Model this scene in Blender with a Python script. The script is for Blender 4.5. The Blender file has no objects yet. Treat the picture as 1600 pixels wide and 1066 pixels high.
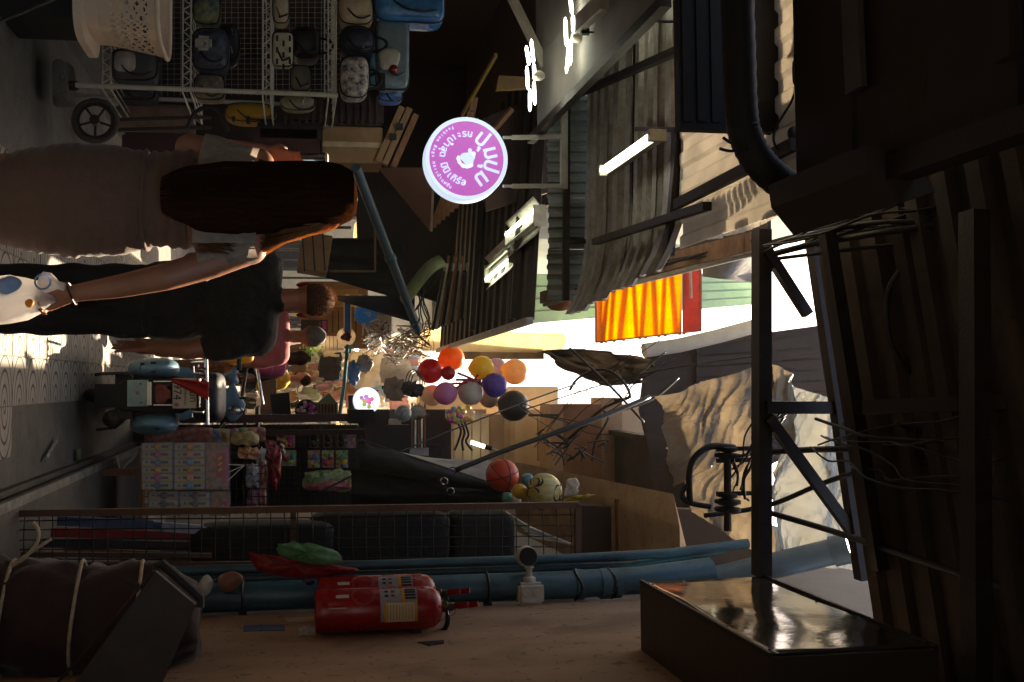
import bpy, bmesh, math, random
from mathutils import Vector, Matrix, noise, Quaternion
random.seed(7)
V = Vector
PI = math.pi
SC = bpy.context.scene
C = SC.collection

# ---------------------------------------------------------------- camera, sky, sun, exposure
F = 1500.0                                   # focal length in pixels of the 1600 px long side
CAM = V((0, 0, 1.55))
pit, yaw = math.radians(8.0), math.radians(2.48)
FWD = V((-math.sin(yaw) * math.cos(pit), math.cos(yaw) * math.cos(pit), math.sin(pit)))
LEFT = V((-math.cos(yaw), -math.sin(yaw), 0))
UP = FWD.cross(LEFT) * -1
if UP.z < 0: UP = -UP
cd = bpy.data.cameras.new('camera'); cam = bpy.data.objects.new('camera', cd); C.objects.link(cam)
cd.sensor_fit = 'HORIZONTAL'; cd.sensor_width = 36; cd.lens = 36 * F / 1600
cd.shift_x = 129 / 1600; cd.clip_start = .05; cd.clip_end = 500
m = Matrix((UP, LEFT, -FWD)).transposed().to_4x4(); m.translation = CAM
cam.matrix_world = m                          # the photograph lies on its side: picture right is up
SC.camera = cam
SUN_EL, SUN_AZ = math.radians(50), math.radians(9.0)      # ahead down the alley, a little to the right
w = bpy.data.worlds.new("World"); SC.world = w; w.use_nodes = True
nt = w.node_tree; nt.nodes.clear()
sky = nt.nodes.new('ShaderNodeTexSky'); sky.sky_type = 'NISHITA'; sky.sun_disc = False
sky.sun_elevation = SUN_EL; sky.sun_rotation = SUN_AZ; sky.dust_density = 4.0; sky.ozone_density = .6
bg = nt.nodes.new('ShaderNodeBackground'); bg.inputs['Strength'].default_value = .10
wo = nt.nodes.new('ShaderNodeOutputWorld')
nt.links.new(sky.outputs[0], bg.inputs[0]); nt.links.new(bg.outputs[0], wo.inputs[0])
sl = bpy.data.lights.new('sun', 'SUN'); sl.energy = 5.0; sl.angle = math.radians(.5); sl.color = (1, .88, .70)
sun = bpy.data.objects.new('sun', sl); C.objects.link(sun)
sd = V((math.sin(SUN_AZ) * math.cos(SUN_EL), math.cos(SUN_AZ) * math.cos(SUN_EL), math.sin(SUN_EL)))
sun.rotation_euler = sd.to_track_quat('Z', 'Y').to_euler(); sun.location = (0, 20, 24)
SC.view_settings.view_transform = 'Standard'; SC.view_settings.look = 'None'
SC.view_settings.gamma = 1; SC.view_settings.use_curve_mapping = False
SC.view_settings.exposure = 1.95
SC.view_settings.use_white_balance = True; SC.view_settings.white_balance_temperature = 7500; SC.view_settings.white_balance_tint = 12
SC.cycles.max_bounces = 8; SC.cycles.diffuse_bounces = 4; SC.cycles.glossy_bounces = 3
SC.cycles.transparent_max_bounces = 12; SC.cycles.caustics_reflective = False; SC.cycles.caustics_refractive = False

def ray(px, py):
    return FWD + UP * ((px - 671) / F) + LEFT * ((533 - py) / F)
def P(px, py, Y):
    d = ray(px, py); return CAM + d * (Y / d.y)
def PX(px, py, X):
    d = ray(px, py); return CAM + d * (X / d.x)
def PZ(px, py, Z):
    d = ray(px, py); return CAM + d * ((Z - CAM.z) / d.z)

# ---------------------------------------------------------------- mesh helpers
class MB:
    def __init__(s): s.b = bmesh.new()
    def face(s, vs):
        try: return s.b.faces.new(vs)
        except ValueError: return None
    def quad(s, *pts):
        return s.face([s.b.verts.new(p) for p in pts])
    def box(s, c, size, rot=None):
        c = V(c); hx, hy, hz = [q / 2 for q in size]
        R = rot if rot is not None else Matrix.Identity(3)
        vs = [s.b.verts.new(c + R @ V((x * hx, y * hy, z * hz))) for x in (-1, 1) for y in (-1, 1) for z in (-1, 1)]
        for f in ((0, 1, 3, 2), (4, 6, 7, 5), (0, 4, 5, 1), (2, 3, 7, 6), (0, 2, 6, 4), (1, 5, 7, 3)):
            s.face([vs[i] for i in f])
        return s
    def beam(s, a, b, w, h=None, up=V((0, 0, 1))):
        a, b = V(a), V(b); h = h or w; z = (b - a).normalized()
        x = z.cross(up)
        if x.length < 1e-3: x = z.cross(V((0, 1, 0)))
        x.normalize(); y = x.cross(z)
        R = Matrix((x, y, z)).transposed()
        return s.box((a + b) / 2, (w, h, (b - a).length), R)
    def loft(s, rings, cap=True, closed=False):
        R = [[s.b.verts.new(p) for p in r] for r in rings]; n = len(R[0])
        for a, b in zip(R, R[1:]):
            for i in range(n): s.face((a[i], a[(i + 1) % n], b[(i + 1) % n], b[i]))
        if closed:
            a, b = R[-1], R[0]
            for i in range(n): s.face((a[i], a[(i + 1) % n], b[(i + 1) % n], b[i]))
        elif cap:
            s.face(R[0][::-1]); s.face(R[-1])
        return s
    def tube(s, pts, r, n=8, cap=True, closed=False, flat=1.0):
        pts = [V(p) for p in pts]; N = len(pts)
        rs = r if isinstance(r, (list, tuple)) else [r] * N
        rings = []; prev = None
        for i, p in enumerate(pts):
            if closed: t = pts[(i + 1) % N] - pts[i - 1]
            else: t = pts[min(i + 1, N - 1)] - pts[max(i - 1, 0)]
            if t.length < 1e-9: t = V((0, 0, 1))
            t.normalize()
            if prev is None:
                x = t.cross(V((0, 0, 1)))
                if x.length < .05: x = t.cross(V((0, 1, 0)))
            else: x = prev - t * prev.dot(t)
            x.normalize(); prev = x; y = t.cross(x)
            rings.append([p + (x * math.cos(k * 2 * PI / n) + y * math.sin(k * 2 * PI / n) * flat) * rs[i] for k in range(n)])
        return s.loft(rings, cap, closed)
    def lathe(s, prof, base, axis=V((0, 0, 1)), n=20, cap=True):
        base = V(base); axis = V(axis).normalized()
        x = axis.cross(V((0, 1, 0)))
        if x.length < .05: x = axis.cross(V((1, 0, 0)))
        x.normalize(); y = axis.cross(x)
        return s.loft([[base + axis * h + (x * math.cos(k * 2 * PI / n) + y * math.sin(k * 2 * PI / n)) * max(r, 1e-4)
                        for k in range(n)] for r, h in prof], cap)
    def ell(s, c, rad, e=1.0, nu=16, nv=10, R=None, jit=0, sc=6, seed=0):
        c = V(c); R = R or Matrix.Identity(3)
        def sp(v, q): return math.copysign(abs(v) ** q, v)
        rings = []
        for j in range(nv + 1):
            ph = -PI / 2 + PI * (j + .001 if j == 0 else (j - .001 if j == nv else j)) / nv
            ring = []
            for i in range(nu):
                th = 2 * PI * i / nu
                q = V((rad[0] * sp(math.cos(ph), e) * sp(math.cos(th), e), rad[1] * sp(math.cos(ph), e) * sp(math.sin(th), e), rad[2] * sp(math.sin(ph), e)))
                if jit: q *= 1 + jit * noise.noise(q * sc + V((seed, seed * 2, 0)))
                ring.append(c + R @ q)
            rings.append(ring)
        return s.loft(rings)
    def prism(s, pts, d):
        """outline (3D, planar) pushed along vector d"""
        d = V(d); a = [V(p) for p in pts]
        return s.loft([a, [p + d for p in a]])
    def sheet(s, fn, nu, nv, thick=.004):
        """curved sheet fn(u,v) with real thickness"""
        g = [[V(fn(i / nu, j / nv)) for j in range(nv + 1)] for i in range(nu + 1)]
        def nrm(i, j):
            a = g[min(i + 1, nu)][j] - g[max(i - 1, 0)][j]; b = g[i][min(j + 1, nv)] - g[i][max(j - 1, 0)]
            q = a.cross(b); return q.normalized() if q.length > 1e-12 else V((0, 0, 1))
        A = [[s.b.verts.new(g[i][j]) for j in range(nv + 1)] for i in range(nu + 1)]
        B = [[s.b.verts.new(g[i][j] - nrm(i, j) * thick) for j in range(nv + 1)] for i in range(nu + 1)]
        for i in range(nu):
            for j in range(nv):
                s.face((A[i][j], A[i + 1][j], A[i + 1][j + 1], A[i][j + 1]))
                s.face((B[i][j], B[i][j + 1], B[i + 1][j + 1], B[i + 1][j]))
        for j in range(nv):
            s.face((A[0][j], A[0][j + 1], B[0][j + 1], B[0][j])); s.face((A[nu][j + 1], A[nu][j], B[nu][j], B[nu][j + 1]))
        for i in range(nu):
            s.face((A[i + 1][0], A[i][0], B[i][0], B[i + 1][0])); s.face((A[i][nv], A[i + 1][nv], B[i + 1][nv], B[i][nv]))
        return s
    def text(s, txt, M4, size=.1, ext=.001, cx=True, bold=0):
        cu = bpy.data.curves.new('t', 'FONT'); cu.body = txt; cu.size = size; cu.extrude = ext; cu.offset = bold * size
        cu.align_x = 'CENTER' if cx else 'LEFT'; cu.align_y = 'CENTER'; cu.resolution_u = 3
        ob = bpy.data.objects.new('t', cu); C.objects.link(ob)
        bpy.context.view_layer.update()
        me = bpy.data.meshes.new_from_object(ob.evaluated_get(bpy.context.evaluated_depsgraph_get()))
        me.transform(M4); s.b.from_mesh(me)
        bpy.data.meshes.remove(me); bpy.data.objects.remove(ob); bpy.data.curves.remove(cu)
        return s
    def build(s, name, mat, parent=None, smooth=False, recalc=True, **tags):
        if recalc: bmesh.ops.recalc_face_normals(s.b, faces=s.b.faces)
        me = bpy.data.meshes.new(name)
        off = ORG.get(parent.name, V((0, 0, 0))) if parent else None
        if parent is None:
            if s.b.verts:
                off = sum((v.co for v in s.b.verts), V((0, 0, 0))) / len(s.b.verts)
                off.z = min(v.co.z for v in s.b.verts)
            else: off = V((0, 0, 0))
        for v in s.b.verts: v.co -= off
        s.b.to_mesh(me); s.b.free()
        if smooth:
            for p in me.polygons: p.use_smooth = True
            if smooth is not True:
                me.set_sharp_from_angle(angle=math.radians(smooth))
        me.materials.append(mat)
        o = bpy.data.objects.new(name, me); C.objects.link(o)
        if parent: o.parent = parent
        else: o.location = off
        ORG[o.name] = off
        for k, v in tags.items(): o[k] = v
        return o
ORG = {}
def thing(name, label, cat, loc, group=None):
    o = bpy.data.objects.new(name, None); C.objects.link(o); o.location = V(loc); o.empty_display_size = .1
    o['label'] = label; o['category'] = cat
    if group: o['group'] = group
    ORG[o.name] = V(loc); return o
def tag(o, label, cat, group=None):
    o['label'] = label; o['category'] = cat
    if group: o['group'] = group
    return o
def copy_tree(o, loc, rz=None, label=None, parent=None):
    c = o.copy(); C.objects.link(c); ORG[c.name] = V(loc) if loc is not None else ORG[o.name]
    if parent: c.parent = parent
    else:
        c.location = loc
        if rz is not None: c.rotation_euler = (0, 0, rz)
        if label: c['label'] = label
    for k in [q for q in bpy.data.objects if q.parent == o]: copy_tree(k, None, parent=c)
    return c
def remeshed(mb, vox, smooth=4):
    """union of overlapping volumes as one continuous skin"""
    me = bpy.data.meshes.new('tmp'); bmesh.ops.recalc_face_normals(mb.b, faces=mb.b.faces); mb.b.to_mesh(me); mb.b.free()
    ob = bpy.data.objects.new('tmp', me); C.objects.link(ob)
    r = ob.modifiers.new('r', 'REMESH'); r.mode = 'VOXEL'; r.voxel_size = vox
    q = ob.modifiers.new('s', 'SMOOTH'); q.iterations = smooth; q.factor = .5
    bpy.context.view_layer.update()
    m2 = bpy.data.meshes.new_from_object(ob.evaluated_get(bpy.context.evaluated_depsgraph_get()))
    out = MB(); out.b.from_mesh(m2)
    bpy.data.objects.remove(ob); bpy.data.meshes.remove(me); bpy.data.meshes.remove(m2)
    return out
def cap(mb, a, b, r0, r1, n=12, flat=1.0):
    """tapered round-ended limb"""
    a, b = V(a), V(b); t = (b - a).normalized(); k = 5; pts = []; rs = []
    for i in range(k): q = PI / 2 * (1 - i / k); pts.append(a - t * r0 * math.sin(q)); rs.append(max(r0 * math.cos(q), .0008))
    pts += [a, b]; rs += [r0, r1]
    for i in range(1, k + 1): q = PI / 2 * i / k; pts.append(b + t * r1 * math.sin(q)); rs.append(max(r1 * math.cos(q), .0008))
    mb.tube(pts, rs, n, flat=flat)
def bez(p0, p1, p2, p3, n=12):
    p0, p1, p2, p3 = map(V, (p0, p1, p2, p3)); o = []
    for i in range(n + 1):
        t = i / n; o.append(p0 * (1 - t) ** 3 + p1 * 3 * t * (1 - t) ** 2 + p2 * 3 * t * t * (1 - t) + p3 * t ** 3)
    return o
def spl(pts, k=6):
    pts = [V(p) for p in pts]; o = []
    for i in range(len(pts) - 1):
        a, b = pts[i], pts[i + 1]; p = pts[max(i - 1, 0)]; q = pts[min(i + 2, len(pts) - 1)]
        for j in range(k):
            t = j / k
            o.append(.5 * ((2 * a) + (b - p) * t + (2 * p - 5 * a + 4 * b - q) * t * t + (3 * a - p - 3 * b + q) * t ** 3))
    o.append(pts[-1]); return o

# ---------------------------------------------------------------- materials
def lin(h):
    if isinstance(h, str):
        h = h.lstrip('#'); h = [int(h[i:i + 2], 16) / 255 for i in (0, 2, 4)]
    return tuple(((q + .055) / 1.055) ** 2.4 if q > .04045 else q / 12.92 for q in h)
MATS = {}
def mat(name, col, rough=.6, metal=0, var=.25, scale=6.0, bump=.1, col2=None, stretch=(1, 1, 1), spec=.5, det=6, trans=0, sheen=0, dirt=0):
    if name in MATS: return MATS[name]
    m = bpy.data.materials.new(name); m.use_nodes = True; n = m.node_tree.nodes; L = m.node_tree.links
    b = n['Principled BSDF']; col = lin(col)
    tc = n.new('ShaderNodeTexCoord'); mp = n.new('ShaderNodeMapping'); mp.inputs['Scale'].default_value = stretch
    L.new(tc.outputs['Object'], mp.inputs[0])
    nz = n.new('ShaderNodeTexNoise'); nz.inputs['Scale'].default_value = scale; nz.inputs['Detail'].default_value = det; nz.inputs['Roughness'].default_value = .62
    L.new(mp.outputs[0], nz.inputs['Vector'])
    rp = n.new('ShaderNodeValToRGB'); rp.color_ramp.elements[0].position = .32; rp.color_ramp.elements[1].position = .68
    c2 = lin(col2) if col2 else tuple(min(1, q * (1 + var)) for q in col)
    c1 = tuple(q * (1 - var) for q in col) if not col2 else col
    rp.color_ramp.elements[0].color = (*c1, 1); rp.color_ramp.elements[1].color = (*c2, 1)
    L.new(nz.outputs[0], rp.inputs[0]); colout = rp.outputs[0]
    if dirt:                                      # stains and specks with shapes of their own
        for sc_k, lo, hi, amt in ((scale * .7, .52, .66, dirt), (scale * 9, .60, .66, dirt * 1.1)):
            dn = n.new('ShaderNodeTexNoise'); dn.inputs['Scale'].default_value = sc_k; dn.inputs['Detail'].default_value = 9; dn.inputs['Distortion'].default_value = .8
            L.new(tc.outputs['Object'], dn.inputs['Vector']); dm = n.new('ShaderNodeMapRange'); dm.inputs['From Min'].default_value = lo; dm.inputs['From Max'].default_value = hi; dm.inputs['To Max'].default_value = min(.9, amt)
            L.new(dn.outputs[0], dm.inputs[0]); dx = n.new('ShaderNodeMix'); dx.data_type = 'RGBA'; L.new(dm.outputs[0], dx.inputs[0]); L.new(colout, dx.inputs[6])
            dx.inputs[7].default_value = (col[0] * .28, col[1] * .25, col[2] * .22, 1); colout = dx.outputs[2]
    L.new(colout, b.inputs['Base Color'])
    mr = n.new('ShaderNodeMapRange'); mr.inputs['To Min'].default_value = max(.02, rough - .12); mr.inputs['To Max'].default_value = min(1, rough + .12)
    L.new(nz.outputs[0], mr.inputs[0]); L.new(mr.outputs[0], b.inputs['Roughness'])
    b.inputs['Metallic'].default_value = metal; b.inputs['Specular IOR Level'].default_value = spec
    if sheen: b.inputs['Sheen Weight'].default_value = sheen; b.inputs['Sheen Roughness'].default_value = .4
    if bump:
        bp = n.new('ShaderNodeBump'); bp.inputs['Strength'].default_value = bump; bp.inputs['Distance'].default_value = .02
        nz2 = n.new('ShaderNodeTexNoise'); nz2.inputs['Scale'].default_value = scale * 4; nz2.inputs['Detail'].default_value = 5
        L.new(mp.outputs[0], nz2.inputs['Vector']); L.new(nz2.outputs[0], bp.inputs['Height']); L.new(bp.outputs[0], b.inputs['Normal'])
    if trans:
        t = n.new('ShaderNodeBsdfTranslucent'); L.new(rp.outputs[0], t.inputs[0]); mx = n.new('ShaderNodeMixShader'); mx.inputs[0].default_value = trans
        L.new(b.outputs[0], mx.inputs[1]); L.new(t.outputs[0], mx.inputs[2]); L.new(mx.outputs[0], n['Material Output'].inputs[0])
    MATS[name] = m; return m
def emit(name, col, st):
    if name in MATS: return MATS[name]
    m = bpy.data.materials.new(name); m.use_nodes = True; n = m.node_tree.nodes
    b = n['Principled BSDF']; b.inputs['Base Color'].default_value = (*lin(col), 1)
    b.inputs['Emission Color'].default_value = (*lin(col), 1); b.inputs['Emission Strength'].default_value = st; b.inputs['Roughness'].default_value = .35
    MATS[name] = m; return m
def film(name, col, alpha, rough=.12, bump=.6, scale=14, trl=0):
    """thin crinkled plastic: clear, glossy, a little milky"""
    if name in MATS: return MATS[name]
    m = bpy.data.materials.new(name); m.use_nodes = True; n = m.node_tree.nodes; L = m.node_tree.links
    b = n['Principled BSDF']; b.inputs['Base Color'].default_value = (*lin(col), 1); b.inputs['Roughness'].default_value = rough
    tc = n.new('ShaderNodeTexCoord'); nz = n.new('ShaderNodeTexNoise'); nz.inputs['Scale'].default_value = scale; nz.inputs['Detail'].default_value = 4; nz.inputs['Distortion'].default_value = 1.2
    L.new(tc.outputs['Object'], nz.inputs['Vector']); bp = n.new('ShaderNodeBump'); bp.inputs['Strength'].default_value = bump; bp.inputs['Distance'].default_value = .03
    L.new(nz.outputs[0], bp.inputs['Height']); L.new(bp.outputs[0], b.inputs['Normal'])
    src = b.outputs[0]
    if trl:
        t = n.new('ShaderNodeBsdfTranslucent'); t.inputs[0].default_value = (*lin(col), 1); mt = n.new('ShaderNodeMixShader'); mt.inputs[0].default_value = trl
        L.new(b.outputs[0], mt.inputs[1]); L.new(t.outputs[0], mt.inputs[2]); src = mt.outputs[0]
    tr = n.new('ShaderNodeBsdfTransparent'); mx = n.new('ShaderNodeMixShader'); mx.inputs[0].default_value = alpha
    L.new(tr.outputs[0], mx.inputs[1]); L.new(src, mx.inputs[2]); L.new(mx.outputs[0], n['Material Output'].inputs[0])
    MATS[name] = m; return m
def tile_mat(name, flip):
    """fan paving: nested pointed arcs pressed into each tile"""
    m = mat(name, '#9b9388', .75, var=.16, scale=5, bump=.12); n = m.node_tree.nodes; L = m.node_tree.links; b = n['Principled BSDF']
    def mth(op, a, c=None):
        q = n.new('ShaderNodeMath'); q.operation = op
        for i, v in enumerate((a, c)):
            if v is None: continue
            if isinstance(v, (int, float)): q.inputs[i].default_value = v
            else: L.new(v, q.inputs[i])
        return q.outputs[0]
    tc = [q for q in n if q.type == 'TEX_COORD'][0]; sx = n.new('ShaderNodeSeparateXYZ'); L.new(tc.outputs['Object'], sx.inputs[0])
    u = mth('MULTIPLY', sx.outputs[0], (-1 if flip else 1) / .28); v = mth('MULTIPLY', sx.outputs[1], 2 / .28)
    a = mth('SUBTRACT', .5, u)
    r = mth('SQRT', mth('ADD', mth('MULTIPLY', a, a), mth('MULTIPLY', v, v)))
    q = mth('ABSOLUTE', mth('SUBTRACT', mth('FRACT', mth('ADD', mth('MULTIPLY', r, 3.4), .1)), .5))
    ln = n.new('ShaderNodeMapRange'); ln.inputs['From Min'].default_value = .05; ln.inputs['From Max'].default_value = .15; L.new(q, ln.inputs[0])
    src = b.inputs['Base Color'].links[0].from_socket
    mx = n.new('ShaderNodeMix'); mx.data_type = 'RGBA'; mx.inputs[6].default_value = (.035, .032, .028, 1)
    L.new(ln.outputs[0], mx.inputs[0]); L.new(src, mx.inputs[7]); L.new(mx.outputs[2], b.inputs['Base Color'])
    bp = [k for k in n if k.type == 'BUMP'][0]
    b2 = n.new('ShaderNodeBump'); b2.inputs['Strength'].default_value = .6; b2.inputs['Distance'].default_value = .006
    L.new(ln.outputs[0], b2.inputs['Height']); L.new(bp.outputs[0], b2.inputs['Normal']); L.new(b2.outputs[0], b.inputs['Normal'])
    return m

m_conc = mat('concrete', '#5f5b54', .8, var=.3, scale=3, bump=.25, dirt=.5)
m_asph = mat('asphalt', '#3d3b38', .85, var=.35, scale=9, bump=.35)
m_step = mat('step_concrete', '#55504a', .8, var=.3, scale=4, bump=.2, dirt=.5)
m_nose = mat('worn_white_paint', '#8b867c', .7, var=.3, scale=9, bump=.2, col2='#5e5950')
m_plast = mat('beige_plaster', '#a98769', .85, var=.2, scale=2.2, bump=.2, col2='#8a6a50', stretch=(1, 1, .35), dirt=.55)
m_brownw = mat('brown_boards', '#33201a', .75, var=.35, scale=4, bump=.2, stretch=(6, 6, .6), dirt=.3)
m_darkw = mat('dark_brown_paint', '#2a1d16', .7, var=.3, scale=5, bump=.1)
m_black = mat('black_paint', '#090807', .7, var=.3, scale=10, bump=.05)
m_steel = mat('dark_steel', '#1b1816', .5, metal=.3, var=.4, scale=18, bump=.1, col2='#33241a')
m_white = mat('white_paint', '#c2bdb0', .45, var=.1, scale=9, bump=.05, col2='#a39c8c')
m_galv = mat('galvanised_sheet', '#aca69b', .45, metal=.3, var=.2, scale=16, bump=.25, col2='#8c8578', dirt=.2)
m_rust = mat('weathered_roof_sheet', '#4a3a2a', .75, metal=.1, var=.4, scale=2.4, bump=.15, col2='#21180f', det=8, dirt=.5)
m_greens = mat('pale_green_sheet', '#8c9184', .6, var=.25, scale=4, bump=.1, col2='#6b6a5d')
m_cream = mat('cream_sheet', '#d0cabf', .6, var=.15, scale=5, bump=.08, trans=.4)
m_pvcb = mat('blue_pvc', '#38606e', .42, var=.25, scale=5, bump=.06, col2='#2a4752', dirt=.5)
m_red = mat('red_enamel', '#9c0f12', .28, var=.15, scale=8, bump=.03, col2='#7c0a0d')
m_card = mat('cardboard', '#8b6a48', .85, var=.2, scale=6, bump=.12)
m_wood = mat('wood', '#7a5233', .7, var=.35, scale=5, bump=.2, stretch=(1, 1, 8))
m_skin = mat('skin', '#99674f', .5, var=.12, scale=7, bump=.05, trans=.04)
m_rubber = mat('rubber', '#111111', .7, var=.3, scale=20, bump=.2)
m_chrome = mat('chrome', '#c8c8c8', .15, metal=1, var=.1, scale=20, bump=.02)
m_clear = film('clear_film', '#ffffff', .09, rough=.08)
m_cab = mat('cable_black', '#0a0a0a', .5, var=.3, scale=30, bump=0)

# ---------------------------------------------------------------- setting: ground
def struct(o, kind='structure'): o['kind'] = kind; return o
mb = MB(); mb.box((0, 20, -.07), (400, 400, .02)); struct(mb.build('ground', m_asph))
mb = MB(); mb.box((-.82, 16, -.032), (2.8, 34, .052)); pav = struct(mb.build('pavement', m_conc))
tm, tmf = tile_mat('fan_tile', False), tile_mat('fan_tile_mirrored', True)
def tile_mesh(mt):
    b = MB(); S = .277 / 2
    b.loft([[V((-S, -S, -.02)), V((S, -S, -.02)), V((S, S, -.02)), V((-S, S, -.02))],
            [V((-S, -S, .012)), V((S, -S, .012)), V((S, S, .012)), V((-S, S, .012))],
            [V((-S + .004, -S + .004, .015)), V((S - .004, -S + .004, .015)), V((S - .004, S - .004, .015)), V((-S + .004, S - .004, .015))]])
    o = b.build('tile', mt, pav); me = o.data; off = ORG[pav.name]
    for v in me.vertices: v.co += off
    return o
t0, t1 = tile_mesh(tm), tile_mesh(tmf); used = [False, False]
def put_tile(k, x, y):
    s = (t0, t1)[k]
    o = s if not used[k] else s.copy()
    if used[k]: C.objects.link(o)
    used[k] = True
    o.parent = pav
    o.location = V((x, y, -.012 + random.uniform(-.0012, .0012))) - ORG[pav.name]
    o.rotation_euler = (random.uniform(-.004, .004), random.uniform(-.004, .004), 0)
for j in range(36):
    for i in range(5):
        put_tile(0, -1.14 + i * .28, 4.33 + j * .28)
    if j < 5: put_tile(1, .26, 4.33 + j * .28)
# raised step in front of the right-hand shops
mb = MB(); mb.box((2.30, 13, .042), (3.40, 22, .20)); step = struct(mb.build('step', m_step))
mb = MB()
for k in range(9): mb.box((.605, 3.2 + k * 2.2, .128), (.05, 2.19, .032))
mb.build('nosing', m_nose, step)
mb = MB()
mb.box((.575, 12, .02), (.035, 20, .05)); mb.build('gutter_lip', m_step, step)
# unseen roof and side wall added behind the viewer to cut ambient fill
mb = MB(); mb.box((-1.6, -3.4, 3.9), (6.2, 9.0, .06)); struct(mb.build('fill_block_roof', m_rust))
mb = MB(); mb.box((-4.3, -3.0, 1.9), (.2, 8.4, 3.9)); struct(mb.build('rear_wall', m_darkw))  # unseen wall, added to block fill from behind
# left drain channel and joint
mb = MB(); mb.beam(P(20, 5, 5.1) * V((1, 1, 0)) if False else V((-2.35, 4.4, -.054)), V((-2.35, 8.4, -.054)), .14, .01); struct(mb.build('drain', m_step))
# ---------------------------------------------------------------- walls and roofs
def corrug(mb, A, B, D, n, amp, thick=.003, prof='box', bend=None):
    """sheet from A: ribs run A->B, profile steps A->D"""
    A, B, D = V(A), V(B), V(D); a, d = B - A, D - A; nn = a.cross(d).normalized()
    if nn.z < 0: nn = -nn
    K = ((0, 0), (.40, 0), (.52, 1), (.88, 1)) if prof == 'box' else tuple((k / 6, .5 - .5 * math.cos(k / 6 * 2 * PI)) for k in range(6))
    vs = [(i + t, h) for i in range(n) for t, h in K] + [(n, K[0][1])]
    bend = bend or [(0, 0), (1, 0)]
    for (t0, z0), (t1, z1) in zip(bend, bend[1:]):
        for (p, h), (q, g) in zip(vs, vs[1:]):
            f = lambda s, z, r, hh: A + a * s + d * (r / n) + nn * (hh * amp) + V((0, 0, z))
            w = [f(t0, z0, p, h), f(t1, z1, p, h), f(t1, z1, q, g), f(t0, z0, q, g)]
            mb.quad(*w); mb.quad(*[x + nn * thick for x in w][::-1])
    return mb
# near wall on the right, with extinguishers on it
WX = 1.15
wall = thing('wall', 'beige plastered side wall carrying the fire extinguishers and metal box', 'wall', (WX, 3.5, 0))
mb = MB(); mb.box((WX + .1, 3.15, 2.1), (.2, 3.5, 4.2)); mb.build('plaster', m_plast, wall)
mb = MB(); mb.box((WX - .006, 2.2, 2.9), (.012, .9, 2.6)); mb.build('board', m_brownw, wall)
# right building beyond: brown fascia, upper storey that closes off the light
rb = thing('building', 'brown upper storey above the right hand toy shop', 'building', (1.9, 9, 0))
mb = MB(); mb.box((2.6, 9.4, 3.2), (2.2, 9.2, 6.5)); mb.build('wall', m_darkw, rb)
mb = MB()
a, b = P(1012, 545, 6.6), P(1030, 760, 6.6)
mb.prism([P(1012, 545, 9.5), P(1300, 506, 9.5), P(1335, 660, 9.5), P(1060, 800, 9.5), P(1035, 790, 9.5), P(1000, 640, 9.5)], (0, .05, 0))
mb.build('fascia', m_brownw, rb)
for k in range(9):                              # upright boards on the fascia, each proud of it
    y = 548 + k * 17
    p, q = P(1088, y, 9.44), P(1284 + k * 3.2, y - 14, 9.44)
    mb = MB(); mb.beam(p, q, .10, .02, up=V((0, 1, 0))); mb.build('plank', m_brownw if k % 3 else m_darkw, rb)
# left building: mint painted upper storey and dark shop behind
lb = thing('building', 'mint green upper storey above the left hand awnings', 'building', (-1.2, 9, 0))
m_mint = mat('mint_paint', '#b5c4b4', .8, var=.12, scale=3, bump=.1, trans=.0)
mb = MB(); mb.box((-4.0, 11.2, 5.4), (4.9, 7.6, 3.2)); mb.build('upper_wall', m_mint, lb)
mb = MB(); mb.box((-4.0, 11.2, 3.77), (4.9, 7.6, .04)); mb.build('soffit', m_darkw, lb)
mb = MB(); mb.box((-4.2, 7.2, 1.8), (.2, 12, 4.0)); mb.build('back_wall', m_darkw, lb)
mb = MB(); mb.box((-3.4, 12.2, 1.8), (2.6, .2, 4.0)); mb.build('partition', m_darkw, lb)
# mint awning sheet hanging across the gap, lit from behind
m_mintt = mat('mint_awning_cloth', '#c6d8c6', .8, var=.1, scale=3, bump=.05, trans=.4, col2='#b4cbb6')
mb = MB()
def f(u, v):
    return P(826 + 350 * u, 428 + (506 - 30 * u - 428) * v, 11.6 + .15 * math.sin(u * 9))
mb.sheet(f, 24, 8, .006)
for k in range(1, 4):
    mb.tube([P(826 + 350 * i / 8, 428 + (506 - 30 * i / 8 - 428) * k / 4, 11.55) for i in range(9)], .012, 6)
tag(mb.build('awning', m_mintt), 'pale mint awning stretched across the gap behind the orange sheet', 'awning')
mb = MB()
m_greyt = mat('grey_tarp', '#8e8c88', .7, var=.2, scale=5, bump=.2, trans=.25)
mb.sheet(lambda u, v: P(1098 + 80 * u, 366 + 66 * v + 10 * u * v, 6.9 + .12 * math.sin(5 * u + 3 * v) + .5 * v), 14, 10, .004)
tag(mb.build('tarpaulin', m_greyt, smooth=True), 'grey tarpaulin folded beside the top of the orange sheet', 'tarpaulin')

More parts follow.
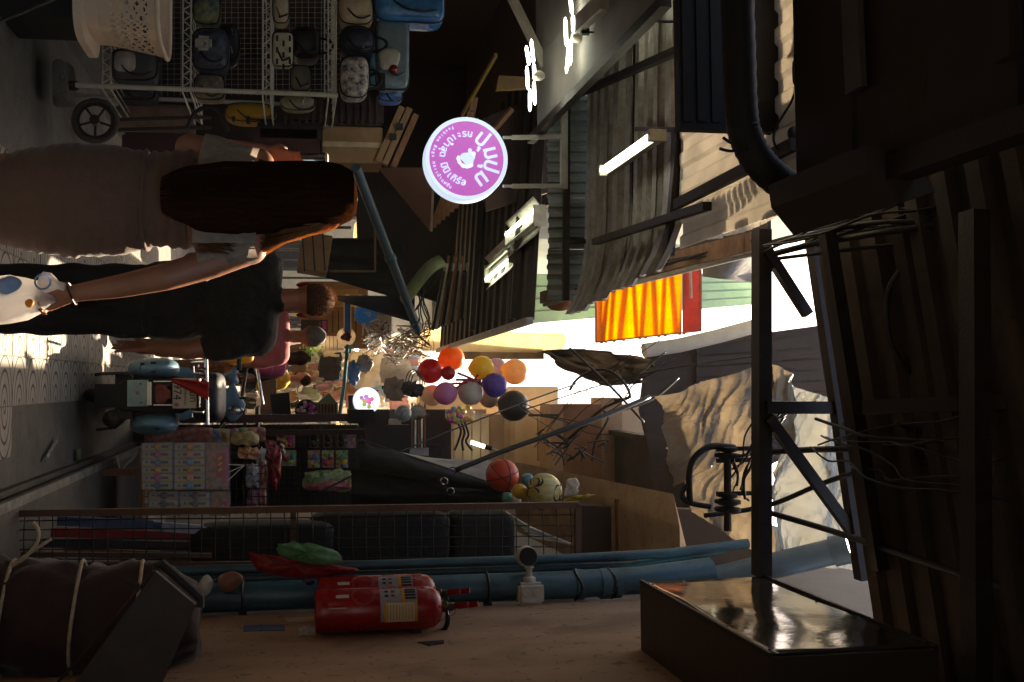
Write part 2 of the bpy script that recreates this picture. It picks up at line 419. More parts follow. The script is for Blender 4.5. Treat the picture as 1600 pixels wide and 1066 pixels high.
# right roof over the viewer: sheets with ribs across the alley, on steel purlins
roof = thing('roof', 'dark rusty corrugated roof overhead on the right', 'roof', (.4, 3, 3.7))
A0, A1 = P(1256, 385, 3.95), P(1338, 860, 3.95)
A1.z = A0.z + .20; A1.x = 1.35
for k in range(4):
    y1 = 3.95 - k * .62
    a = V((-1.05, y1, A0.z + k * .004)); b = V((1.35, y1 - .28, A0.z + .16)); d = V((-1.05, y1 - .66, A0.z + .02))
    corrug(MB(), a, b, d, 3, .045) if False else None
    mb = MB(); corrug(mb, a, b, d, 4, .03); mb.build('roof_sheet', m_rust, roof, recalc=False)
for x, px in ((1190, 'beam'), (1522, 'purlin')):
    Y = 4.02 if px == 'beam' else 2.88
    a, b = P(x, 360 if px == 'beam' else 330, Y), P(x + (0 if px == 'beam' else 4), 900 if px == 'beam' else 1080, Y)
    mb = MB(); mb.beam(a, b, .075, .06); mb.build(px, m_steel, roof)
Y = 3.98
for a, b, wd in (((1196, 637), (1420, 637), .055), ((1198, 392), (1262, 492), .042), ((1200, 652), (1345, 850), .045)):
    mb = MB(); mb.beam(P(*a, Y), P(*b, Y), wd, .04, up=V((0, 1, 0))); mb.build('strut', m_steel, roof)
mb = MB(); mb.beam(P(1350, 637, 3.2), P(1640, 625, 2.8), .05, .05); mb.build('strut', m_steel, roof)
mb = MB(); mb.beam(P(1272, 372, 3.97), P(1350, 905, 3.97), .06, .06); mb.build('edge_beam', m_steel, roof)
mb = MB(); mb.beam(P(1292, 360, 3.6), P(1375, 890, 3.6), .05, .05); mb.build('purlin', m_steel, roof)

# left canopy close overhead
can = thing('canopy', 'low dark brown canopy overhead on the left', 'canopy', (-1.6, 2.6, 3.35))
for k in range(6):
    y = 3.22 - k * .36
    mb = MB(); mb.box((-2.15, y - .176, 3.36 + .012 * (k % 2)), (3.0, .35, .03)); mb.build('panel', m_brownw if k % 2 else m_darkw, can)
mb = MB(); mb.box((-.63, 2.3, 3.34), (.07, 1.9, .09)); mb.build('edge_beam', m_steel, can)
mb = MB(); mb.beam(V((-2.6, 2.86, 3.32)), V((-.92, 2.80, 3.32)), .09, .02); mb.build('batten', mat('grey_batten', '#4a4742', .6), can)
mb = MB(); mb.beam(V((-2.6, 2.2, 3.32)), V((-.8, 2.15, 3.32)), .06, .03); mb.build('batten', m_darkw, can)
mb = MB(); mb.prism([P(1200, 290, 3.22), P(1260, 300, 3.22), P(1290, 350, 3.22), P(1240, 368, 3.22), P(1205, 325, 3.22)], (0, -.6, 0)); mb.build('corner_block', m_darkw, can)

# white fluted awning beyond it
aw = thing('awning', 'white fluted metal awning with fan-cut curved corner', 'awning', (-.9, 4.1, 3.45))
mb = MB(); corrug(mb, V((-.66, 3.40, 3.46)), V((-.66, 4.56, 3.46)), V((-2.9, 3.40, 3.50)), 16, .016); mb.build('sheet', m_cream, aw, recalc=False)
for k in range(9):
    a = k / 8 * PI * .62
    c = P(1128, 328, 4.3)
    mb = MB()
    p0 = P(1136 + 9.5 * k, 328 - 1.2 * k * k * .35, 4.36 - k * .05); p1 = P(1132 + 11.5 * k, 368 - 1.3 * k * k * .35 - k, 4.36 - k * .05)
    q0 = P(1136 + 9.5 * (k + .8), 328 - 1.2 * (k + .8) ** 2 * .35, 4.36 - k * .05); q1 = P(1132 + 11.5 * (k + .8), 368 - 1.3 * (k + .8) ** 2 * .35 - k, 4.36 - k * .05)
    mb.prism([p0, p1, q1, q0], (0, .02, 0)); mb.build('slat', m_cream, aw)
mb = MB(); mb.prism([P(1108, 326, 4.42), P(1134, 328, 4.42), P(1130, 372, 4.42), P(1104, 374, 4.42)], (0, .02, 0)); mb.build('corner_plate', m_cream, aw)
mb = MB(); mb.beam(V((-.90, 3.4, 3.44)), V((-.88, 4.55, 3.44)), .05, .03); mb.build('batten', m_darkw, aw)

# ribbed galvanised awning with curled street edge
ga = thing('awning', 'galvanised ribbed awning whose street edge curls down', 'awning', (-1.2, 5.3, 3.5))
bend = [(0, 0), (.70, 0), (.80, -.006), (.88, -.03), (.94, -.07), (1, -.13)]
for k in range(4):
    y0 = 4.58 + k * .43; xe = -.56 + .035 * k
    mb = MB(); corrug(mb, V((-2.4, y0, 3.56)), V((xe, y0, 3.50)), V((-2.4, y0 + .45, 3.56)), 2 + k % 2, .04, bend=bend); mb.build('sheet', m_galv, ga, recalc=False)
for a, b in (((1062, 78), (892, 152)), ((1105, 322), (930, 378))):
    mb = MB(); mb.beam(PZ(*a, 3.44), PZ(*b, 3.44), .04, .045); mb.build('angle_bar', m_steel, ga)
for a, b, Y in (((995, 60), (992, 392), 5.45), ((1062, 200), (1045, 400), 4.75)):
    mb = MB(); mb.beam(P(*a, Y), P(*b, Y), .045, .045); mb.build('cross_bar', m_steel, ga)
for x, y0, y1, Y in ((1000, 198, 202, 5.2),):
    mb = MB(); mb.beam(P(995, 202, Y), P(1060, 203, 4.7), .025); mb.build('tie_bar', m_steel, ga)
# row of small glazed edging bricks along the lower lip of the awnings
m_brk = mat('edging_brick', '#8d7058', .75, var=.25, scale=9, bump=.2, col2='#6b5040')
led = thing('ledge', 'long brick-edged ledge running under the left awnings', 'ledge', (-.5, 6.5, 3.35))
for k in range(30):
    t = k / 29; x = 1170 - 320 * t; y = 386 + 82 * t - 22 * math.sin(t * PI) * .15
    Y = 4.35 + 2.9 * t ** 1.15
    for r in range(2):
        p = P(x, y - 13 * (1 - .45 * t) * r + (0), Y)
        mb = MB(); mb.box(p, (.055, .088 + .06 * t, .028)); mb.build('brick', m_brk, led)
mb = MB()
pts = [P(1180 - 330 * i / 10, 394 + 83 * i / 10, 4.35 + 2.9 * (i / 10) ** 1.15) for i in range(11)]
mb.tube(pts, .014, 6); mb.build('gutter_wire', m_white, led)
mb = MB()
for i in range(10):
    a, b = pts[i] + V((-.08, 0, .075)), pts[i + 1] + V((-.08, 0, .075)); mb.beam(a, b, .16, .02)
mb.build('ledge_board', m_darkw, led)
mb = MB(); mb.ell(P(878, 464, 7.2), (.10, .25, .09), .8, jit=.2); mb.build('clay_end', mat('terracotta', '#a8643e', .8, var=.25), led, smooth=True)

# pale fascia panel with upright ribs facing the viewer
fp = thing('fascia_panel', 'greenish ribbed metal panel facing the street below the galvanised awning', 'panel', P(900, 300, 6.4))
for k in range(4):
    y = 150 + k * 80
    mb = MB(); corrug(mb, P(856, y, 6.4), P(944, y, 6.4), P(856, y + 80, 6.4), 5, .03); mb.build('sheet', m_greens, fp, recalc=False)
mb = MB(); mb.beam(P(886, 140, 6.33), P(884, 470, 6.33), .04); mb.build('rail', m_steel, fp)
mb = MB(); mb.beam(P(934, 150, 6.33), P(934, 470, 6.33), .05); mb.build('rail', m_steel, fp)
mb = MB(); mb.beam(P(885, 378, 6.33), P(936, 378, 6.33), .03); mb.build('stay', m_steel, fp)

# grey-white ceiling of the left shop
ce = thing('ceiling', 'grey white boarded ceiling of the left bag shop', 'ceiling', (-2.4, 5, 3.15))
for k in range(4):
    mb = MB(); mb.box((-1.70 - .45 * k - .22, 5.0, 3.17), (.446, 2.4, .02)); mb.build('panel', mat('ceiling_board', '#7d7870', .7, var=.15), ce)
mb = MB(); mb.beam(V((-1.64, 3.9, 3.14)), V((-1.64, 6.3, 3.14)), .05); mb.build('edge_beam', m_steel, ce)
mb = MB(); mb.beam(PZ(905, 38, 3.1), PZ(945, 0, 3.1), .09, .05); mb.build('batten', m_white, ce)

# dark brown awning farther on
ba = thing('awning', 'dark brown sheet awning carrying the twin tube lamps', 'awning', (-1.3, 9, 3.4))
for k in range(8):
    y0 = 6.9 + k * .58
    mb = MB(); corrug(mb, V((-2.6, y0, 3.45)), V((-.47 + .01 * k, y0, 3.30)), V((-2.6, y0 + .585, 3.45)), 2, .04); mb.build('sheet', m_darkw, ba, recalc=False)
mb = MB(); mb.beam(V((-.45, 6.9, 3.27)), V((-.38, 11.5, 3.27)), .05); mb.build('edge_tube', m_galv, ba)
for y in (7.4, 9.2):
    mb = MB(); mb.beam(V((-2.6, y, 3.42)), V((-.5, y, 3.26)), .05); mb.build('rafter', m_steel, ba)

# orange translucent sheet in the gap with battens behind it
m_or = bpy.data.materials.new('orange_plastic'); m_or.use_nodes = True
n = m_or.node_tree.nodes; L = m_or.node_tree.links; b_ = n['Principled BSDF']; b_.inputs['Base Color'].default_value = (.75, .20, .03, 1); b_.inputs['Roughness'].default_value = .35
t_ = n.new('ShaderNodeBsdfTranslucent'); mx = n.new('ShaderNodeMixShader'); mx.inputs[0].default_value = .88
nz = n.new('ShaderNodeTexNoise'); nz.inputs['Scale'].default_value = 3; tc = n.new('ShaderNodeTexCoord'); mp = n.new('ShaderNodeMapping'); mp.inputs['Scale'].default_value = (6, 1, .6)
rp = n.new('ShaderNodeValToRGB'); rp.color_ramp.elements[0].color = (1, .36, .006, 1); rp.color_ramp.elements[1].color = (1, .56, .02, 1)
L.new(tc.outputs['Object'], mp.inputs[0]); L.new(mp.outputs[0], nz.inputs['Vector']); L.new(nz.outputs[0], rp.inputs[0]); L.new(rp.outputs[0], t_.inputs[0])
L.new(b_.outputs[0], mx.inputs[1]); L.new(t_.outputs[0], mx.inputs[2]); L.new(mx.outputs[0], n['Material Output'].inputs[0])
osh = thing('orange_sheet', 'glowing orange yellow plastic sheet hung in the gap between the roofs', 'sheet', P(1010, 470, 10.2))
YO = 10.2
def ob(u, v): return P(931 + 164 * u, 438 - 48 * u + (535 - 18 * u - (438 - 48 * u)) * v, YO)
mb = MB(); mb.sheet(lambda u, v: ob(u * .82, v) + V((0, .01 * math.sin(u * 20), 0)), 16, 6, .003); mb.build('sheet', m_or, osh)
mb = MB(); mb.sheet(lambda u, v: ob(.825 + .175 * u, v), 4, 6, .003); mb.build('end_strip', mat('red_plastic', '#b1442c', .5, trans=.5), osh)
for i, (u0, u1) in enumerate(((.06, .03), (.14, .07), (.20, .15), (.31, .24), (.36, .40), (.50, .45), (.55, .58), (.68, .64), (.72, .78), (.86, .82))):
    mb = MB(); off = V((0, .05, .045)); mb.beam(ob(u0, -.02) + off, ob(u1, 1.02) + off, .030, .024, up=V((0, 1, 0))); mb.build('batten', m_wood, osh)
mb = MB(); mb.beam(ob(-.02, .12) + V((0, .07, .05)), ob(1, .07) + V((0, .07, .05)), .02); mb.build('rail', m_wood, osh)
mb = MB(); mb.beam(ob(-.02, .22) + V((0, .07, .05)), ob(.7, .10) + V((0, .07, .05)), .016); mb.build('rail', m_wood, osh)
mb = MB()
for a, b in (((0, 0), (0, 1)), ((0, 1), (1, 1)), ((1, 1), (1, 0)), ((1, 0), (0, 0))): mb.beam(ob(*a), ob(*b), .018, .018)
mb.build('frame', mat('orange_frame', '#a5522c', .5), osh)
mb = MB(); mb.tube([P(1077, 388, 9.8), P(1080, 466, 9.8)], .016, 8)
tag(mb.build('lamp_tube', m_white), 'white unlit tube hanging in front of the orange sheet', 'tube')

# cream gutter pipe and tarps on the right side of the gap
mb = MB(); mb.tube([P(1006, 548, 9.38), P(1060, 540, 9.38), P(1120, 526, 9.36), P(1186, 508, 9.34)], .075, 14)
tag(mb.build('gutter_pipe', m_cream, smooth=40), 'cream pipe running beside the sky gap to the truss beam', 'pipe')
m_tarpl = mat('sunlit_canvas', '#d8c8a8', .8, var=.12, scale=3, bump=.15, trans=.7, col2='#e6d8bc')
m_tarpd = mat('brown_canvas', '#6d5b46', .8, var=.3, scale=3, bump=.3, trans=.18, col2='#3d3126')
mb = MB()
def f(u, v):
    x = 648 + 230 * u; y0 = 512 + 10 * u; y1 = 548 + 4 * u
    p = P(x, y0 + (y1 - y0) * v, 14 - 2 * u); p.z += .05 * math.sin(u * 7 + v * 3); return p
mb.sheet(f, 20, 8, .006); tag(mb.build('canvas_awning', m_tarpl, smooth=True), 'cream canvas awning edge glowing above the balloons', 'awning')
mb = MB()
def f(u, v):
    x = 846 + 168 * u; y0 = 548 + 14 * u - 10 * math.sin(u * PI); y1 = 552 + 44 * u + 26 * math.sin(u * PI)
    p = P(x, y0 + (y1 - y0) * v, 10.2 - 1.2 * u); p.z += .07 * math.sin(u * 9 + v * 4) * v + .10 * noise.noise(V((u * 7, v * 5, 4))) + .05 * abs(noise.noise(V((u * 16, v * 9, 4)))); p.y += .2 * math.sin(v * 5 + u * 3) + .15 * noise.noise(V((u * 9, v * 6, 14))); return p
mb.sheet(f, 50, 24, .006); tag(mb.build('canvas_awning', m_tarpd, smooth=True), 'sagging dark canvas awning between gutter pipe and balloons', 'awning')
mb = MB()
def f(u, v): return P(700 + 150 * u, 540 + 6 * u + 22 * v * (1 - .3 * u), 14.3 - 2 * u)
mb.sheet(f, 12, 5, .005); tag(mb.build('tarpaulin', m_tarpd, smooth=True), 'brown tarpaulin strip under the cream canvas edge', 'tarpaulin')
# unseen roof added to shade the right half of the alley, above the awnings
mb = MB(); mb.box((1.64, 10.4, 5.6), (2.04, 4.6, .05)); mb.box((.65, 10.4, 5.55), (.06, 4.6, .1))
tag(mb.build('roof', m_rust), 'high unseen rusty roof added to shade the right hand shops', 'roof')
# crumpled plastic sheets under the right roof
m_pl1 = mat('dusty_plastic', '#b8ae9f', .6, var=.3, scale=3.5, bump=.3, col2='#8d8374', trans=.6, spec=.4)
m_pl2 = mat('milky_plastic', '#cfcfca', .55, var=.12, scale=4, bump=.5, trans=.38, spec=.3)
def crumple(px, Y, nu, nv, amp, sc, seed):
    """bilinear quad of pixels with folds"""
    a, b, c, d = [V((q[0], q[1], 0)) for q in px]
    def f(u, v):
        q = (a * (1 - u) + b * u) * (1 - v) + (d * (1 - u) + c * u) * v
        e = 10 * noise.noise(V((u * 3, v * 3, seed))) * (1 if 0 < u < 1 else 1.6)
        p = P(q.x + e, q.y + e * .7, Y)
        w_ = u + .7 * v + .25 * noise.noise(V((u * 2, v * 2, seed + 9))); h = .8 * noise.noise(V((u * sc * .6, v * sc * .5, seed + 5))) - .45 * abs(noise.noise(V((w_ * sc * 1.1, (v - u) * sc * .35, seed)))) - .34 * abs(noise.noise(V((w_ * sc * 2.2, (v - u) * sc * .3, seed + 2)))) - .10 * abs(noise.noise(V((w_ * sc * 5.5, (v - u) * sc * .8, seed + 3)))) - .10 * abs(noise.noise(V(((u - v) * sc * 4, (u + v) * sc * 1.2, seed + 4))))
        p.y += amp * h; return p
    mb = MB(); mb.sheet(f, nu, nv, .004); return mb
tag(crumple(((1022, 620), (1190, 570), (1232, 660), (1050, 760)), 4.75, 70, 54, .12, 4, 3).build('plastic_sheet', m_pl1, smooth=24), 'dusty beige plastic sheet bunched above the concrete beam', 'plastic sheet')
tag(crumple(((1040, 700), (1180, 660), (1205, 880), (1080, 800)), 5.3, 60, 54, .11, 4.5, 9).build('plastic_sheet', m_pl1, smooth=24), 'dusty plastic sheet sagging behind the insulator bracket', 'plastic sheet')
tag(crumple(((1228, 600), (1340, 640), (1352, 890), (1205, 872)), 5.0, 66, 70, .16, 5, 14).build('plastic_sheet', m_pl2, smooth=24), 'bright milky plastic sheet under the roof edge', 'plastic sheet')
tag(crumple(((1205, 570), (1242, 588), (1238, 690), (1206, 680)), 4.9, 20, 26, .1, 4, 21).build('plastic_sheet', m_pl1, smooth=True), 'small hanging scrap of dusty plastic beside the post', 'plastic sheet')
# concrete beam and facades on the right
m_bm = mat('bare_concrete_beam', '#c4aa8a', .85, var=.15, scale=3, bump=.2, col2='#a98c6c', dirt=.4)
cb = thing('concrete_beam', 'beige concrete beam running back above the ball nets', 'beam', (1, 7, 3))
a0, a1 = P(806, 722, 8.6), P(1052, 772, 5.55)
b0, b1 = P(803, 744, 8.6), P(1062, 822, 5.4)
mb = MB(); mb.loft([[a0, b0, b0 + V((.5, 0, .02)), a0 + V((.5, 0, .12))], [a1, b1, b1 + V((.5, 0, 0)), a1 + V((.5, 0, .12))]]); mb.build('beam_body', m_bm, cb)
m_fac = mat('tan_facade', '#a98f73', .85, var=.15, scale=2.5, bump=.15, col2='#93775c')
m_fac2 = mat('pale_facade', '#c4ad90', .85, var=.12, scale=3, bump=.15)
fc = thing('building', 'tan facade with small box room above the right hand stalls', 'building', P(900, 680, 9.6))
for q, Y, d, mt, nm in (((860, 632, 880, 720), 9.2, .5, m_fac, 'box_wall'), ((880, 632, 940, 726), 9.25, .5, mat('brown_facade', '#7c5d44', .85, var=.2), 'box_side'),
                        ((938, 622, 972, 740), 9.6, .4, m_fac, 'pier'), ((971, 632, 1012, 742), 9.62, .3, m_fac2, 'pale_wall'),
                        ((760, 648, 788, 742), 10.2, .4, m_fac, 'pier'), ((788, 640, 860, 724), 10.3, .4, m_fac2, 'rear_wall'), ((700, 640, 760, 745), 10.6, .4, m_bm, 'rear_wall'), ((655, 604, 872, 655), 11.2, .3, m_fac2, 'rear_wall')):
    x0, y0, x1, y1 = q; Y += 2.2; y1 = max(y1, 800 if x0 > 700 else y1)
    mb = MB(); mb.prism([P(x0, y0, Y), P(x1, y0, Y), P(x1, y1, Y), P(x0, y1, Y)], (0, d, 0)); mb.build(nm, mt, fc)
for k in range(7):
    mb = MB(); y = 0; mb.prism([P(668 + k * 14, 650, 12.3), P(680 + k * 14, 650, 12.3), P(680 + k * 14, 738, 12.3), P(668 + k * 14, 738, 12.3)], (0, .05, 0)); mb.build('shutter_slat', m_fac2 if k > 2 else m_bm, fc)
mb = MB(); mb.beam(P(826, 649, 11.3), P(872, 649, 11.3), .03, .03); mb.build('bar', m_steel, fc)
mb = MB(); mb.prism([P(846, 655, 12.4), P(872, 655, 12.4), P(872, 716, 12.4), P(846, 716, 12.4)], (0, .04, 0)); mb.build('window', mat('frosted_pane', '#c2cbb8', .3, var=.1), fc)
mb = MB(); mb.beam(P(843, 652, 12.38), P(843, 720, 12.38), .07, .05); mb.beam(P(875, 652, 12.38), P(875, 720, 12.38), .07, .05); mb.build('window_frame', m_fac, fc)
mb = MB(); mb.beam(P(800, 640, 12.3), P(800, 724, 12.3), .10, .06); mb.build('cornice', m_bm, fc)
# facade farther right, behind the mesh panel
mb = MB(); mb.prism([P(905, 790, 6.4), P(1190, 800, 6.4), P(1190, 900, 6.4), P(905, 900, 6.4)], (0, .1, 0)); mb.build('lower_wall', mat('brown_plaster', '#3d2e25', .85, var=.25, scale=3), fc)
mb = MB(); mb.beam(P(965, 780, 6.3), P(967, 885, 6.3), .04, .03); mb.build('batten', m_wood, fc)
# ---------------------------------------------------------------- people
def px2(Y): return lambda x, y, dy=0: P(x, y, Y + dy)
m_dress = mat('taupe_knit', '#664a3b', .85, var=.12, scale=40, bump=.25, trans=.12, sheen=.3)
m_lace = mat('sheer_white_cloth', '#a99c90', .8, var=.2, scale=30, bump=.3, trans=.5)
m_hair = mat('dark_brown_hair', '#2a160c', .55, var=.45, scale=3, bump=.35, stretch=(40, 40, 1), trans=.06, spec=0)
m_hairglow = mat('hair_painted_glow', '#b88a60', .4, var=.3, scale=5, bump=0, trans=.8)  # hair lightened so its colour carries the backlit glow
def hand(mb, wrist, d, pn, s=1.0, curl=.5, thumb=1, spread=.05):
    """palm along d, palm normal pn, five separate curled fingers"""
    d = V(d).normalized(); pn = V(pn); pn = (pn - d * pn.dot(d)).normalized(); sd_ = d.cross(pn)
    w = V(wrist)
    for k in range(4):
        o = (k - 1.5) * .019 * s
        cap(mb, w + sd_ * o * .6, w + d * .075 * s + sd_ * o, .013 * s, .0115 * s, 8)
        L_ = (.062, .072, .067, .052)[k] * s; p = w + d * .08 * s + sd_ * o; dd = (d + sd_ * (k - 1.5) * spread).normalized()
        for j in range(3):
            dd = (Quaternion(sd_, -curl * (.55 + .25 * j)) @ dd)
            q = p + dd * L_ * (.46, .32, .24)[j]
            cap(mb, p, q, (.0092 - .0008 * j) * s, (.0084 - .0008 * j) * s, 8); p = q
    t0 = w + d * .02 * s + sd_ * thumb * .022 * s; t1 = t0 + (d * .7 + sd_ * thumb * .6 + pn * .35).normalized() * .042 * s; t2 = t1 + (d + pn * .5).normalized() * .03 * s
    cap(mb, t0, t1, .013 * s, .0105 * s, 8); cap(mb, t1, t2, .0102 * s, .0085 * s, 8)
def head(mb, c, face, r=.1, up=V((0, 0, 1))):
    """skull, jaw, nose, ears, brow, lips; face = direction looked at"""
    c = V(c); f = V(face).normalized(); s_ = up.cross(f).normalized(); u = f.cross(s_)
    R = Matrix((s_, f, u)).transposed(); k = r / .1
    mb.ell(c, (.078 * k, .097 * k, .108 * k), R=R, nu=18, nv=12)
    mb.ell(c + (f * .028 - u * .052) * k, (.055 * k, .062 * k, .066 * k), R=R)
    mb.ell(c + (f * .100 - u * .028) * k, (.012 * k, .022 * k, .022 * k), R=R)
    mb.ell(c + (f * .088 - u * .068) * k, (.024 * k, .012 * k, .009 * k), R=R)
    mb.ell(c + (f * .084 + u * .014) * k, (.052 * k, .016 * k, .010 * k), R=R)
    for q in (-1, 1):
        mb.ell(c + (s_ * .082 * q - f * .002 - u * .018) * k, (.009 * k, .022 * k, .034 * k), R=Matrix.Rotation(.35 * q, 3, u) @ R)
        e = c + (s_ * .032 * q + f * .086 - u * .004) * k; mb.ell(e, (.014 * k, .010 * k, .009 * k), R=R)
# --- woman in the foreground, back to us
Yw = 3.0; W = px2(Yw)
wo_ = thing('person', 'woman with long dark hair in a tight taupe dress holding a white plastic bag', 'person', (W(0, 310).x, Yw, 0))
hc = W(503, 311, -.02)
bodyj = dict(neck=W(440, 322, .02), chest=W(380, 318, .03), waist=W(258, 310, .03), hip=W(150, 312, .03),
             sl=W(404, 258, .04), sr=W(392, 388, .02))
mb = MB(); head(mb, hc, V((.25, 1, -.05)), .104)
cap(mb, W(480, 320), W(420, 320), .055, .06)
cap(mb, bodyj['sl'], bodyj['sr'], .052, .052); cap(mb, W(400, 290, .02), W(390, 355, .02), .075, .075)
mb.ell(W(350, 320, .03), (.145, .10, .22)); mb.ell(W(265, 310, .03), (.128, .085, .16)); mb.ell(W(150, 312, .01), (.145, .098, .2))
for q in (-1, 1):
    h_ = W(130, 312 + 36 * q, .02); kn = V((h_.x * .85 + bodyj['hip'].x * .15, Yw + .0 + .03 * q, .47)); an = V((kn.x, Yw - .02 + .13 * q, .09))
    cap(mb, h_, kn, .076, .050); cap(mb, kn + V((0, -.01, -.02)), an, .056, .036); cap(mb, an + V((0, -.03, -.035)), an + V((0, .14, -.06)), .036, .03)
# left arm: elbow out and low, forearm raised in front
el = W(296, 232, .07)
cap(mb, bodyj['sl'], el, .048, .046); cap(mb, el, W(408, 238, .24), .046, .030)
wl = W(412, 240, .25); hand(mb, wl, W(470, 256, .27) - wl, V((0, 1, 0)), .95, .5, 1)
# right arm: hanging straight down and a little outwards, fist round the bag handles
er = W(262, 432, -.02)
wr = W(112, 459, .02)
cap(mb, bodyj['sr'], W(330, 412, 0), .050, .047); cap(mb, W(330, 412, 0), er, .047, .043); cap(mb, er, W(190, 447, 0), .043, .037); cap(mb, W(190, 447, 0), wr, .037, .026)
hand(mb, wr, W(70, 470, .03) - wr, V((-.5, 1, 0)), .95, 1.2, -1)
sk = remeshed(mb, .007, 5); body_w = sk.build('body', m_skin, wo_, smooth=True)
# dress: rings from under the arms to the calf
mb = MB(); rings = []
prof = [(300, 235, 390, .105), (292, 236, 389, .105), (275, 235, 388, .104), (255, 236, 386, .104), (232, 238, 388, .106), (228, 236, 390, .110), (205, 231, 396, .120), (175, 226, 399, .128), (145, 225, 402, .135), (120, 225, 402, .134), (80, 227, 399, .128), (40, 234, 392, .118), (0, 242, 382, .110), (-60, 250, 374, .106), (-130, 258, 366, .10), (-190, 258, 366, .10)]
# resample the profile so that creases have vertices to live on
def samp(t):
    i = min(int(t), len(prof) - 2); f = t - i; return [prof[i][k] * (1 - f) + prof[i + 1][k] * f for k in range(4)]
for s in range(0, (len(prof) - 1) * 4 + 1):
    x, y0, y1, d = samp(s / 4); c = W(x, (y0 + y1) / 2, .03 - .02 * min(1, max(0, (290 - x) / 80))); hw = (W(x, y0).x - W(x, y1).x) / -2; rg = []
    for k in range(48):
        a = 2 * PI * k / 48; p = V((math.cos(a) * hw, math.sin(a) * d, 0))
        fold = .0035 * math.sin(x * .33 + math.sin(a * 2) * 2.2 + a * 3) * (1 if x > 230 or x < 130 else .35) + .005 * noise.noise(V((x * .030 + a * 1.2, a * 1.1, 2))) - .008 * abs(noise.noise(V((x * .02 + a * .9, a * .6 - x * .006, 6)))) - (.004 if 226 < x < 233 else 0)
        rg.append(c + p * (1 + fold / .12) + V((0, 0, .012 * math.sin(2 * a) * (1 if x > 60 else 0))))
    rings.append(rg)
mb.loft(rings); dress = mb.build('dress', m_dress, wo_, smooth=True)
mb = MB()
for k in range(48):
    pass
rg = []
for i in range(28):
    a = 2 * PI * i / 28; c = W(230, 313, .015); rg.append(c + V((math.cos(a) * .1525, math.sin(a) * .106, .004 * math.sin(2 * a))))
mb.tube(rg, .006, 6, closed=True); mb.build('waist_seam', m_dress, wo_, smooth=True)
# sheer off-shoulder ruffles on both upper arms
for sgn, a, b, nm in ((-1, (402, 262), (318, 246), 0), (1, (398, 380), (312, 402), 1)):
    mb = MB(); p, q = W(*a, .01), W(*b, .02); R_ = []
    for i in range(9):
        t = i / 8; c = p.lerp(q, t); ax = (q - p).normalized(); x = ax.cross(V((0, 1, 0))).normalized(); y = ax.cross(x)
        rr = .058 + .014 * t
        R_.append([c + (x * math.cos(k * PI / 12) + y * math.sin(k * PI / 12)) * (rr + .006 * t * math.sin(k * 1.3 + i)) for k in range(24)])
    mb.loft(R_, cap=False); mb.build('sleeve', m_lace, wo_, smooth=True)
mb = MB(); mb.sheet(lambda u, v: W(400 - 100 * v, 268 + 112 * u, -.085 - .03 * math.sin(u * PI) + .006 * math.sin(u * 22)), 30, 8, .003); mb.build('back_panel', m_lace, wo_, smooth=True)
# hair: cap and long fall down the back, with loose glow-painted strands
mb = MB(); rings = []
hp = [(558, 304, 322, .02), (556, 290, 334, .07), (548, 276, 343, .105), (530, 266, 351, .122), (505, 261, 355, .128), (478, 260, 357, .122), (450, 261, 358, .10), (420, 263, 362, .085), (390, 265, 364, .075), (355, 267, 362, .07), (320, 272, 360, .06), (305, 278, 357, .05), (290, 287, 348, .04), (278, 298, 338, .026), (268, 308, 328, .01)]
for x, y0, y1, d in hp:
    hw = abs(W(x, y0).x - W(x, y1).x) / 2; c = W(x, (y0 + y1) / 2, -.05 if x > 470 else -.05 - .0009 * (470 - x) * .6 if x > 360 else -.115)
    rings.append([c + V((math.cos(a) * hw, math.sin(a) * d, 0)) * (1 + .05 * noise.noise(V((a * 5, x * .004, 1))) + .02 * math.sin(a * 17)) for a in [2 * PI * k / 56 for k in range(56)]])
mb.loft(rings); hair = mb.build('hair', m_hair, wo_, smooth=True)
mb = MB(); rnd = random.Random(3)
for i in range(520):                                  # strands over the right side and shoulder, backlit glow painted into their colour
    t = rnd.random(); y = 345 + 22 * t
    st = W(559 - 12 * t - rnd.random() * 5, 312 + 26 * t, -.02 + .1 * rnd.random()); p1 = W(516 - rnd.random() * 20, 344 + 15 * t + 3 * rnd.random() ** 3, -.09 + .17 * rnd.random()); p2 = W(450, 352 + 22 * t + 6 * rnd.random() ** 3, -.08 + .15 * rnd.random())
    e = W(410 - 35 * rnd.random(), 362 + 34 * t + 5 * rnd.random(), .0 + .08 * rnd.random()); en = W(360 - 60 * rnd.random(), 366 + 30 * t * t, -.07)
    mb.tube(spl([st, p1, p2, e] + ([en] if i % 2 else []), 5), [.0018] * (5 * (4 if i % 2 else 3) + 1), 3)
mc = MB()
for i in range(320):                                  # strands down the back
    t = rnd.random(); th = rnd.uniform(-1, 1)
    pts = []; cut = 236 + 95 * rnd.random() ** 1.6
    for x, y0, y1, d in hp[2:-4] + [(300, 274, 362, .06), (280, 281, 354, .055), (262, 290, 346, .05), (236, 300, 336, .045)]:
        if x < cut: break
        c = (y0 + y1) / 2; cc = W(x, c + (y1 - y0) / 2 * th, 0); dep = (-.05 if x > 470 else -.05 - .0009 * (470 - x) * .6 if x > 360 else -.115) - d * math.sqrt(max(0, 1 - th * th)) * 1.02 - .003
        pts.append(V((cc.x, Yw + dep, cc.z)))
    mc.tube(pts, [.0022] * (len(pts) - 1) + [.0008], 3)
mb.build('hair_strands', m_hairglow, wo_, kind='stuff'); mc.build('hair_strands', m_hair, wo_, kind='stuff')
mb = MB(); rg = [W(112, 459, .02) + V((math.cos(a) * .033, math.sin(a) * .033, .012 * math.cos(a))) for a in [2 * PI * k / 20 for k in range(20)]]
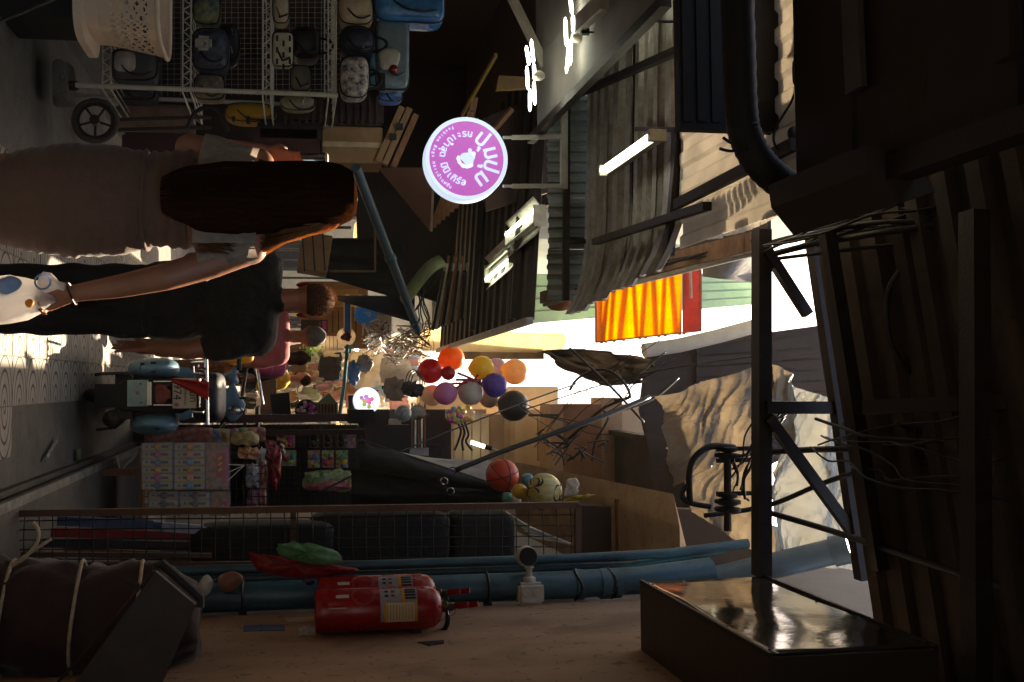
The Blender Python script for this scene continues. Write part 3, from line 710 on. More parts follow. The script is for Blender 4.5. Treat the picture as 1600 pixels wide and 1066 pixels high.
mb.tube(rg, .0035, 6, closed=True); mb.build('bracelet', mat('dark_bead', '#2a120a', .4), wo_)
mb = MB(); mb.tube(spl([W(405, 250, -.02), W(428, 262, -.03), W(446, 272, .02)], 6), .006, 6); mb.build('shoulder_strap', m_black, wo_)
# the plastic bag with a bottle in it
m_bag = mat('white_plastic_bag', '#e2dedb', .35, var=.08, scale=5, bump=.35, trans=.62, det=4)
B_ = px2(3.03)
bagt = thing('plastic_bag', 'white translucent plastic bag with blue print in the hand of the woman', 'bag', B_(-70, 470))
mb = MB(); rings = []
for x, y0, y1, d in ((88, 462, 474, .018), (76, 452, 484, .035), (62, 440, 490, .06), (40, 434, 500, .08), (15, 431, 506, .09), (-15, 432, 508, .10), (-45, 438, 508, .10), (-75, 450, 500, .09), (-88, 462, 488, .05)):
    hw = abs(B_(x, y0).x - B_(x, y1).x) / 2; c = B_(x, (y0 + y1) / 2)
    rings.append([c + V((math.cos(a) * hw, math.sin(a) * d, .004 * math.sin(a * 6))) * 1 + V((math.cos(a), math.sin(a), 0)) * .008 * noise.noise(V((math.cos(a) * 3, math.sin(a) * 3, x * .05))) for a in [2 * PI * k / 40 for k in range(40)]])
mb.loft(rings); mb.build('sack', m_bag, bagt, smooth=True)
m_bl = mat('blue_print', '#a3bbdc', .5, var=.2, trans=.5)
mb = MB(); mb.ell(B_(14, 446, -.075), (.030, .022, .034), jit=.4, sc=30, nu=20, nv=12); mb.build('print', m_bl, bagt, smooth=True)
mb = MB(); mb.ell(B_(46, 473, -.070), (.013, .010, .013), jit=.3, sc=40); mb.build('price_dot', mat('amber_label', '#d79a2c', .5, trans=.3), bagt)
mb = MB(); mb.lathe([(.03, 0), (.031, .02), (.022, .035), (.012, .05), (.012, .07)], B_(66, 440, -.03), V((.25, -.2, 1)), 16); mb.build('knot', m_bag, bagt, smooth=True)
mb = MB(); c = B_(68, 441, -.06); mb.tube([c + V((math.cos(a) * .022, -.01, math.sin(a) * .022)) for a in [2 * PI * k / 20 for k in range(20)]], .003, 6, closed=True); mb.build('handle_ring', m_bl, bagt, smooth=True)
# tumbler in the left hand
mb = MB(); tb = thing('tumbler', 'shiny steel tumbler raised in the left hand of the woman', 'tumbler', W(448, 256, .27))
mb.lathe([(.024, 0), (.028, .02), (.033, .145), (.031, .15)], W(440, 253, .30), W(500, 254, .30) - W(440, 253, .30), 24); mb.build('cup', m_chrome, tb, smooth=40)
mb = MB(); mb.lathe([(.034, .147), (.034, .155), (.026, .16)], W(440, 253, .30), W(500, 254, .30) - W(440, 253, .30), 24); mb.build('rim', m_white, tb, smooth=40)

# --- man in black
Ym = 4.85; N = px2(Ym)
m_bt = mat('black_cotton', '#0b0b0c', .9, var=.3, scale=12, bump=.3, sheen=.15)
ma = thing('person', 'man with cropped hair in black t-shirt and black trousers seen from behind', 'person', (N(0, 470).x, Ym, 0))
mb = MB(); head(mb, N(487, 469), V((.12, 1, 0)), .098)
cap(mb, N(468, 468, -.02), N(425, 470, 0), .056, .062)
shl, shr = N(414, 408, .02), N(404, 530, .02)
cap(mb, shl, shr, .07, .07); mb.ell(N(360, 470, .02), (.19, .12, .26)); mb.ell(N(255, 470, .02), (.16, .11, .2))
for q in (-1, 1):
    h_ = N(220, 470 + 26 * q, .02); kn = V((h_.x, Ym + .08 * q, .50)); an = V((h_.x, Ym + .12 * q + .02, .09))
    cap(mb, h_, kn, .085, .055); cap(mb, kn, an, .055, .038); cap(mb, an + V((0, -.03, -.04)), an + V((0, .17, -.06)), .04, .033)
ela = N(292, 548, -.02); wra = N(232, 543, .06)
cap(mb, shr, ela, .056, .045); cap(mb, ela, wra, .044, .029); hand(mb, wra, N(180, 540, .03) - wra, V((-.8, -.6, 0)), 1.12, .07, 1, .14)
ell_ = N(300, 408, .08); wll = N(262, 432, .28); cap(mb, shl, ell_, .056, .045); cap(mb, ell_, wll, .044, .029); hand(mb, wll, V((0, .3, -1)), V((1, 0, 0)), 1.0, .5, -1)
body_m = remeshed(mb, .0055, 5).build('body', m_skin, ma, smooth=True)
mb = MB(); cap(mb, shl + V((.01, 0, 0)), shr + V((-.01, 0, 0)), .094, .094, 16); mb.ell(N(358, 470, .02), (.21, .135, .27)); mb.ell(N(268, 470, .02), (.195, .13, .25), .85)
cap(mb, shr, shr.lerp(ela, .62), .084, .078); cap(mb, shl, shl.lerp(ell_, .62), .084, .078); cap(mb, N(418, 470, .0), N(434, 469, -.01), .085, .066)
def wrinkle(mb, amp, sc):
    for v in mb.b.verts: v.co += V((noise.noise(v.co * sc), noise.noise(v.co * sc + V((7, 0, 0))), 0)) * amp
    return mb
wrinkle(wrinkle(remeshed(mb, .009, 4), .013, 9), .006, 22).build('t_shirt', m_bt, ma, smooth=True)
mb = MB(); mb.ell(N(225, 470, .02), (.175, .125, .16))
for q in (-1, 1):
    h_ = N(220, 470 + 26 * q, .02); kn = V((h_.x, Ym + .08 * q, .50)); an = V((h_.x, Ym + .12 * q + .02, .09)); cap(mb, h_, kn, .105, .085); cap(mb, kn, an, .085, .075)
wrinkle(remeshed(mb, .011, 4), .014, 9).build('trousers', mat('charcoal_cloth', '#111112', .9, var=.3, scale=14, bump=.2), ma, smooth=True)
mb = MB(); hd = N(487, 469)
mb.ell(hd + V((0, -.010, .022)), (.083, .098, .096), nu=28, nv=18, jit=.03, sc=30)
for v in mb.b.verts:
    if v.co.z < hd.z - .03: v.co.z = hd.z - .03; v.co += (hd - v.co) * .08
mb.build('hair', mat('cropped_hair', '#4a3019', .8, var=.4, scale=60, bump=.6, trans=.1), ma, smooth=True)
mb = MB(); rnd = random.Random(5)
for i in range(700):
    a = rnd.uniform(0, 2 * PI); e = rnd.uniform(-.15, 1.5); n_ = V((math.cos(a) * math.cos(e), math.sin(a) * math.cos(e), math.sin(e)))
    p = hd + V((0, -.010, .022)) + V((n_.x * .081, n_.y * .096, n_.z * .094)); mb.tube([p, p + n_ * .012 + V((0, 0, .002))], [.0011, .0006], 3)
mb.build('hair_stubble', m_hairglow, ma, kind='stuff')  # stubble takes the same painted rim glow
for q in (-1, 1):
    mb = MB(); ec = N(474, 469 + 23.5 * q, .0); mb.ell(ec, (.010, .024, .036), R=Matrix.Rotation(.4 * q, 3, 'Z')); mb.build('ear', mat('ear_skin_glow', '#b2452f', .5, var=.1, trans=.75), ma, smooth=True)  # red sun glow painted into the ear colour
    pf = N(0, 470 + 26 * q); mb = MB(); mb.ell(V((pf.x, Ym + .12 * q + .07, .045)), (.048, .13, .044), .7); mb.build('shoe', m_rubber, ma, smooth=True)

# --- smaller figures down the alley
def figure(lbl, Y, hx, hy, sc, shirt, pants, hairm, face=V((0, 1, 0)), seated=False, arms=None, hairlong=False):
    c = P(hx, hy, Y); x0 = c.x; z = c.z
    t = thing('person', lbl, 'person', (x0, Y, 0)); mb = MB(); head(mb, c, face, .1 * sc)
    f = V(face).normalized(); s_ = V((0, 0, 1)).cross(f).normalized()
    nk = c + V((0, 0, -.15 * sc)); sh = c + V((0, 0, -.26 * sc)); hp_ = c + V((0, 0, -.74 * sc)) - f * (.05 if seated else 0)
    cap(mb, c + V((0, 0, -.06)) * sc, nk, .05 * sc, .055 * sc); cap(mb, sh - s_ * .16 * sc, sh + s_ * .16 * sc, .06 * sc, .06 * sc)
    mb.ell(sh.lerp(hp_, .45), (.15 * sc, .11 * sc, .28 * sc)); mb.ell(hp_, (.15 * sc, .12 * sc, .14 * sc))
    legs = []
    for q in (-1, 1):
        h_ = hp_ + s_ * .085 * q * sc
        if seated: kn = h_ + f * .40 * sc + V((0, 0, .03)); an = V((kn.x, kn.y, max(.09, kn.z - .42 * sc))) + f * .06
        else: kn = V((h_.x, h_.y + .06 * q, h_.z * .54)); an = V((h_.x, h_.y + .1 * q, .09))
        cap(mb, h_, kn, .08 * sc, .055 * sc); cap(mb, kn, an, .055 * sc, .036 * sc); cap(mb, an, an + f * .13 * sc + V((0, 0, -.05)), .036 * sc, .03 * sc); legs.append((h_, kn, an))
    al = []
    for q in (-1, 1):
        s0 = sh + s_ * .18 * q * sc
        e, w_ = (arms[0 if q < 0 else 1] if arms else (None, None))
        e = e or s0 + V((0, .02, -.28 * sc)) + s_ * .05 * q; w_ = w_ or e + f * .14 * sc + V((0, 0, -.2 * sc))
        cap(mb, s0, e, .05 * sc, .04 * sc); cap(mb, e, w_, .04 * sc, .028 * sc); hand(mb, w_, w_ - e, f + V((0, 0, .01)), 1.0 * sc, .5, q); al.append((s0, e))
    remeshed(mb, .012, 3).build('body', m_skin, t, smooth=True)
    mb = MB(); cap(mb, sh - s_ * .16 * sc, sh + s_ * .16 * sc, .078 * sc, .078 * sc); mb.ell(sh.lerp(hp_, .48), (.19 * sc, .14 * sc, .30 * sc), .85)
    for s0, e in al: cap(mb, s0, s0.lerp(e, .7 if not arms else .98), .066 * sc, .062 * sc)
    wrinkle(remeshed(mb, .016, 3), .012, 10).build('shirt', shirt, t, smooth=True)
    mb = MB(); mb.ell(hp_, (.17 * sc, .14 * sc, .15 * sc))
    for h_, k_, a_ in legs: cap(mb, h_, k_, .10 * sc, .08 * sc); cap(mb, k_, a_, .078 * sc, .065 * sc)
    remeshed(mb, .016, 3).build('trousers', pants, t, smooth=True)
    mb = MB(); mb.ell(c + V((0, 0, .024 * sc)) - f * .022 * sc, (.088 * sc, .092 * sc, .096 * sc), jit=.08, sc=22, nu=24, nv=14)
    if hairlong: mb.ell(c - f * .07 * sc + V((0, 0, -.1)) * sc, (.08 * sc, .05 * sc, .2 * sc))
    mb.build('hair', hairm, t, smooth=True); return t
m_pink = mat('coral_cotton', '#b4595a', .85, var=.12, scale=6, bump=.2)
m_yel = mat('yellow_cotton', '#c99a16', .85, var=.12, scale=6, bump=.2)
m_dk = mat('dark_cloth', '#1c1a1d', .9, var=.2)
m_khaki = mat('khaki_cloth', '#6a5a45', .9, var=.2)
figure('broad person in a coral pink shirt walking away beyond the man in black', 9.6, 487, 526, 1.18, m_pink, m_khaki, mat('grey_hair', '#5f544c', .7, var=.3, scale=20))
figure('woman in dark top with brown hair beside the coral pink shirt', 10.6, 466, 560, .93, m_dk, m_khaki, m_hair, hairlong=True)
Yb = 13.0; hb = P(474, 592, Yb)
figure('boy in a yellow sweatshirt leaning sideways over a stall', Yb, 474, 592, .92, m_yel, m_dk, m_hair, face=V((-1, .15, -.1)), seated=False,
       arms=[(hb + V((-.24, -.1, -.40)), hb + V((-.46, -.1, -.38))), (hb + V((-.20, .2, -.40)), hb + V((-.45, .15, -.44)))])
# number on the sweatshirt sleeve
figure('small figure in red far down the sunlit alley', 17, 466, 545, .95, mat('red_cloth', '#8f2a22', .85), m_dk, m_hair)
figure('small figure in white far down the sunlit alley', 19, 464, 585, .95, m_white, m_dk, m_hair)
pb = thing('backpack', 'purple backpack carried by the woman in the dark top', 'backpack', P(405, 572, 10.2))
mb = MB(); mb.ell(P(422, 573, 10.25), (.13, .10, .17), .75, jit=.12, sc=9); mb.build('sack', mat('purple_nylon', '#74305f', .5, var=.25, scale=8, bump=.3), pb, smooth=True)
mb = MB(); mb.ell(P(415, 573, 10.13), (.09, .04, .08), .7); mb.build('pocket', mat('purple_nylon2', '#5f2450', .5, var=.2), pb, smooth=True)
mb = MB(); mb.tube(bez(P(442, 566, 10.25), P(452, 562, 10.25), P(452, 580, 10.25), P(441, 580, 10.25)), .012, 6); mb.build('strap', mat('pink_webbing', '#9c4a86', .7), pb)
yb = thing('plastic_bag', 'bulging yellow plastic bag hanging beside the coral pink shirt', 'bag', P(345, 552, 9.0))
mb = MB(); mb.ell(P(372, 553, 9.0), (.10, .09, .15), .9, jit=.22, sc=11, nu=24, nv=16); mb.build('sack', mat('yellow_film', '#b8922e', .35, var=.25, scale=8, bump=.5, trans=.4), yb, smooth=True)
mb = MB(); mb.tube(bez(P(393, 550, 9), P(404, 546, 9), P(406, 560, 9), P(394, 557, 9)), .008, 6); mb.build('handle', mat('yellow_film2', '#b8922e', .35, trans=.3), yb)
# ---------------------------------------------------------------- motor scooter
m_blue = mat('chipped_blue_paint', '#6d97ad', .38, var=.14, scale=4, bump=.08, col2='#4f7488')
m_lens = mat('red_lens', '#6a0a08', .15, var=.1)
VO = P(622, 622, 7.15); VX = P(300, 622, 7.15).x; VY = 7.15
def sp(px, py, dy=0):
    """rear-view pixel to the scooter's own plane"""
    return P(px, py, VY + dy)
sc_ = thing('motor_scooter', 'light blue step-through scooter with chipped paint parked facing away by the step', 'scooter', (VX, VY + .6, 0))
def wheel(nm, c, r, w):
    mb = MB(); mb.tube([c + V((0, math.cos(a) * (r - w), math.sin(a) * (r - w))) for a in [2 * PI * k / 36 for k in range(36)]], w, 12, closed=True)
    o = mb.build(nm, m_rubber, sc_, smooth=True)
    mb = MB(); mb.lathe([(.03, -.05), (.10, -.045), (r - 1.7 * w, -.035), (r - 1.6 * w, .035), (.10, .045), (.03, .05)], c, V((1, 0, 0)), 28); mb.build('rim', m_steel, o, smooth=40)
cx = VX - .02
wheel('rear_wheel', V((cx, VY + .27, .22)), .22, .052); wheel('front_wheel', V((cx, VY + 1.48, .22)), .22, .05)
mb = MB(); R_ = []
for y, w_, z0, z1 in ((.0, .10, .30, .62), (.05, .125, .28, .70), (.3, .14, .28, .76), (.6, .13, .28, .74), (.75, .15, .24, .45), (.9, .17, .22, .30), (1.15, .17, .22, .30)):
    R_.append([V((cx + sx * w_, VY + y, z)) for sx, z in ((-1, z0 + .03), (-.8, z0), (.8, z0), (1, z0 + .03), (1, z1 - .05), (.8, z1), (-.8, z1), (-1, z1 - .05))])
mb.loft(R_); mb.build('frame', m_black, sc_, smooth=40)
mb = MB(); R_ = []
for y, w_, z0, z1 in ((1.13, .20, .22, .34), (1.20, .24, .30, .60), (1.26, .22, .50, .80), (1.30, .13, .72, .95)):
    R_.append([V((cx + a * w_, VY + y + .10 * (1 - a * a), z0 + (z1 - z0) * .5)) for a in (-1, -.6, 0, .6, 1)] + [V((cx + a * w_, VY + y + .10 * (1 - a * a) + .03, z0 + (z1 - z0) * .5)) for a in (1, .6, 0, -.6, -1)])
mb.loft(R_); mb.build('leg_shield', m_blue, sc_, smooth=True)
for s, a in ((-1, (203, 565, 279, 595)), (1, (206, 640, 278, 673))):
    c = (sp((a[0] + a[2]) / 2, (a[1] + a[3]) / 2, .35)); hz = (a[2] - a[0]) / 210 / 2 * 1.04; hx = (a[3] - a[1]) / 210 / 2 * 1.12
    mb = MB(); R_ = []
    for j in range(13):
        t = -1 + 2 * j / 12; k = max(.03, (1 - abs(t) ** 2.6)) ** .5; yy = c.y + t * .36
        R_.append([V((c.x + s * .02 + math.copysign(abs(math.cos(q)) ** .75, math.cos(q)) * hx * k, yy, c.z - .03 * t + math.copysign(abs(math.sin(q)) ** .75, math.sin(q)) * hz * (k if t > 0 else k ** .7))) for q in [2 * PI * i / 24 for i in range(24)]])
    mb.loft(R_); cw = mb.build('cowl', m_blue, sc_, smooth=True)
    rnd = random.Random(s + 4)
    for i in range(5 if s < 0 else 2):                # paint chips
        z = c.z + rnd.uniform(-.09, .12); x_ = c.x + s * .02 + rnd.uniform(-.5, .45) * hx; 
        mb = MB(); mb.box((x_, VY + .012 + .012 * i * 0, z), (.016 + .012 * rnd.random(), .012, .02 + .02 * rnd.random())); mb.build('paint_chip', m_black, cw)
mb = MB(); a, b = sp(199, 594, -.03), sp(231, 635, -.03); mb.box(((a.x + b.x) / 2, VY - .02, (a.z + b.z) / 2), (b.x - a.x, .02, b.z - a.z))
tp = mb.build('tail_panel', mat('pale_blue_plate', '#8ba5a8', .5, var=.2, scale=12), sc_)
for x, y in ((220, 600), (221, 629)): mb = MB(); mb.lathe([(.006, 0), (.006, .012)], sp(x, y, -.03), V((0, -1, 0)), 8); mb.build('bolt', m_steel, tp)
mb = MB(); mb.lathe([(.014, 0), (.012, .006)], sp(215, 614, -.032), V((0, -1, 0)), 12); mb.build('rust_spot', mat('rust_patch', '#a0765a', .8), tp)
mb = MB(); a, b = sp(231, 597), sp(238, 633); mb.box(((a.x + b.x) / 2, VY - .025, (a.z + b.z) / 2), (b.x - a.x, .03, b.z - a.z)); mb.build('chrome_strip', m_chrome, sc_)
mb = MB(); a, b = sp(239, 594), sp(270, 636); mb.box(((a.x + b.x) / 2, VY - .01, (a.z + b.z) / 2), (b.x - a.x, .05, b.z - a.z)); lh = mb.build('lamp_housing', m_black, sc_)
mb = MB(); mb.prism([sp(*q, -.04) for q in ((244, 603), (247, 600), (261, 602), (262, 608), (267, 610), (268, 622), (262, 624), (260, 629), (247, 631), (244, 627))], (0, -.035, 0)); mb.build('tail_light', m_lens, lh)
for y in (596, 633): mb = MB(); mb.beam(sp(240, y, -.04), sp(269, y, -.04), .008, .008); mb.build('trim', m_chrome, lh)
# number plate, Thai two line style
mb = MB(); a, b = sp(270, 591, -.035), sp(307, 638, -.035); mb.box(((a.x + b.x) / 2, VY - .04, (a.z + b.z) / 2), (b.x - a.x, .006, b.z - a.z)); npl = mb.build('number_plate', mat('plate_white', '#b5aa98', .5, var=.15, scale=20), sc_)
FR = Matrix(((1, 0, 0, 0), (0, 0, -1, 0), (0, 1, 0, 0), (0, 0, 0, 1)))     # text facing the viewer (-Y), upright
pc = V(((a.x + b.x) / 2, VY - .0445, (a.z + b.z) / 2))
for t_, dx, dz, s in (('1 บท', 0, .058, .068), ('กรุงเทพมหานคร', .01, .006, .024), ('974', -.01, -.052, .078)):
    mb = MB(); mb.text(t_, Matrix.Translation(pc + V((dx, 0, dz))) @ FR, s, .001); mb.build('lettering', m_black, npl)
mb = MB(); mb.lathe([(.016, 0), (.016, .003)], pc + V((.082, 0, -.055)), V((0, -1, 0)), 16); mb.build('sticker', mat('pink_sticker', '#b7606b', .6), npl)
# luggage rack, seat, red rag
mb = MB()
mb.tube([sp(322, 561, -.05), sp(323, 600, -.05), sp(324, 664, -.05)], .014, 10)
for y in (566, 600, 640): mb.tube([sp(322, y, -.05), sp(312, y, .1), sp(300, y, .2)], .009, 8)
mb.tube([sp(310, 570, -.06), sp(310, 576, -.06), sp(323, 576, -.06)], .008, 8); mb.tube([sp(302, 572, .0), sp(303, 584, .0), sp(322, 586, -.04)], .008, 8)
mb.tube([sp(300, 652, .0), sp(301, 644, .0), sp(318, 644, -.04)], .008, 8); mb.tube([sp(322, 591, -.055), sp(312, 592, -.055), sp(311, 637, -.055), sp(323, 638, -.055)], .008, 8)
mb.build('rack', m_chrome, sc_, smooth=40)
mb = MB(); mb.ell(sp(328, 621, .35), (.19, .34, .11), .45, nu=28, nv=14); mb.build('seat', mat('black_vinyl', '#0d0e11', .5, var=.2, scale=10, bump=.15), sc_, smooth=True)
m_redc = mat('red_cloth_rag', '#a31317', .8, var=.2, scale=12, bump=.3, trans=.15)
mb = MB(); mb.sheet(lambda u, v: sp(326 - 58 * v, 597 + (18 - 12 * v) * u - 6 * v + 10 * (1 - v) * u, -.075 - .012 * math.sin(u * 9 + v * 3)), 12, 14, .004)
tag(mb.build('rag', m_redc, smooth=True), 'red rag hung over the rack of the parked scooter', 'rag')
# steering head, grips, mirror, levers
hd_ = sp(368, 635, 1.15)
mb = MB(); mb.tube([V((cx, VY + 1.42, .3)), V((cx, VY + 1.30, .70)), V((cx, VY + 1.22, 1.0))], .045, 12); mb.build('steering_column', m_blue, sc_, smooth=True)
mb = MB(); mb.loft([[sp(x, y, 1.15) + V((0, d, 0)) for x, y, d in q] for q in (
    [(360, 600, -.05), (366, 600, -.05), (366, 600, .05), (360, 600, .05)], [(352, 618, -.06), (372, 614, -.06), (372, 614, .08), (352, 618, .08)],
    [(346, 634, -.08), (383, 632, -.08), (383, 632, .12), (346, 634, .12)], [(352, 648, -.07), (378, 648, -.07), (378, 648, .08), (352, 648, .08)], [(360, 658, -.05), (368, 658, -.05), (368, 658, .05), (360, 658, .05)])])
bmesh.ops.subdivide_edges(mb.b, edges=mb.b.edges[:], cuts=2, use_grid_fill=True, smooth=.6)
mb.build('headset', m_blue, sc_, smooth=True)
mb = MB(); mb.tube([sp(352, 590, 1.15), sp(364, 584, 1.15), sp(372, 572, 1.15)], [.035, .03, .024], 12); mb.tube([sp(366, 600, 1.15), sp(362, 586, 1.15)], .04, 12); mb.build('bar', m_blue, sc_, smooth=True)
mb = MB(); mb.tube([sp(374, 579, 1.13), sp(374, 560, 1.13)], .021, 12); mb.build('grip', m_rubber, sc_, smooth=40)
mb = MB(); mb.tube([sp(352, 652, 1.13), sp(347, 668, 1.13)], .021, 12); mb.build('grip', m_rubber, sc_, smooth=40)
mb = MB(); mb.tube([sp(366, 632, 1.08), sp(372, 640, 1.0)], .006, 6); ms = mb.build('mirror_stem', m_chrome, sc_)
mb = MB(); mb.ell(sp(369, 641, .95), (.036, .012, .062), nu=20); mb.build('mirror', m_chrome, sc_, smooth=True)
mb = MB(); mb.ell(sp(379, 622, 1.0), (.012, .02, .03)); mb.build('dial', m_black, sc_, smooth=True)
for pts in (((352, 660), (340, 672), (334, 690)), ((350, 664), (343, 676), (342, 684))): mb = MB(); mb.tube([sp(*q, 1.1) for q in pts], .006, 6); mb.build('lever', m_chrome, sc_)
# crash bars, stand, exhaust, mudguard
mb = MB(); mb.tube([sp(205, 600, .1), sp(205, 590, .05), sp(200, 583, 0), sp(160, 584, 0), sp(148, 586, 0)], .012, 8); mb.tube([sp(208, 598, .1), sp(186, 582, .05)], .008, 8); mb.build('crash_bar', m_steel, sc_, smooth=True)
mb = MB(); mb.tube([sp(206, 645, .1), sp(180, 668, .1), sp(150, 672, .1)], .012, 8); mb.build('side_stand', m_steel, sc_, smooth=True)
mb = MB(); mb.lathe([(.02, 0), (.06, .03), (.065, .22), (.05, .25), (.02, .26)], sp(172, 655, -.0), V((0, 1, 0)), 16); mb.build('exhaust', m_steel, sc_, smooth=40)
mb = MB(); mb.box((cx, VY + .02, .24), (.17, .012, .22)); mb.build('mud_flap', m_rubber, sc_)
mb = MB(); mb.ell(V((cx, VY + 1.46, .34)), (.09, .24, .14), .8); mb.build('front_mudguard', m_blue, sc_, smooth=True)
mb = MB(); mb.box((cx - .10, VY + .12, .33), (.10, .2, .12)); mb.box((cx + .12, VY + .12, .33), (.10, .2, .12)); mb.box((cx, VY + .25, .40), (.30, .3, .10)); mb.build('engine', m_black, sc_)

# another scooter farther along, mostly hidden
s2 = thing('motor_scooter', 'dark scooter parked in front of the light blue one', 'scooter', (VX + .05, 9.3, 0)); SO = V((VX + .05, 9.3, 0))
for yy in (0, 1.2):
    mb = MB(); mb.tube([SO + V((0, yy + math.cos(a) * .2, .25 + math.sin(a) * .2)) for a in [2 * PI * k / 28 for k in range(28)]], .045, 10, closed=True); mb.build('wheel', m_rubber, s2, smooth=True)
mb = MB(); mb.ell(SO + V((0, .2, .6)), (.15, .45, .18), .8); mb.build('body', m_black, s2, smooth=True)
mb = MB(); mb.ell(SO + V((0, .15, .8)), (.13, .35, .07), .7); mb.build('seat', m_black, s2, smooth=True)
mb = MB(); mb.tube([SO + V((0, 1.15, .3)), SO + V((0, 1.0, 1.0))], .04, 10); mb.tube([SO + V((-.32, .95, 1.05)), SO + V((0, 1.0, 1.0)), SO + V((.32, .95, 1.05))], .02, 8); mb.build('handlebar', m_steel, s2)
mb = MB(); mb.ell(SO + V((0, -.25, .62)), (.07, .03, .05)); mb.build('tail_light', m_lens, s2, smooth=True)
mb = MB(); mb.ell(SO + V((.28, .85, 1.18)), (.06, .015, .045)); mb.build('mirror', m_chrome, s2, smooth=True)

# ---------------------------------------------------------------- pink round sign on its bracket
Ys = 6.0
def ring_sign(lbl, px, py, r, Y, face_mat, rim_mat, depth=.12, name='round_sign'):
    c = P(px, py, Y); t = thing(name, lbl, 'sign', c)
    mb = MB(); mb.lathe([(r * .90, 0), (r * .985, -.012), (r, -.0), (r, depth), (r * .97, depth + .01)], c, V((0, 1, 0)), 64); mb.build('rim', rim_mat, t, smooth=40)
    mb = MB(); mb.lathe([(r * .895, -.004), (r * .895, .006)], c, V((0, 1, 0)), 64); mb.build('face', face_mat, t, smooth=40); return t, c
m_sgp = emit('sign_pink', '#ab5cb6', .28); m_sgw = emit('sign_white', '#b9d2ee', .30)
R0 = 68 / 1500 * Ys * .99
sg, sc0 = ring_sign('round lit pink shop sign with white Thai lettering hung from a white bracket', 729, 248, R0, Ys, m_sgp, m_sgw)
def arc_text(mb, clusters, R, a0, a1, size, top=True):
    n_ = len(clusters)
    for i, ch in enumerate(clusters):
        a = math.radians(a0 + (a1 - a0) * (i / max(1, n_ - 1)))
        p = sc0 + V((math.cos(a) * R, -.0075, math.sin(a) * R)); rot = a - PI / 2 if top else a + PI / 2
        mb.text(ch, Matrix.Translation(p) @ FR @ Matrix.Rotation(rot, 4, 'Z'), size, .0012, bold=.022)
for ch, an in (('ปุ', 142), ('ม', 104), ('ปุ', 74), ('ม', 36)): mb = MB(); arc_text(mb, [ch], R0 * .60, an, an, R0 * .52); mb.build('letter', m_sgw, sg)
mb = MB(); arc_text(mb, ['ก', 'ร', 'ะ', 'เ', 'ป๋', 'า', 'สุ', 'ด', ' ', 'มิ', 'นิ', 'เ', 'กิ', 'ร์', 'ล'], R0 * .58, 172, 352, R0 * .23, False); mb.build('lettering', m_sgw, sg)
mb = MB(); arc_text(mb, list('Fashion Bags') + [' ', 'ก', 'ร', 'ะ', 'เ', 'ป๋', 'า', 'แ', 'ฟ', 'ชั่', 'น'], R0 * .80, 205, 330, R0 * .105, False); mb.build('lettering', m_sgw, sg)
mb = MB(); rnd = random.Random(8)                       # white head with curly locks, plain emblem
mb.prism([sc0 + V((math.cos(a), 0, math.sin(a))) * R0 * (.17 + .03 * math.sin(3 * a + 1)) + V((.0, -.0045, .01)) for a in [2 * PI * k / 28 for k in range(28)]], (0, -.003, 0))
for k in range(12):
    a = -PI * .55 + k / 11 * PI * .75; p = sc0 + V((math.cos(a) * R0 * .20, -.0045, math.sin(a) * R0 * .20)); r = R0 * rnd.uniform(.03, .055)
    mb.lathe([(r, 0), (r, .003)], p, V((0, -1, 0)), 10)
for a in (2.2, 2.75): p = sc0 + V((math.cos(a) * R0 * .21, -.0045, math.sin(a) * R0 * .21)); mb.lathe([(R0 * .05, 0), (R0 * .05, .003)], p, V((0, -1, 0)), 10)
mb.build('emblem', m_sgw, sg)
br = thing('sign_bracket', 'white square-tube bracket with brace carrying the round pink sign', 'bracket', P(880, 200, Ys))
for a, b, w_, nm in (((881, 296), (881, -60), .042, 'beam'), ((800, 215), (877, 214), .026, 'hanger'), ((800, 291), (877, 291), .026, 'hanger'), ((874, 148), (782, -40), .05, 'brace')):
    mb = MB(); mb.beam(P(*a, Ys + .06), P(*b, Ys + .06), w_, w_, up=V((0, 1, 0))); mb.build(nm, m_white, br)
for y in (215, 291):
    mb = MB(); mb.beam(P(786, y, Ys + .06), P(800, y, Ys + .06), .016); mb.build('stud', m_white, br)

# ---------------------------------------------------------------- lamps
m_tube = emit('tube_light', '#e9f7e6', 2.6); m_tubedim = mat('unlit_tube', '#aeb09c', .3)
m_led = emit('led_light', '#eef7ec', 3.2)
def led_lamp(lbl, px, py, Y, blades):
    c = P(px, py, Y); t = thing('led_lamp', lbl, 'lamp', c, )
    mb = MB(); mb.lathe([(.02, 0), (.03, .02), (.03, .05), (.015, .07)], c + V((0, 0, .02)), V((0, 0, 1)), 14); mb.build('socket', m_white, t, smooth=40)
    for (x0, y0, x1, y1) in blades:
        a, b = P(px + x0, py + y0, Y), P(px + x1, py + y1, Y)
        mb = MB(); n_ = (b - a).normalized(); mb.tube([a, a.lerp(b, .15), a.lerp(b, .85), b], [.010, .022, .022, .009], 10, flat=.4); mb.build('blade', m_led, t, smooth=True)
    return t
led_lamp('four-bladed white lamp left of the sign brace', 828, 118, 5.6, [(-6, -46, -1, -16), (2, -56, 6, -18), (-5, -14, -3, 22), (6, -18, 8, 8), (0, 22, 0, 56), (6, 10, 8, 46)])
led_lamp('tall white bladed lamp in front of the bracket beam', 888, 58, 5.2, [(2, -70, 6, -36), (-5, -30, -3, 14), (7, -34, 8, -8), (2, 6, -3, 56), (4, 4, 3, 44)])
led_lamp('white bladed lamp under the ceiling at the top left corner', 962, -8, 5.0, [(-9, -6, -10, 34), (5, -8, 8, 38), (-2, -30, 0, -10)])
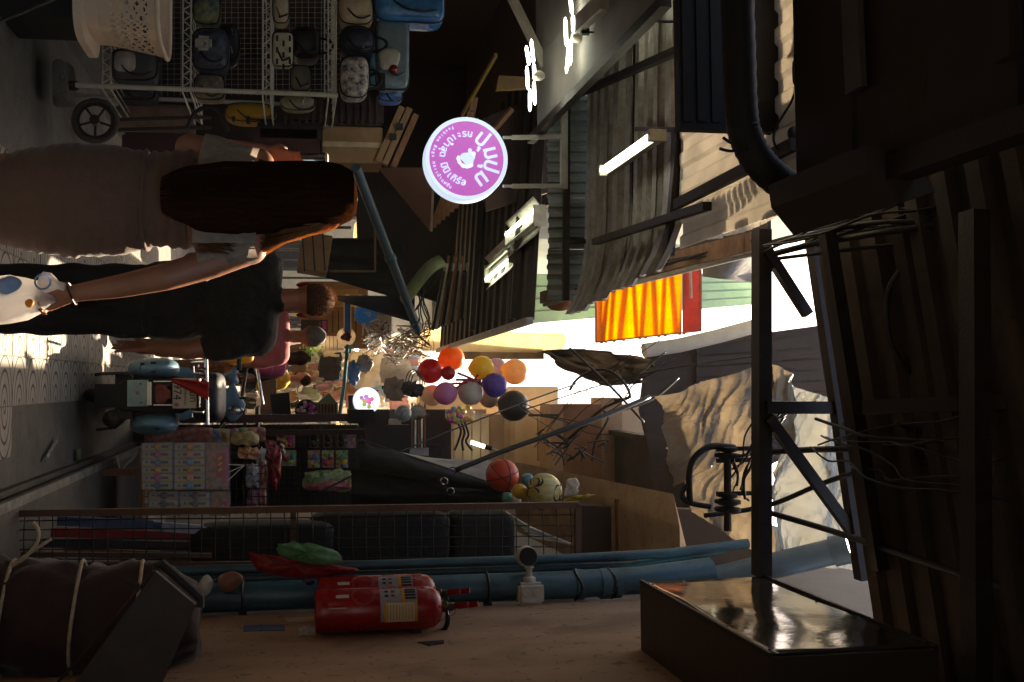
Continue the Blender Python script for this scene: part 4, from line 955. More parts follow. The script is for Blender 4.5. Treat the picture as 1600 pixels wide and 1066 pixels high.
def strip(lbl, a, b, Ya, Yb_, ref=True, twin=True):
    p, q = P(*a, Ya), P(*b, Yb_); t = thing('tube_lamp', lbl, 'lamp', (p + q) / 2); d = (q - p).normalized(); s_ = d.cross(V((0, 0, 1))).normalized()
    offs = (-.05, .05) if twin else (0,)
    for i, o in enumerate(offs):
        mb = MB(); mb.tube([p + s_ * o, q + s_ * o], .017, 12); mb.build('tube', m_tube if i == twin_lit else m_tubedim, t, smooth=40)
    mb = MB(); mb.beam(p + V((0, 0, .045)), q + V((0, 0, .045)), .05, .04); mb.build('batten', m_white, t)
    if ref:
        for sg_ in (-1, 1):
            mb = MB(); mb.sheet(lambda u, v: (p.lerp(q, u)) + s_ * sg_ * (.03 + .12 * v) + V((0, 0, .05 - .06 * v * v)), 2, 5, .003); mb.build('reflector', m_white, t, smooth=True)
    for e, k in ((p, -1), (q, 1)):
        mb = MB(); mb.box(e + d * k * .015 + V((0, 0, .03)), (.16 if twin else .06, .03, .09), Matrix.Rotation(0, 3, 'Z')); mb.build('end_cap', m_white if k > 0 else m_galv, t)
    return t
twin_lit = 0
strip('twin tube lamp with reflectors, nearer one under the dark brown awning', (836, 338), (792, 376), 6.85, 7.7)
twin_lit = 1
strip('twin tube lamp with reflectors, farther one under the dark brown awning', (796, 396), (760, 428), 7.7, 8.6)
twin_lit = 0
strip('single lit tube lamp across the ribbed galvanised awning', (1016, 213), (941, 266), 4.62, 5.35, ref=False, twin=False)
t = thing('tube_lamp', 'short lit tube lamp on the tan facade above the black canvas', 'lamp', P(750, 694, 12)); mb = MB(); mb.tube([P(736, 691, 12), P(757, 698, 12)], .026, 10); mb.build('tube', m_tube, t); mb = MB(); mb.tube([P(757, 698, 12), P(768, 701, 12)], .03, 10); mb.build('holder', m_black, t); mb = MB(); mb.tube([P(768, 701, 12), P(784, 706, 12)], .012, 8); mb.build('arm', m_white, t)
m_bulb = emit('warm_bulb', '#ffce7a', 55)
for i, (x, y) in enumerate(((558, 514), (558, 531), (557, 545))):
    wl_ = ('warm glowing bulb right under the scalloped blue sign', 'middle warm bulb of the three beside the round animal sign', 'warm bulb nearest the small mint flag')[i]
    o = tag((lambda b: (b.ell(P(x, y, 14), (.032, .032, .032)), b.build('bulb', m_bulb, smooth=True))[1])(MB()), wl_, 'bulb', 'warm bulbs in a string')
# ---------------------------------------------------------------- balloons
bl = [((672, 580), 20, '#c01822', 'red', 0), ((705, 560), 20.5, '#ee8a20', 'orange', .25), ((700, 583), 11.5, '#b3101e', 'small red', -.1), ((752, 575), 19.5, '#e8c830', 'yellow', 0),
      ((775, 576), 17, '#bfa3b8', 'pale lilac', .35), ((804, 581), 21, '#ecc084', 'peach', .1), ((773, 602), 20, '#6444a6', 'purple', -.15), ((696, 615), 18.5, '#d98ab8', 'pink', -.12),
      ((675, 618), 17, '#dccdb8', 'cream', .2), ((735, 614), 20, '#d6cbc0', 'greyish white', -.05), ((764, 622), 16, '#b3a493', 'dull white', .25), ((802, 634), 25, '#101013', 'black', 0)]
for (x, y), r, col, nm, dy in bl:
    Y = 10.3 + dy; c = P(x, y, Y); rr = r / 1500 * Y * .99
    where = {'small red': 'small red balloon between the big red and the yellow one', 'greyish white': 'greyish white balloon in front of the cluster between pink and purple', 'dull white': 'dull white balloon half hidden under the purple one', 'cream': 'cream balloon half hidden behind the pink one', 'pale lilac': 'pale lilac balloon half hidden between yellow and peach'}.get(nm, nm + ' balloon in the hanging balloon bunch')
    t = thing('balloon', where, 'balloon', c, 'balloons in the hanging bunch'); mb = MB()
    mb.lathe([(rr * math.cos(q) * (1 if q > 0 else 1 - .10 * q * q), rr * 1.04 * math.sin(q) - (.06 * rr if q < -1.3 else 0)) for q in [-PI / 2 + .02 + (PI - .04) * k / 16 for k in range(17)]], c, V((random.uniform(-.4, .4), random.uniform(-.2, .2), 1)), 24)
    mb.build('skin', mat('balloon_' + nm.replace(' ', '_'), col, .28 if nm != 'black' else .5, var=.05, bump=.0, trans=.34 if nm != 'black' else 0), t, smooth=True)
    mb = MB(); mb.lathe([(.012, -rr * 1.12), (.006, -rr * 1.05), (.008, -rr * 1.0)], c, V((0, 0, 1)), 8); mb.build('knot', MATS['balloon_' + nm.replace(' ', '_')], t)
    mb = MB(); mb.tube(spl([c + V((0, 0, -rr * 1.1)), c.lerp(P(738, 602, 10.25), .6) + V((.02, 0, -.03)), P(738, 602, 10.25)], 5), .0025, 4); mb.build('string', m_white, t)
tag((lambda b: (b.tube(spl([P(702, 600, 10.3), P(740, 600, 10.3), P(780, 612, 10.3)], 4), .012, 6), [b.tube(spl([P(735, 600, 10.3), P(738 + 14 * math.cos(k), 600 + 10 * math.sin(k * 2), 10.2), P(728 + 22 * math.cos(k * 1.7), 598 + 16 * math.sin(k), 10.2)], 4), .014, 5) for k in range(7)], b.build('ribbon', mat('red_ribbon', '#a32230', .4), smooth=True))[2])(MB()), 'red curled ribbon tying the balloon bunch together', 'ribbon')
# ---------------------------------------------------------------- right wall: extinguishers, pipes, lamp, box
def extinguisher(lbl, base, r, h, gy):
    t = thing('fire_extinguisher', lbl, 'fire extinguisher', base, 'fire extinguishers on the wall'); b = V(base)
    mb = MB(); mb.lathe([(r * .90, 0), (r * .97, .004), (r, .02), (r, .05), (r * .985, .055), (r, .06), (r, h * .50), (r * .992, h * .505), (r, h * .51), (r, h * .86), (r * .93, h * .93), (r * .70, h * .98), (r * .35, h), (.022, h)], b, V((0, 0, 1)), 40); cyl = mb.build('cylinder', m_red, t, smooth=40)
    A0_, A1_ = math.radians(195), math.radians(292)
    def lab(z0, z1, a0, a1, off): 
        mb = MB(); mb.sheet(lambda u, v: b + V((math.cos(a0 + (a1 - a0) * u) * (r + off), math.sin(a0 + (a1 - a0) * u) * (r + off), z0 + (z1 - z0) * v)), 12, 2, .001); return mb
    lab(h * .50, h * .79, A0_, A1_, .002).build('label', mat('silver_label', '#8b8d8c', .4, var=.1), t)
    lab(h * .53, h * .77, math.radians(243), A1_, .004).build('instruction_panel', mat('cream_label', '#c9b58f', .6, var=.05), t)
    for k in range(9): lab(h * .55 + h * .024 * k, h * .553 + h * .024 * k, math.radians(248), math.radians(286), .0055).build('print_line', m_black, t)
    for z in (.525, .765): lab(h * z, h * (z + .018), math.radians(243), A1_, .0055).build('label_band', mat('orange_band', '#c98a1c', .6), t)
    lab(h * .67, h * .695, A0_, math.radians(243), .004).build('label_band', mat('orange_band', '#c98a1c', .6), t)
    for z, s in ((.735, .05), (.71, .02)): 
        for k in range(4): lab(h * z - s / 2, h * z + s / 2, math.radians(202 + k * 9), math.radians(207 + k * 9), .004).build('print_mark', m_black, t)
    for z in (.55, .60): 
        for k in range(2): lab(h * z - .008, h * z + .008, math.radians(206 + k * 14), math.radians(212 + k * 14), .004).build('pictogram', m_red if z > .58 else m_black, t)
    lab(h * .16, h * .26, math.radians(214), math.radians(224), .002).build('sticker', m_white, t)
    lab(h * .10, h * .24, math.radians(250), math.radians(252.5), .002).build('sticker', m_white, t)
    for rr in (.052, .046):
        mb = MB(); mb.tube([b + V((math.cos(math.radians(216) + .95 * rr * math.cos(k) / r) * (r + .001), math.sin(math.radians(216) + .95 * rr * math.cos(k) / r) * (r + .001), h * .37 + rr * math.sin(k))) for k in [2 * PI * i / 28 for i in range(28)]], .0016, 4, closed=True); mb.build('round_print', mat('faded_print', '#b0504a', .5), t)
    top = b + V((0, 0, h))
    mb = MB(); mb.lathe([(.022, 0), (.026, .005), (.026, .025), (.018, .03), (.018, .06), (.012, .065)], top, V((0, 0, 1)), 16); valve = mb.build('valve', mat('brass_valve', '#55503f', .4, metal=.7), t, smooth=40)
    mb = MB(); mb.lathe([(.016, 0), (.016, .014), (.012, .016)], top + V((0, -.02, .04)), V((-.2, -1, 0)), 16); mb.build('gauge', m_steel, valve)
    for dz, ang in ((.062, .25), (.09, .55)):
        mb = MB(); mb.beam(top + V((0, 0, dz - .01)), top + V((-.03, gy, dz + .06 * ang + .03)), .026, .005); mb.build('lever', m_red, t)
    mb = MB(); mb.tube([top + V((.02, -.02, .045)) + V((.018 * math.cos(k), 0, .018 * math.sin(k))) for k in [2 * PI * i / 16 for i in range(16)]], .002, 5, closed=True); mb.build('pull_ring', m_chrome, t)
    mb = MB(); mb.tube(spl([top + V((.015, 0, .03)), top + V((r + .02, .02, .0)), b + V((r * 1.03, .05, h * .6)), b + V((r * .95, .08, h * .2))], 6), .012, 8); mb.build('hose', m_rubber, t, smooth=True)
    mb = MB(); mb.box(b + V((r + .01, 0, h * .8)), (.03, .05, .04)); mb.build('hook', m_steel, t)
e0, e1 = P(492, 960, 4.45), P(690, 955, 4.45)
rE = 33 / 1500 * 4.45
extinguisher('near red fire extinguisher hung on the beige wall, label facing the alley', V((WX - rE - .012, 4.45, e0.z)), rE, (e1.z - e0.z), -.10)
extinguisher('farther red fire extinguisher mostly hidden behind the near one', V((WX - rE - .014, 4.72, e0.z + .02)), rE, (e1.z - e0.z) * .985, -.10)
# flat stickers and marks on the wall
def wquad(lbl, nm, px, mt, cat='sticker', off=.004):
    pts = [PX(x, y, WX - off) for x, y in px]; mb = MB(); mb.prism(pts, (.003, 0, 0)); return tag(mb.build(nm, mt), lbl, cat)
wquad('blue and white sticker strip low on the beige wall', 'sticker', ((380, 977), (445, 976), (445, 984), (380, 986)), mat('blue_sticker', '#41567a', .6, var=.5, scale=30))
wquad('small black and white sticker just below the near fire extinguisher', 'sticker', ((466, 978), (493, 978), (493, 992), (466, 993)), mat('grey_sticker', '#55504c', .6, var=.6, scale=50, col2='#b5a99a'))
wquad('black scrap of tape above the knot on the beige wall', 'tape', ((652, 1003), (694, 1000), (694, 1005), (676, 1007), (672, 1009), (664, 1006)), m_black, 'tape')
wquad('pale paint scrape beside the base of the near fire extinguisher', 'scrape', ((443, 966), (490, 963), (490, 970), (450, 972)), mat('pale_scrape', '#b8a184', .8), 'paint mark')
# pipes
def pipe(lbl, pts, r, joints=(), nm='drain_pipe', mt=m_pvcb):
    t = thing(nm, lbl, 'pipe', pts[0]); mb = MB(); mb.tube(pts, r, 18); mb.build('pipe', mt, t, smooth=50)
    for a, b, rr in joints: mb = MB(); mb.tube([a, b], rr, 18); mb.build('coupling', mt, t, smooth=50)
    return t
px_, py_ = 1.075, 4.98
zf = lambda x, y=py_: P(x, 920, y).z
pipe('thick blue water pipe running up the corner beside the extinguishers', [V((px_, py_, .14)), V((px_, py_, zf(880))), V((px_ - .01, py_, zf(1000))), V((px_ - .05, py_ - .02, zf(1110)))], .073,
     [(V((px_, py_, zf(897))), V((px_, py_, zf(910))), .080), (V((px_, py_, zf(936))), V((px_, py_, zf(951))), .081), (V((px_, py_, zf(958))), V((px_, py_, zf(968))), .079)])
pipe('slim blue water pipe behind the thick one', [V((.965, 5.12, .14)), V((.965, 5.12, zf(900))), V((.95, 5.1, zf(1060))), V((.90, 5.05, zf(1180)))], .026)
pipe('second slim blue pipe tight against the corner', [V((1.02, 5.14, .14)), V((1.015, 5.14, zf(1000))), V((.95, 5.12, zf(1150)))], .020)
a, b = P(1120, 905, 5.0), P(1318, 858, 4.75)
pipe('blue grey pipe stub slanting up to the roof with an open collar', [a, a.lerp(b, .5), b], .068, [(P(1300, 862, 4.78), P(1328, 856, 4.73), .080)], mt=mat('grey_blue_pvc', '#55646a', .45, var=.2))
for k, z in enumerate((900, 953)):
    mb = MB(); mb.tube([V((px_ + math.cos(q) * .077, py_ + math.sin(q) * .077, zf(z) + .012 * math.sin(q * 3 + k))) for q in [2 * PI * i / 20 for i in range(20)]], .009, 5, closed=True)
    tag(mb.build('cable_tie', m_cab), ('lower', 'upper')[k] + ' black tie round the thick blue pipe', 'cable tie')
for k, x in enumerate((380, 760)):                  # saddle clips
    mb = MB(); mb.tube([V((px_ + math.cos(q) * .078, py_ + math.sin(q) * .078, zf(x))) for q in [PI * (1.0 + i / 12) for i in range(13)]], .012, 6, flat=.5); mb.box((px_ + .085, py_ - .03, zf(x)), (.03, .03, .04))
    tag(mb.build('pipe_clip', m_steel), ('lower', 'upper')[k] + ' metal clip holding the thick blue pipe to the corner', 'clip')
# plastic scraps tucked in the pipes
mb = MB(); mb.ell(P(322, 914, 4.86), (.05, .04, .035), jit=.4, sc=18, nu=18); tag(mb.build('plastic_scrap', m_pl2, smooth=True), 'small crumpled white plastic tucked at the blue pipe', 'plastic scrap')
mb = MB(); mb.ell(P(360, 908, 4.86), (.05, .04, .06), jit=.4, sc=16, nu=18); tag(mb.build('plastic_scrap', mat('pinkish_film', '#9a6a5e', .4, trans=.3), smooth=True), 'larger reddish plastic scrap tucked at the blue pipe', 'plastic scrap')
def bagflat(lbl, pts, Y, mt, dep, nm='plastic_bag', cat='bag', seed=0):
    """soft flat bag: outline inflated"""
    c = sum((V((x, y, 0)) for x, y in pts), V((0, 0, 0))) / len(pts); out = spl([V((x, y, 0)) for x, y in pts] + [V((*pts[0], 0))], 4)[:-1]
    out = [p + V((noise.noise(V((i * .9, seed, 1))), noise.noise(V((i * .9, seed, 7))), 0)) * 4 * (1 + dep) for i, p in enumerate(out)]
    mb = MB(); rings = []
    for k in range(-5, 6):
        t = k / 5; s_ = max(.02, (1 - abs(t) ** 2.4)) ** .55
        rings.append([P(c.x + (p.x - c.x) * s_, c.y + (p.y - c.y) * s_, Y + dep * t + .8 * dep * noise.noise(V((p.x * .09, p.y * .09, seed + t * 2))) + .4 * dep * noise.noise(V((p.x * .3, p.y * .3, seed)))) for p in out])
    mb.loft(rings); return tag(mb.build(nm, mt, smooth=True), lbl, cat)
bagflat('red plastic bag wedged between the blue pipe and the mesh panel', ((388, 862), (410, 866), (470, 876), (555, 888), (540, 898), (470, 904), (405, 892)), 4.8, mat('red_film', '#a1151b', .3, var=.3, scale=10, bump=.5, trans=.3), .05)
bagflat('green plastic bag lying over the red one at the mesh panel', ((434, 850), (470, 848), (520, 858), (534, 878), (490, 882), (438, 868)), 4.75, mat('green_film', '#3f8a54', .3, var=.3, scale=10, bump=.5, trans=.3, col2='#7fae84'), .045, seed=4)
bagflat('violet scrap of plastic at the blue pipe beside the extinguisher', ((474, 905), (488, 903), (492, 912), (478, 914)), 4.72, mat('violet_film', '#332a5a', .4), .02)
# wall lamp with sensor
cl = thing('wall_lamp', 'white wall box carrying a small black faced lamp head', 'lamp', PX(828, 935, WX))
bx = PX(827, 942, WX)
mb = MB(); mb.box((WX - .055, bx.y, bx.z), (.11, .12, .135)); bmesh.ops.bevel(mb.b, geom=mb.b.edges[:], offset=.014, segments=3, affect='EDGES'); mb.build('housing', m_white, cl, smooth=40)
for dz in (-.03, .03): mb = MB(); mb.lathe([(.02, 0), (.02, .003), (.016, .004)], V((WX - .06, bx.y - .06, bx.z + dz)), V((0, -1, 0)), 16); mb.build('dial', m_white, cl)
st = V((WX - .11, bx.y, bx.z)); mb = MB(); mb.lathe([(.034, 0), (.034, .02), (.016, .03), (.016, .06), (.028, .075)], st, V((-1, 0, 0)), 16); mb.build('neck', m_white, cl, smooth=40)
mb = MB(); mb.lathe([(.03, 0), (.052, .02), (.056, .05), (.05, .085)], st + V((-.12, .06, -.01)), V((-.15, -1, .0)), 20); hdl = mb.build('lamp_head', m_white, cl, smooth=40)
mb = MB(); mb.lathe([(.047, 0), (.047, .006)], st + V((-.133, -.026, -.01)), V((-.15, -1, 0)), 20); mb.build('lens', m_black, hdl)
# metal box high on the wall
mbx = thing('metal_box', 'big steel cabinet high on the wall with a mirror-like side', 'cabinet', P(1000, 960, 4))
c0, c1, c2, c3 = P(1000, 912, 4.0), P(1215, 1025, 2.86), P(1500, 1010, 2.86), P(1196, 905, 4.0)
m_mir = mat('polished_steel', '#a89c8e', .11, metal=.92, var=.2, scale=3, bump=.08, dirt=.25)
xb = (c0.x + c1.x) / 2
mb = MB(); mb.box((xb + .2, 3.43, (c0.z + c3.z) / 2), (.40, 1.14, c3.z - c0.z)); mb.build('cabinet_body', mat('brown_steel', '#3a2d22', .55, metal=.2, var=.25, scale=4), mbx)
mb = MB(); mb.sheet(lambda u, v: V((xb - .006 + .004 * math.sin(u * 7 + v * 3) + .004 * noise.noise(V((u * 4, v * 3, 2))), 2.875 + 1.11 * u, c0.z + .012 + (c3.z - c0.z - .024) * v)), 24, 20, .003); mb.build('side_panel', m_mir, mbx, smooth=True)
for z in (c0.z + .004, c3.z - .004): mb = MB(); mb.beam(V((xb - .006, 2.86, z)), V((xb - .006, 4.0, z)), .016, .012); mb.build('edge_trim', m_steel, mbx)
for y in (2.9, 3.2, 3.55, 3.9):
    for z in (c0.z + .02, c3.z - .02): mb = MB(); mb.lathe([(.006, 0), (.004, .005)], V((xb - .012, y, z)), V((-1, 0, 0)), 8); mb.build('rivet', m_steel, mbx)

# tall mesh panel leaning by the corner
mp_ = thing('mesh_panel', 'tall wood framed wire mesh panel standing beside the blue pipes', 'panel', P(0, 840, 5.25)); YM = 5.25
m_frm = mat('frame_wood', '#5f4331', .7, var=.25, scale=6, bump=.2)
q = lambda x, y, d=0: P(x, y, YM + d)
mb = MB(); mb.beam(V((q(0, 803).x, YM, .14)), q(904, 789), .034, .034, up=V((0, 1, 0))); mb.build('frame_bar', m_frm, mp_)
mb = MB(); mb.beam(V((q(0, 885).x, YM, .14)), q(904, 880), .034, .034, up=V((0, 1, 0))); mb.build('frame_bar', m_frm, mp_)
mb = MB(); mb.beam(q(903, 788), q(903, 884), .034, .034, up=V((0, 1, 0))); mb.build('frame_bar', m_frm, mp_)
mb = MB(); mb.beam(q(458, 800, .03), q(458, 880, .03), .03, .03, up=V((0, 1, 0))); mb.build('cross_bar', m_frm, mp_)
mb = MB(); mb.beam(q(20, 866, .04), q(330, 868, .04), .024, .024, up=V((0, 1, 0))); mb.build('cross_bar', m_frm, mp_)
rnd = random.Random(2)
for k in range(42):
    x = 18 + k * 21.3; mb = MB(); mb.tube([q(x, 800 - x * .013), q(x + rnd.uniform(-3, 3), 840), q(x + rnd.uniform(-2, 2), 884)], .0032, 4); mb.build('wire', m_cab, mp_)
for k in range(5):
    mb = MB(); mb.tube([q(x, 814 + k * 15 - x * .011 * (1 - k / 6) + rnd.uniform(-1, 1)) for x in (0, 220, 450, 680, 900)], .0032, 4); mb.build('wire', m_cab, mp_)
# things stacked behind the mesh
for i, (x0, x1, y, cc, nm) in enumerate(((90, 240, 814, '#3a5878', 'blue'), (240, 318, 822, '#8d96a8', 'pale patterned'), (80, 300, 832, '#8e1f1e', 'dark red'), (60, 330, 848, '#2a2623', 'black'), (100, 250, 862, '#6a5d52', 'grey'), (190, 240, 879, '#b5452a', 'orange tipped'))):
    mb = MB(); mb.beam(P(x0, y, 5.6 + .05 * i), P(x1, y + 6, 5.6 + .05 * i), .05, .03, up=V((0, 1, 0))); mb.tube([P(x1, y + 6, 5.6 + .05 * i), P(x1 + 14, y + 7, 5.6 + .05 * i)], .018, 8)
    tag(mb.build('toy_stick', mat('toy_' + nm.replace(' ', '_'), cc, .5, var=.3, scale=25)), nm + ' packed toy stick standing behind the mesh panel', 'toy')
for i, (x0, y0, x1, y1, Y, cc) in enumerate(((300, 818, 520, 880, 5.75, '#0c0a09'), (480, 800, 700, 880, 5.9, '#0e0c0b'), (700, 800, 800, 880, 5.95, '#17110e'))):
    mb = MB(); a, b = P(x0, y0, Y), P(x1, y1, Y); mb.ell((a + b) / 2, (abs(b.x - a.x) / 2, .14, abs(b.z - a.z) / 2), .35, jit=.05, nu=24)
    tag(mb.build('covered_goods', mat('black_cover%d' % i, cc, .8, var=.4, scale=8, bump=.3), smooth=True), ('lowest', 'middle', 'topmost')[i] + ' dark covered pack of goods behind the mesh panel', 'goods')
rdb = thing('rod_bundle', 'thin white rods fanned out behind the top of the mesh panel', 'rods', P(790, 820, 5.7))
for k in range(9):
    mb = MB(); mb.tube([P(790 + k * 5, 800 + k * 5, 5.7), P(830 + k * 8, 826 + k * 3, 5.65)], .006, 5)
    mb.build('rod', m_white, rdb)
# fabric bundle with rope and leaning board at the lower right
m_fab = mat('maroon_cloth', '#2b1310', .85, var=.3, scale=5, bump=.3, sheen=.2)
bd = thing('cloth_bundle', 'big maroon cloth bundle tied with white rope against the wall', 'bundle', P(60, 960, 4.1))
mb = MB(); rings = []
for k in range(30):
    t = k / 29; x = -60 + 370 * t; c = P(x, 968 - 4 * math.sin(t * 9), 4.15); tie = min(abs(x - q_) for q_ in (20, 128, 222)); pinch = 1 - .10 * math.exp(-(tie / 12) ** 2); s_ = max(.06, 1 - max(0, t - .72) ** 2 * 9 * .55)
    ring = []
    for i in range(40):
        a = 2 * PI * i / 40; r = pinch * s_ * (1 + .10 * noise.noise(V((math.cos(a) * 2, math.sin(a) * 2, x * .02))) - .10 * abs(noise.noise(V((math.cos(a) * 3 + x * .02, math.sin(a) * 3, x * .012)))) + .035 * math.sin(a * 5 + x * .05) + .02 * noise.noise(V((a * 9, x * .09, 4))))
        ring.append(c + V((math.cos(a) * .245 * r, math.sin(a) * .22 * r, .01 * math.sin(a * 4))))
    rings.append(ring)
mb.loft(rings); mb.build('sack', m_fab, bd, smooth=True)
m_rope = mat('white_rope', '#a99a86', .8, var=.25, scale=40, bump=.4)
for x in (20, 128, 222):
    c = P(x, 968, 4.15); mb = MB(); mb.tube([c + V((math.cos(a) * .238, math.sin(a) * .215, .012 * math.sin(a * 2))) for a in [2 * PI * i / 36 for i in range(36)]], .008, 6, closed=True); mb.build('rope', m_rope, bd, smooth=True)
mb = MB(); mb.tube(spl([P(20, 885, 3.98), P(40, 870, 3.95), P(58, 848, 3.95), P(60, 828, 3.97), P(52, 816, 3.98)], 6), .007, 6); mb.tube(spl([P(20, 882, 3.98), P(50, 862, 3.96), P(80, 842, 3.97)], 6), .007, 6); mb.build('rope_end', m_rope, bd, smooth=True)
lbd = thing('board', 'grey board with a black end cap leaning in front of the maroon bundle', 'board', P(110, 1060, 3.75))
mb = MB(); mb.prism([P(x, y, 3.72) for x, y in ((243, 893), (306, 946), (246, 1085), (60, 1145))], (0, .03, 0)); mb.build('panel', mat('grey_board', '#38332f', .7, var=.3, scale=8, bump=.2), lbd)
mb = MB(); mb.tube([P(243, 886, 3.71), P(252, 880, 3.71), P(314, 935, 3.71), P(312, 948, 3.71)], .018, 8); mb.build('end_cap', m_rubber, lbd)
mb = MB(); mb.tube([P(240, 892, 3.70), P(150, 1000, 3.70), P(60, 1100, 3.7)], .006, 6); mb.build('edge_trim', m_steel, lbd)
mb = MB(); mb.tube([P(196, 905, 3.74), P(216, 916, 3.72)], .010, 6); mb.build('peg', m_rubber, lbd)

# insulator bracket on the truss
ib = thing('cable_bracket', 'black insulator bracket with two stacked discs and a looping cable', 'bracket', P(1137, 760, 4.3)); YI = 4.3
I = lambda x, y, d=0: P(x, y, YI + d)
mb = MB(); mb.tube([I(1137, 700), I(1137, 830)], .018, 10); mb.build('rod', m_steel, ib)
for y in (706, 778, 790):
    for k, (r, w_) in enumerate(((.045, 9), (.06, 6))):
        mb = MB(); mb.lathe([(r * .6, 0), (r, .004), (r, .02), (r * .6, .026)], I(1137, y - 8 + 10 * k), I(1137, y + 10) - I(1137, y), 18); mb.build('insulator', m_rubber, ib, smooth=40)
for y, x1 in ((702, 1200), (720, 1190), (772, 1195)):
    mb = MB(); mb.beam(I(1120, y), I(x1, y - 2), .02, .02, up=V((0, 1, 0))); mb.build('arm', m_steel, ib)
mb = MB(); mb.tube(spl([I(1148, 700), I(1110, 698), I(1085, 716), I(1077, 742), I(1078, 784)], 6), .016, 8); mb.build('cable', m_cab, ib, smooth=True)
mb = MB(); mb.tube(spl([I(1080, 755), I(1070, 762), I(1066, 776), I(1078, 786), I(1110, 792)], 6), .013, 8); mb.build('cable', m_cab, ib, smooth=True)
# cables
def cable(lbl, pts, r=.008, k=6, nm='cable'):
    mb = MB(); mb.tube(spl([P(*p) for p in pts], k), r, 6); return tag(mb.build(nm, m_cab, smooth=True), lbl, 'cable')
cable('heavy black cable slanting from the black canvas up to the facade corner', ((712, 735, 6.1), (800, 700, 6.2), (930, 655, 6.3), (1015, 620, 6.5)), .016)
cable('second cable close above the heavy slanting one', ((790, 706, 6.2), (900, 662, 6.4), (1010, 628, 6.6), (1060, 590, 6.6)), .010)
cable('thin taut line crossing from the toy racks up past the balloons', ((488, 775, 6.6), (640, 700, 6.9), (800, 636, 7.4), (900, 600, 7.9)), .006)
cable('thin dark line from the box room to the brown fascia', ((820, 640, 7), (1000, 585, 6.3), (1190, 555, 5.2)), .005)
cable('rusty brown cable crossing the sky opening', ((890, 544, 7.6), (950, 600, 7.4), (1006, 660, 7.2)), .010)
cable('looped black cable arching over the facade', ((890, 610, 8), (905, 590, 8), (940, 577, 7.9), (970, 592, 7.8), (984, 620, 7.8), (960, 625, 7.9)), .012)
cable('black cable sagging from the arch down to the balcony clutter', ((985, 620, 7.8), (940, 640, 8.2), (895, 680, 8.6), (870, 700, 8.8)), .014)
cable('twisted cable rising beside the pale wall', ((940, 640, 8.0), (950, 650, 8), (945, 665, 8), (930, 690, 8.2), (925, 720, 8.3)), .010)
cable('thin red wire from the canvas to the brown fascia', ((980, 605, 7), (1010, 575, 6.6), (1040, 550, 6.3)), .005)
cable('long black cable running up the middle of the right roof', ((1170, 708, 4.4), (1300, 702, 3.9), (1460, 706, 3.6), (1640, 730, 3.2)), .014)
cable('cable climbing from the insulator across the milky plastic', ((1100, 806, 4.5), (1200, 790, 4.4), (1300, 750, 4.0), (1430, 715, 3.6), (1640, 680, 3.2)), .013)
cable('long dark cable slanting across the right roof to the far corner', ((1180, 795, 4.3), (1300, 830, 3.9), (1450, 880, 3.3), (1640, 945, 2.8)), .014)
cable('thick black cable along the edge between canopy and roof', ((1212, 396, 3.9), (1280, 380, 3.7), (1400, 360, 3.3), (1640, 330, 2.9)), .014)
cable('second cable following the edge between canopy and roof', ((1215, 380, 3.9), (1330, 352, 3.5), (1450, 350, 3.2), (1640, 390, 2.9)), .010)
cable('hanging cable drooping across the right roof ribs', ((1450, 358, 3.3), (1420, 405, 3.35), (1388, 455, 3.4), (1390, 530, 3.4), (1420, 580, 3.4), (1460, 620, 3.4)), .010)
cable('pair cable hanging by the drooping one', ((1412, 350, 3.35), (1420, 450, 3.35), (1445, 560, 3.4), (1480, 650, 3.4)), .008)
mb = MB(); mb.ell(P(1480, 700, 3.35), (.10, .09, .11), .7, jit=.5, sc=20); rnd = random.Random(6)
for k in range(14): mb.tube(spl([P(1470 + rnd.uniform(-20, 25), 700 + rnd.uniform(-45, 45), 3.35) for _ in range(4)], 5), .007, 5)
tag(mb.build('cable_knot', m_cab, smooth=True), 'dark knot of cables tied on the near purlin', 'cables')
mb = MB(); rnd = random.Random(12)
for k in range(9):
    c = P(1254, 100 + k * 3, 3.45); r = rnd.uniform(.04, .075)
    mb.tube([c + V((rnd.uniform(-.02, .02) + math.cos(a) * r * 1.3, math.sin(a) * .05, math.sin(a) * r)) for a in [2 * PI * i / 20 for i in range(20)]], .006, 5, closed=True)
tag(mb.build('cable_coil', m_cab, smooth=True), 'coil of black cable hanging before the white fluted awning', 'cables')
cable('thin wire dropping from the cable coil', ((1250, 120, 3.45), (1236, 160, 3.45), (1212, 200, 3.5), (1210, 225, 3.5), (1225, 245, 3.5)), .005)
mb = MB(); mb.ell(P(1246, 208, 3.42), (.03, .02, .04), .8, jit=.3); tag(mb.build('plug', m_cab, smooth=True), 'black plug hanging by the canopy edge', 'plug')
cable('dark wires looped along the white ceiling beam', ((985, 0, 4.9), (990, 14, 4.9), (1020, 32, 4.7), (1062, 34, 4.5)), .008)
cable('wire with a socket crossing the grey ceiling', ((912, 50, 5.0), (960, 52, 4.9), (1000, 54, 4.8)), .006)
mb = MB(); mb.box(P(914, 50, 5.0), (.03, .03, .045)); tag(mb.build('lamp_socket', m_cab), 'black lamp socket hanging under the grey ceiling', 'socket')
rnd = random.Random(44)
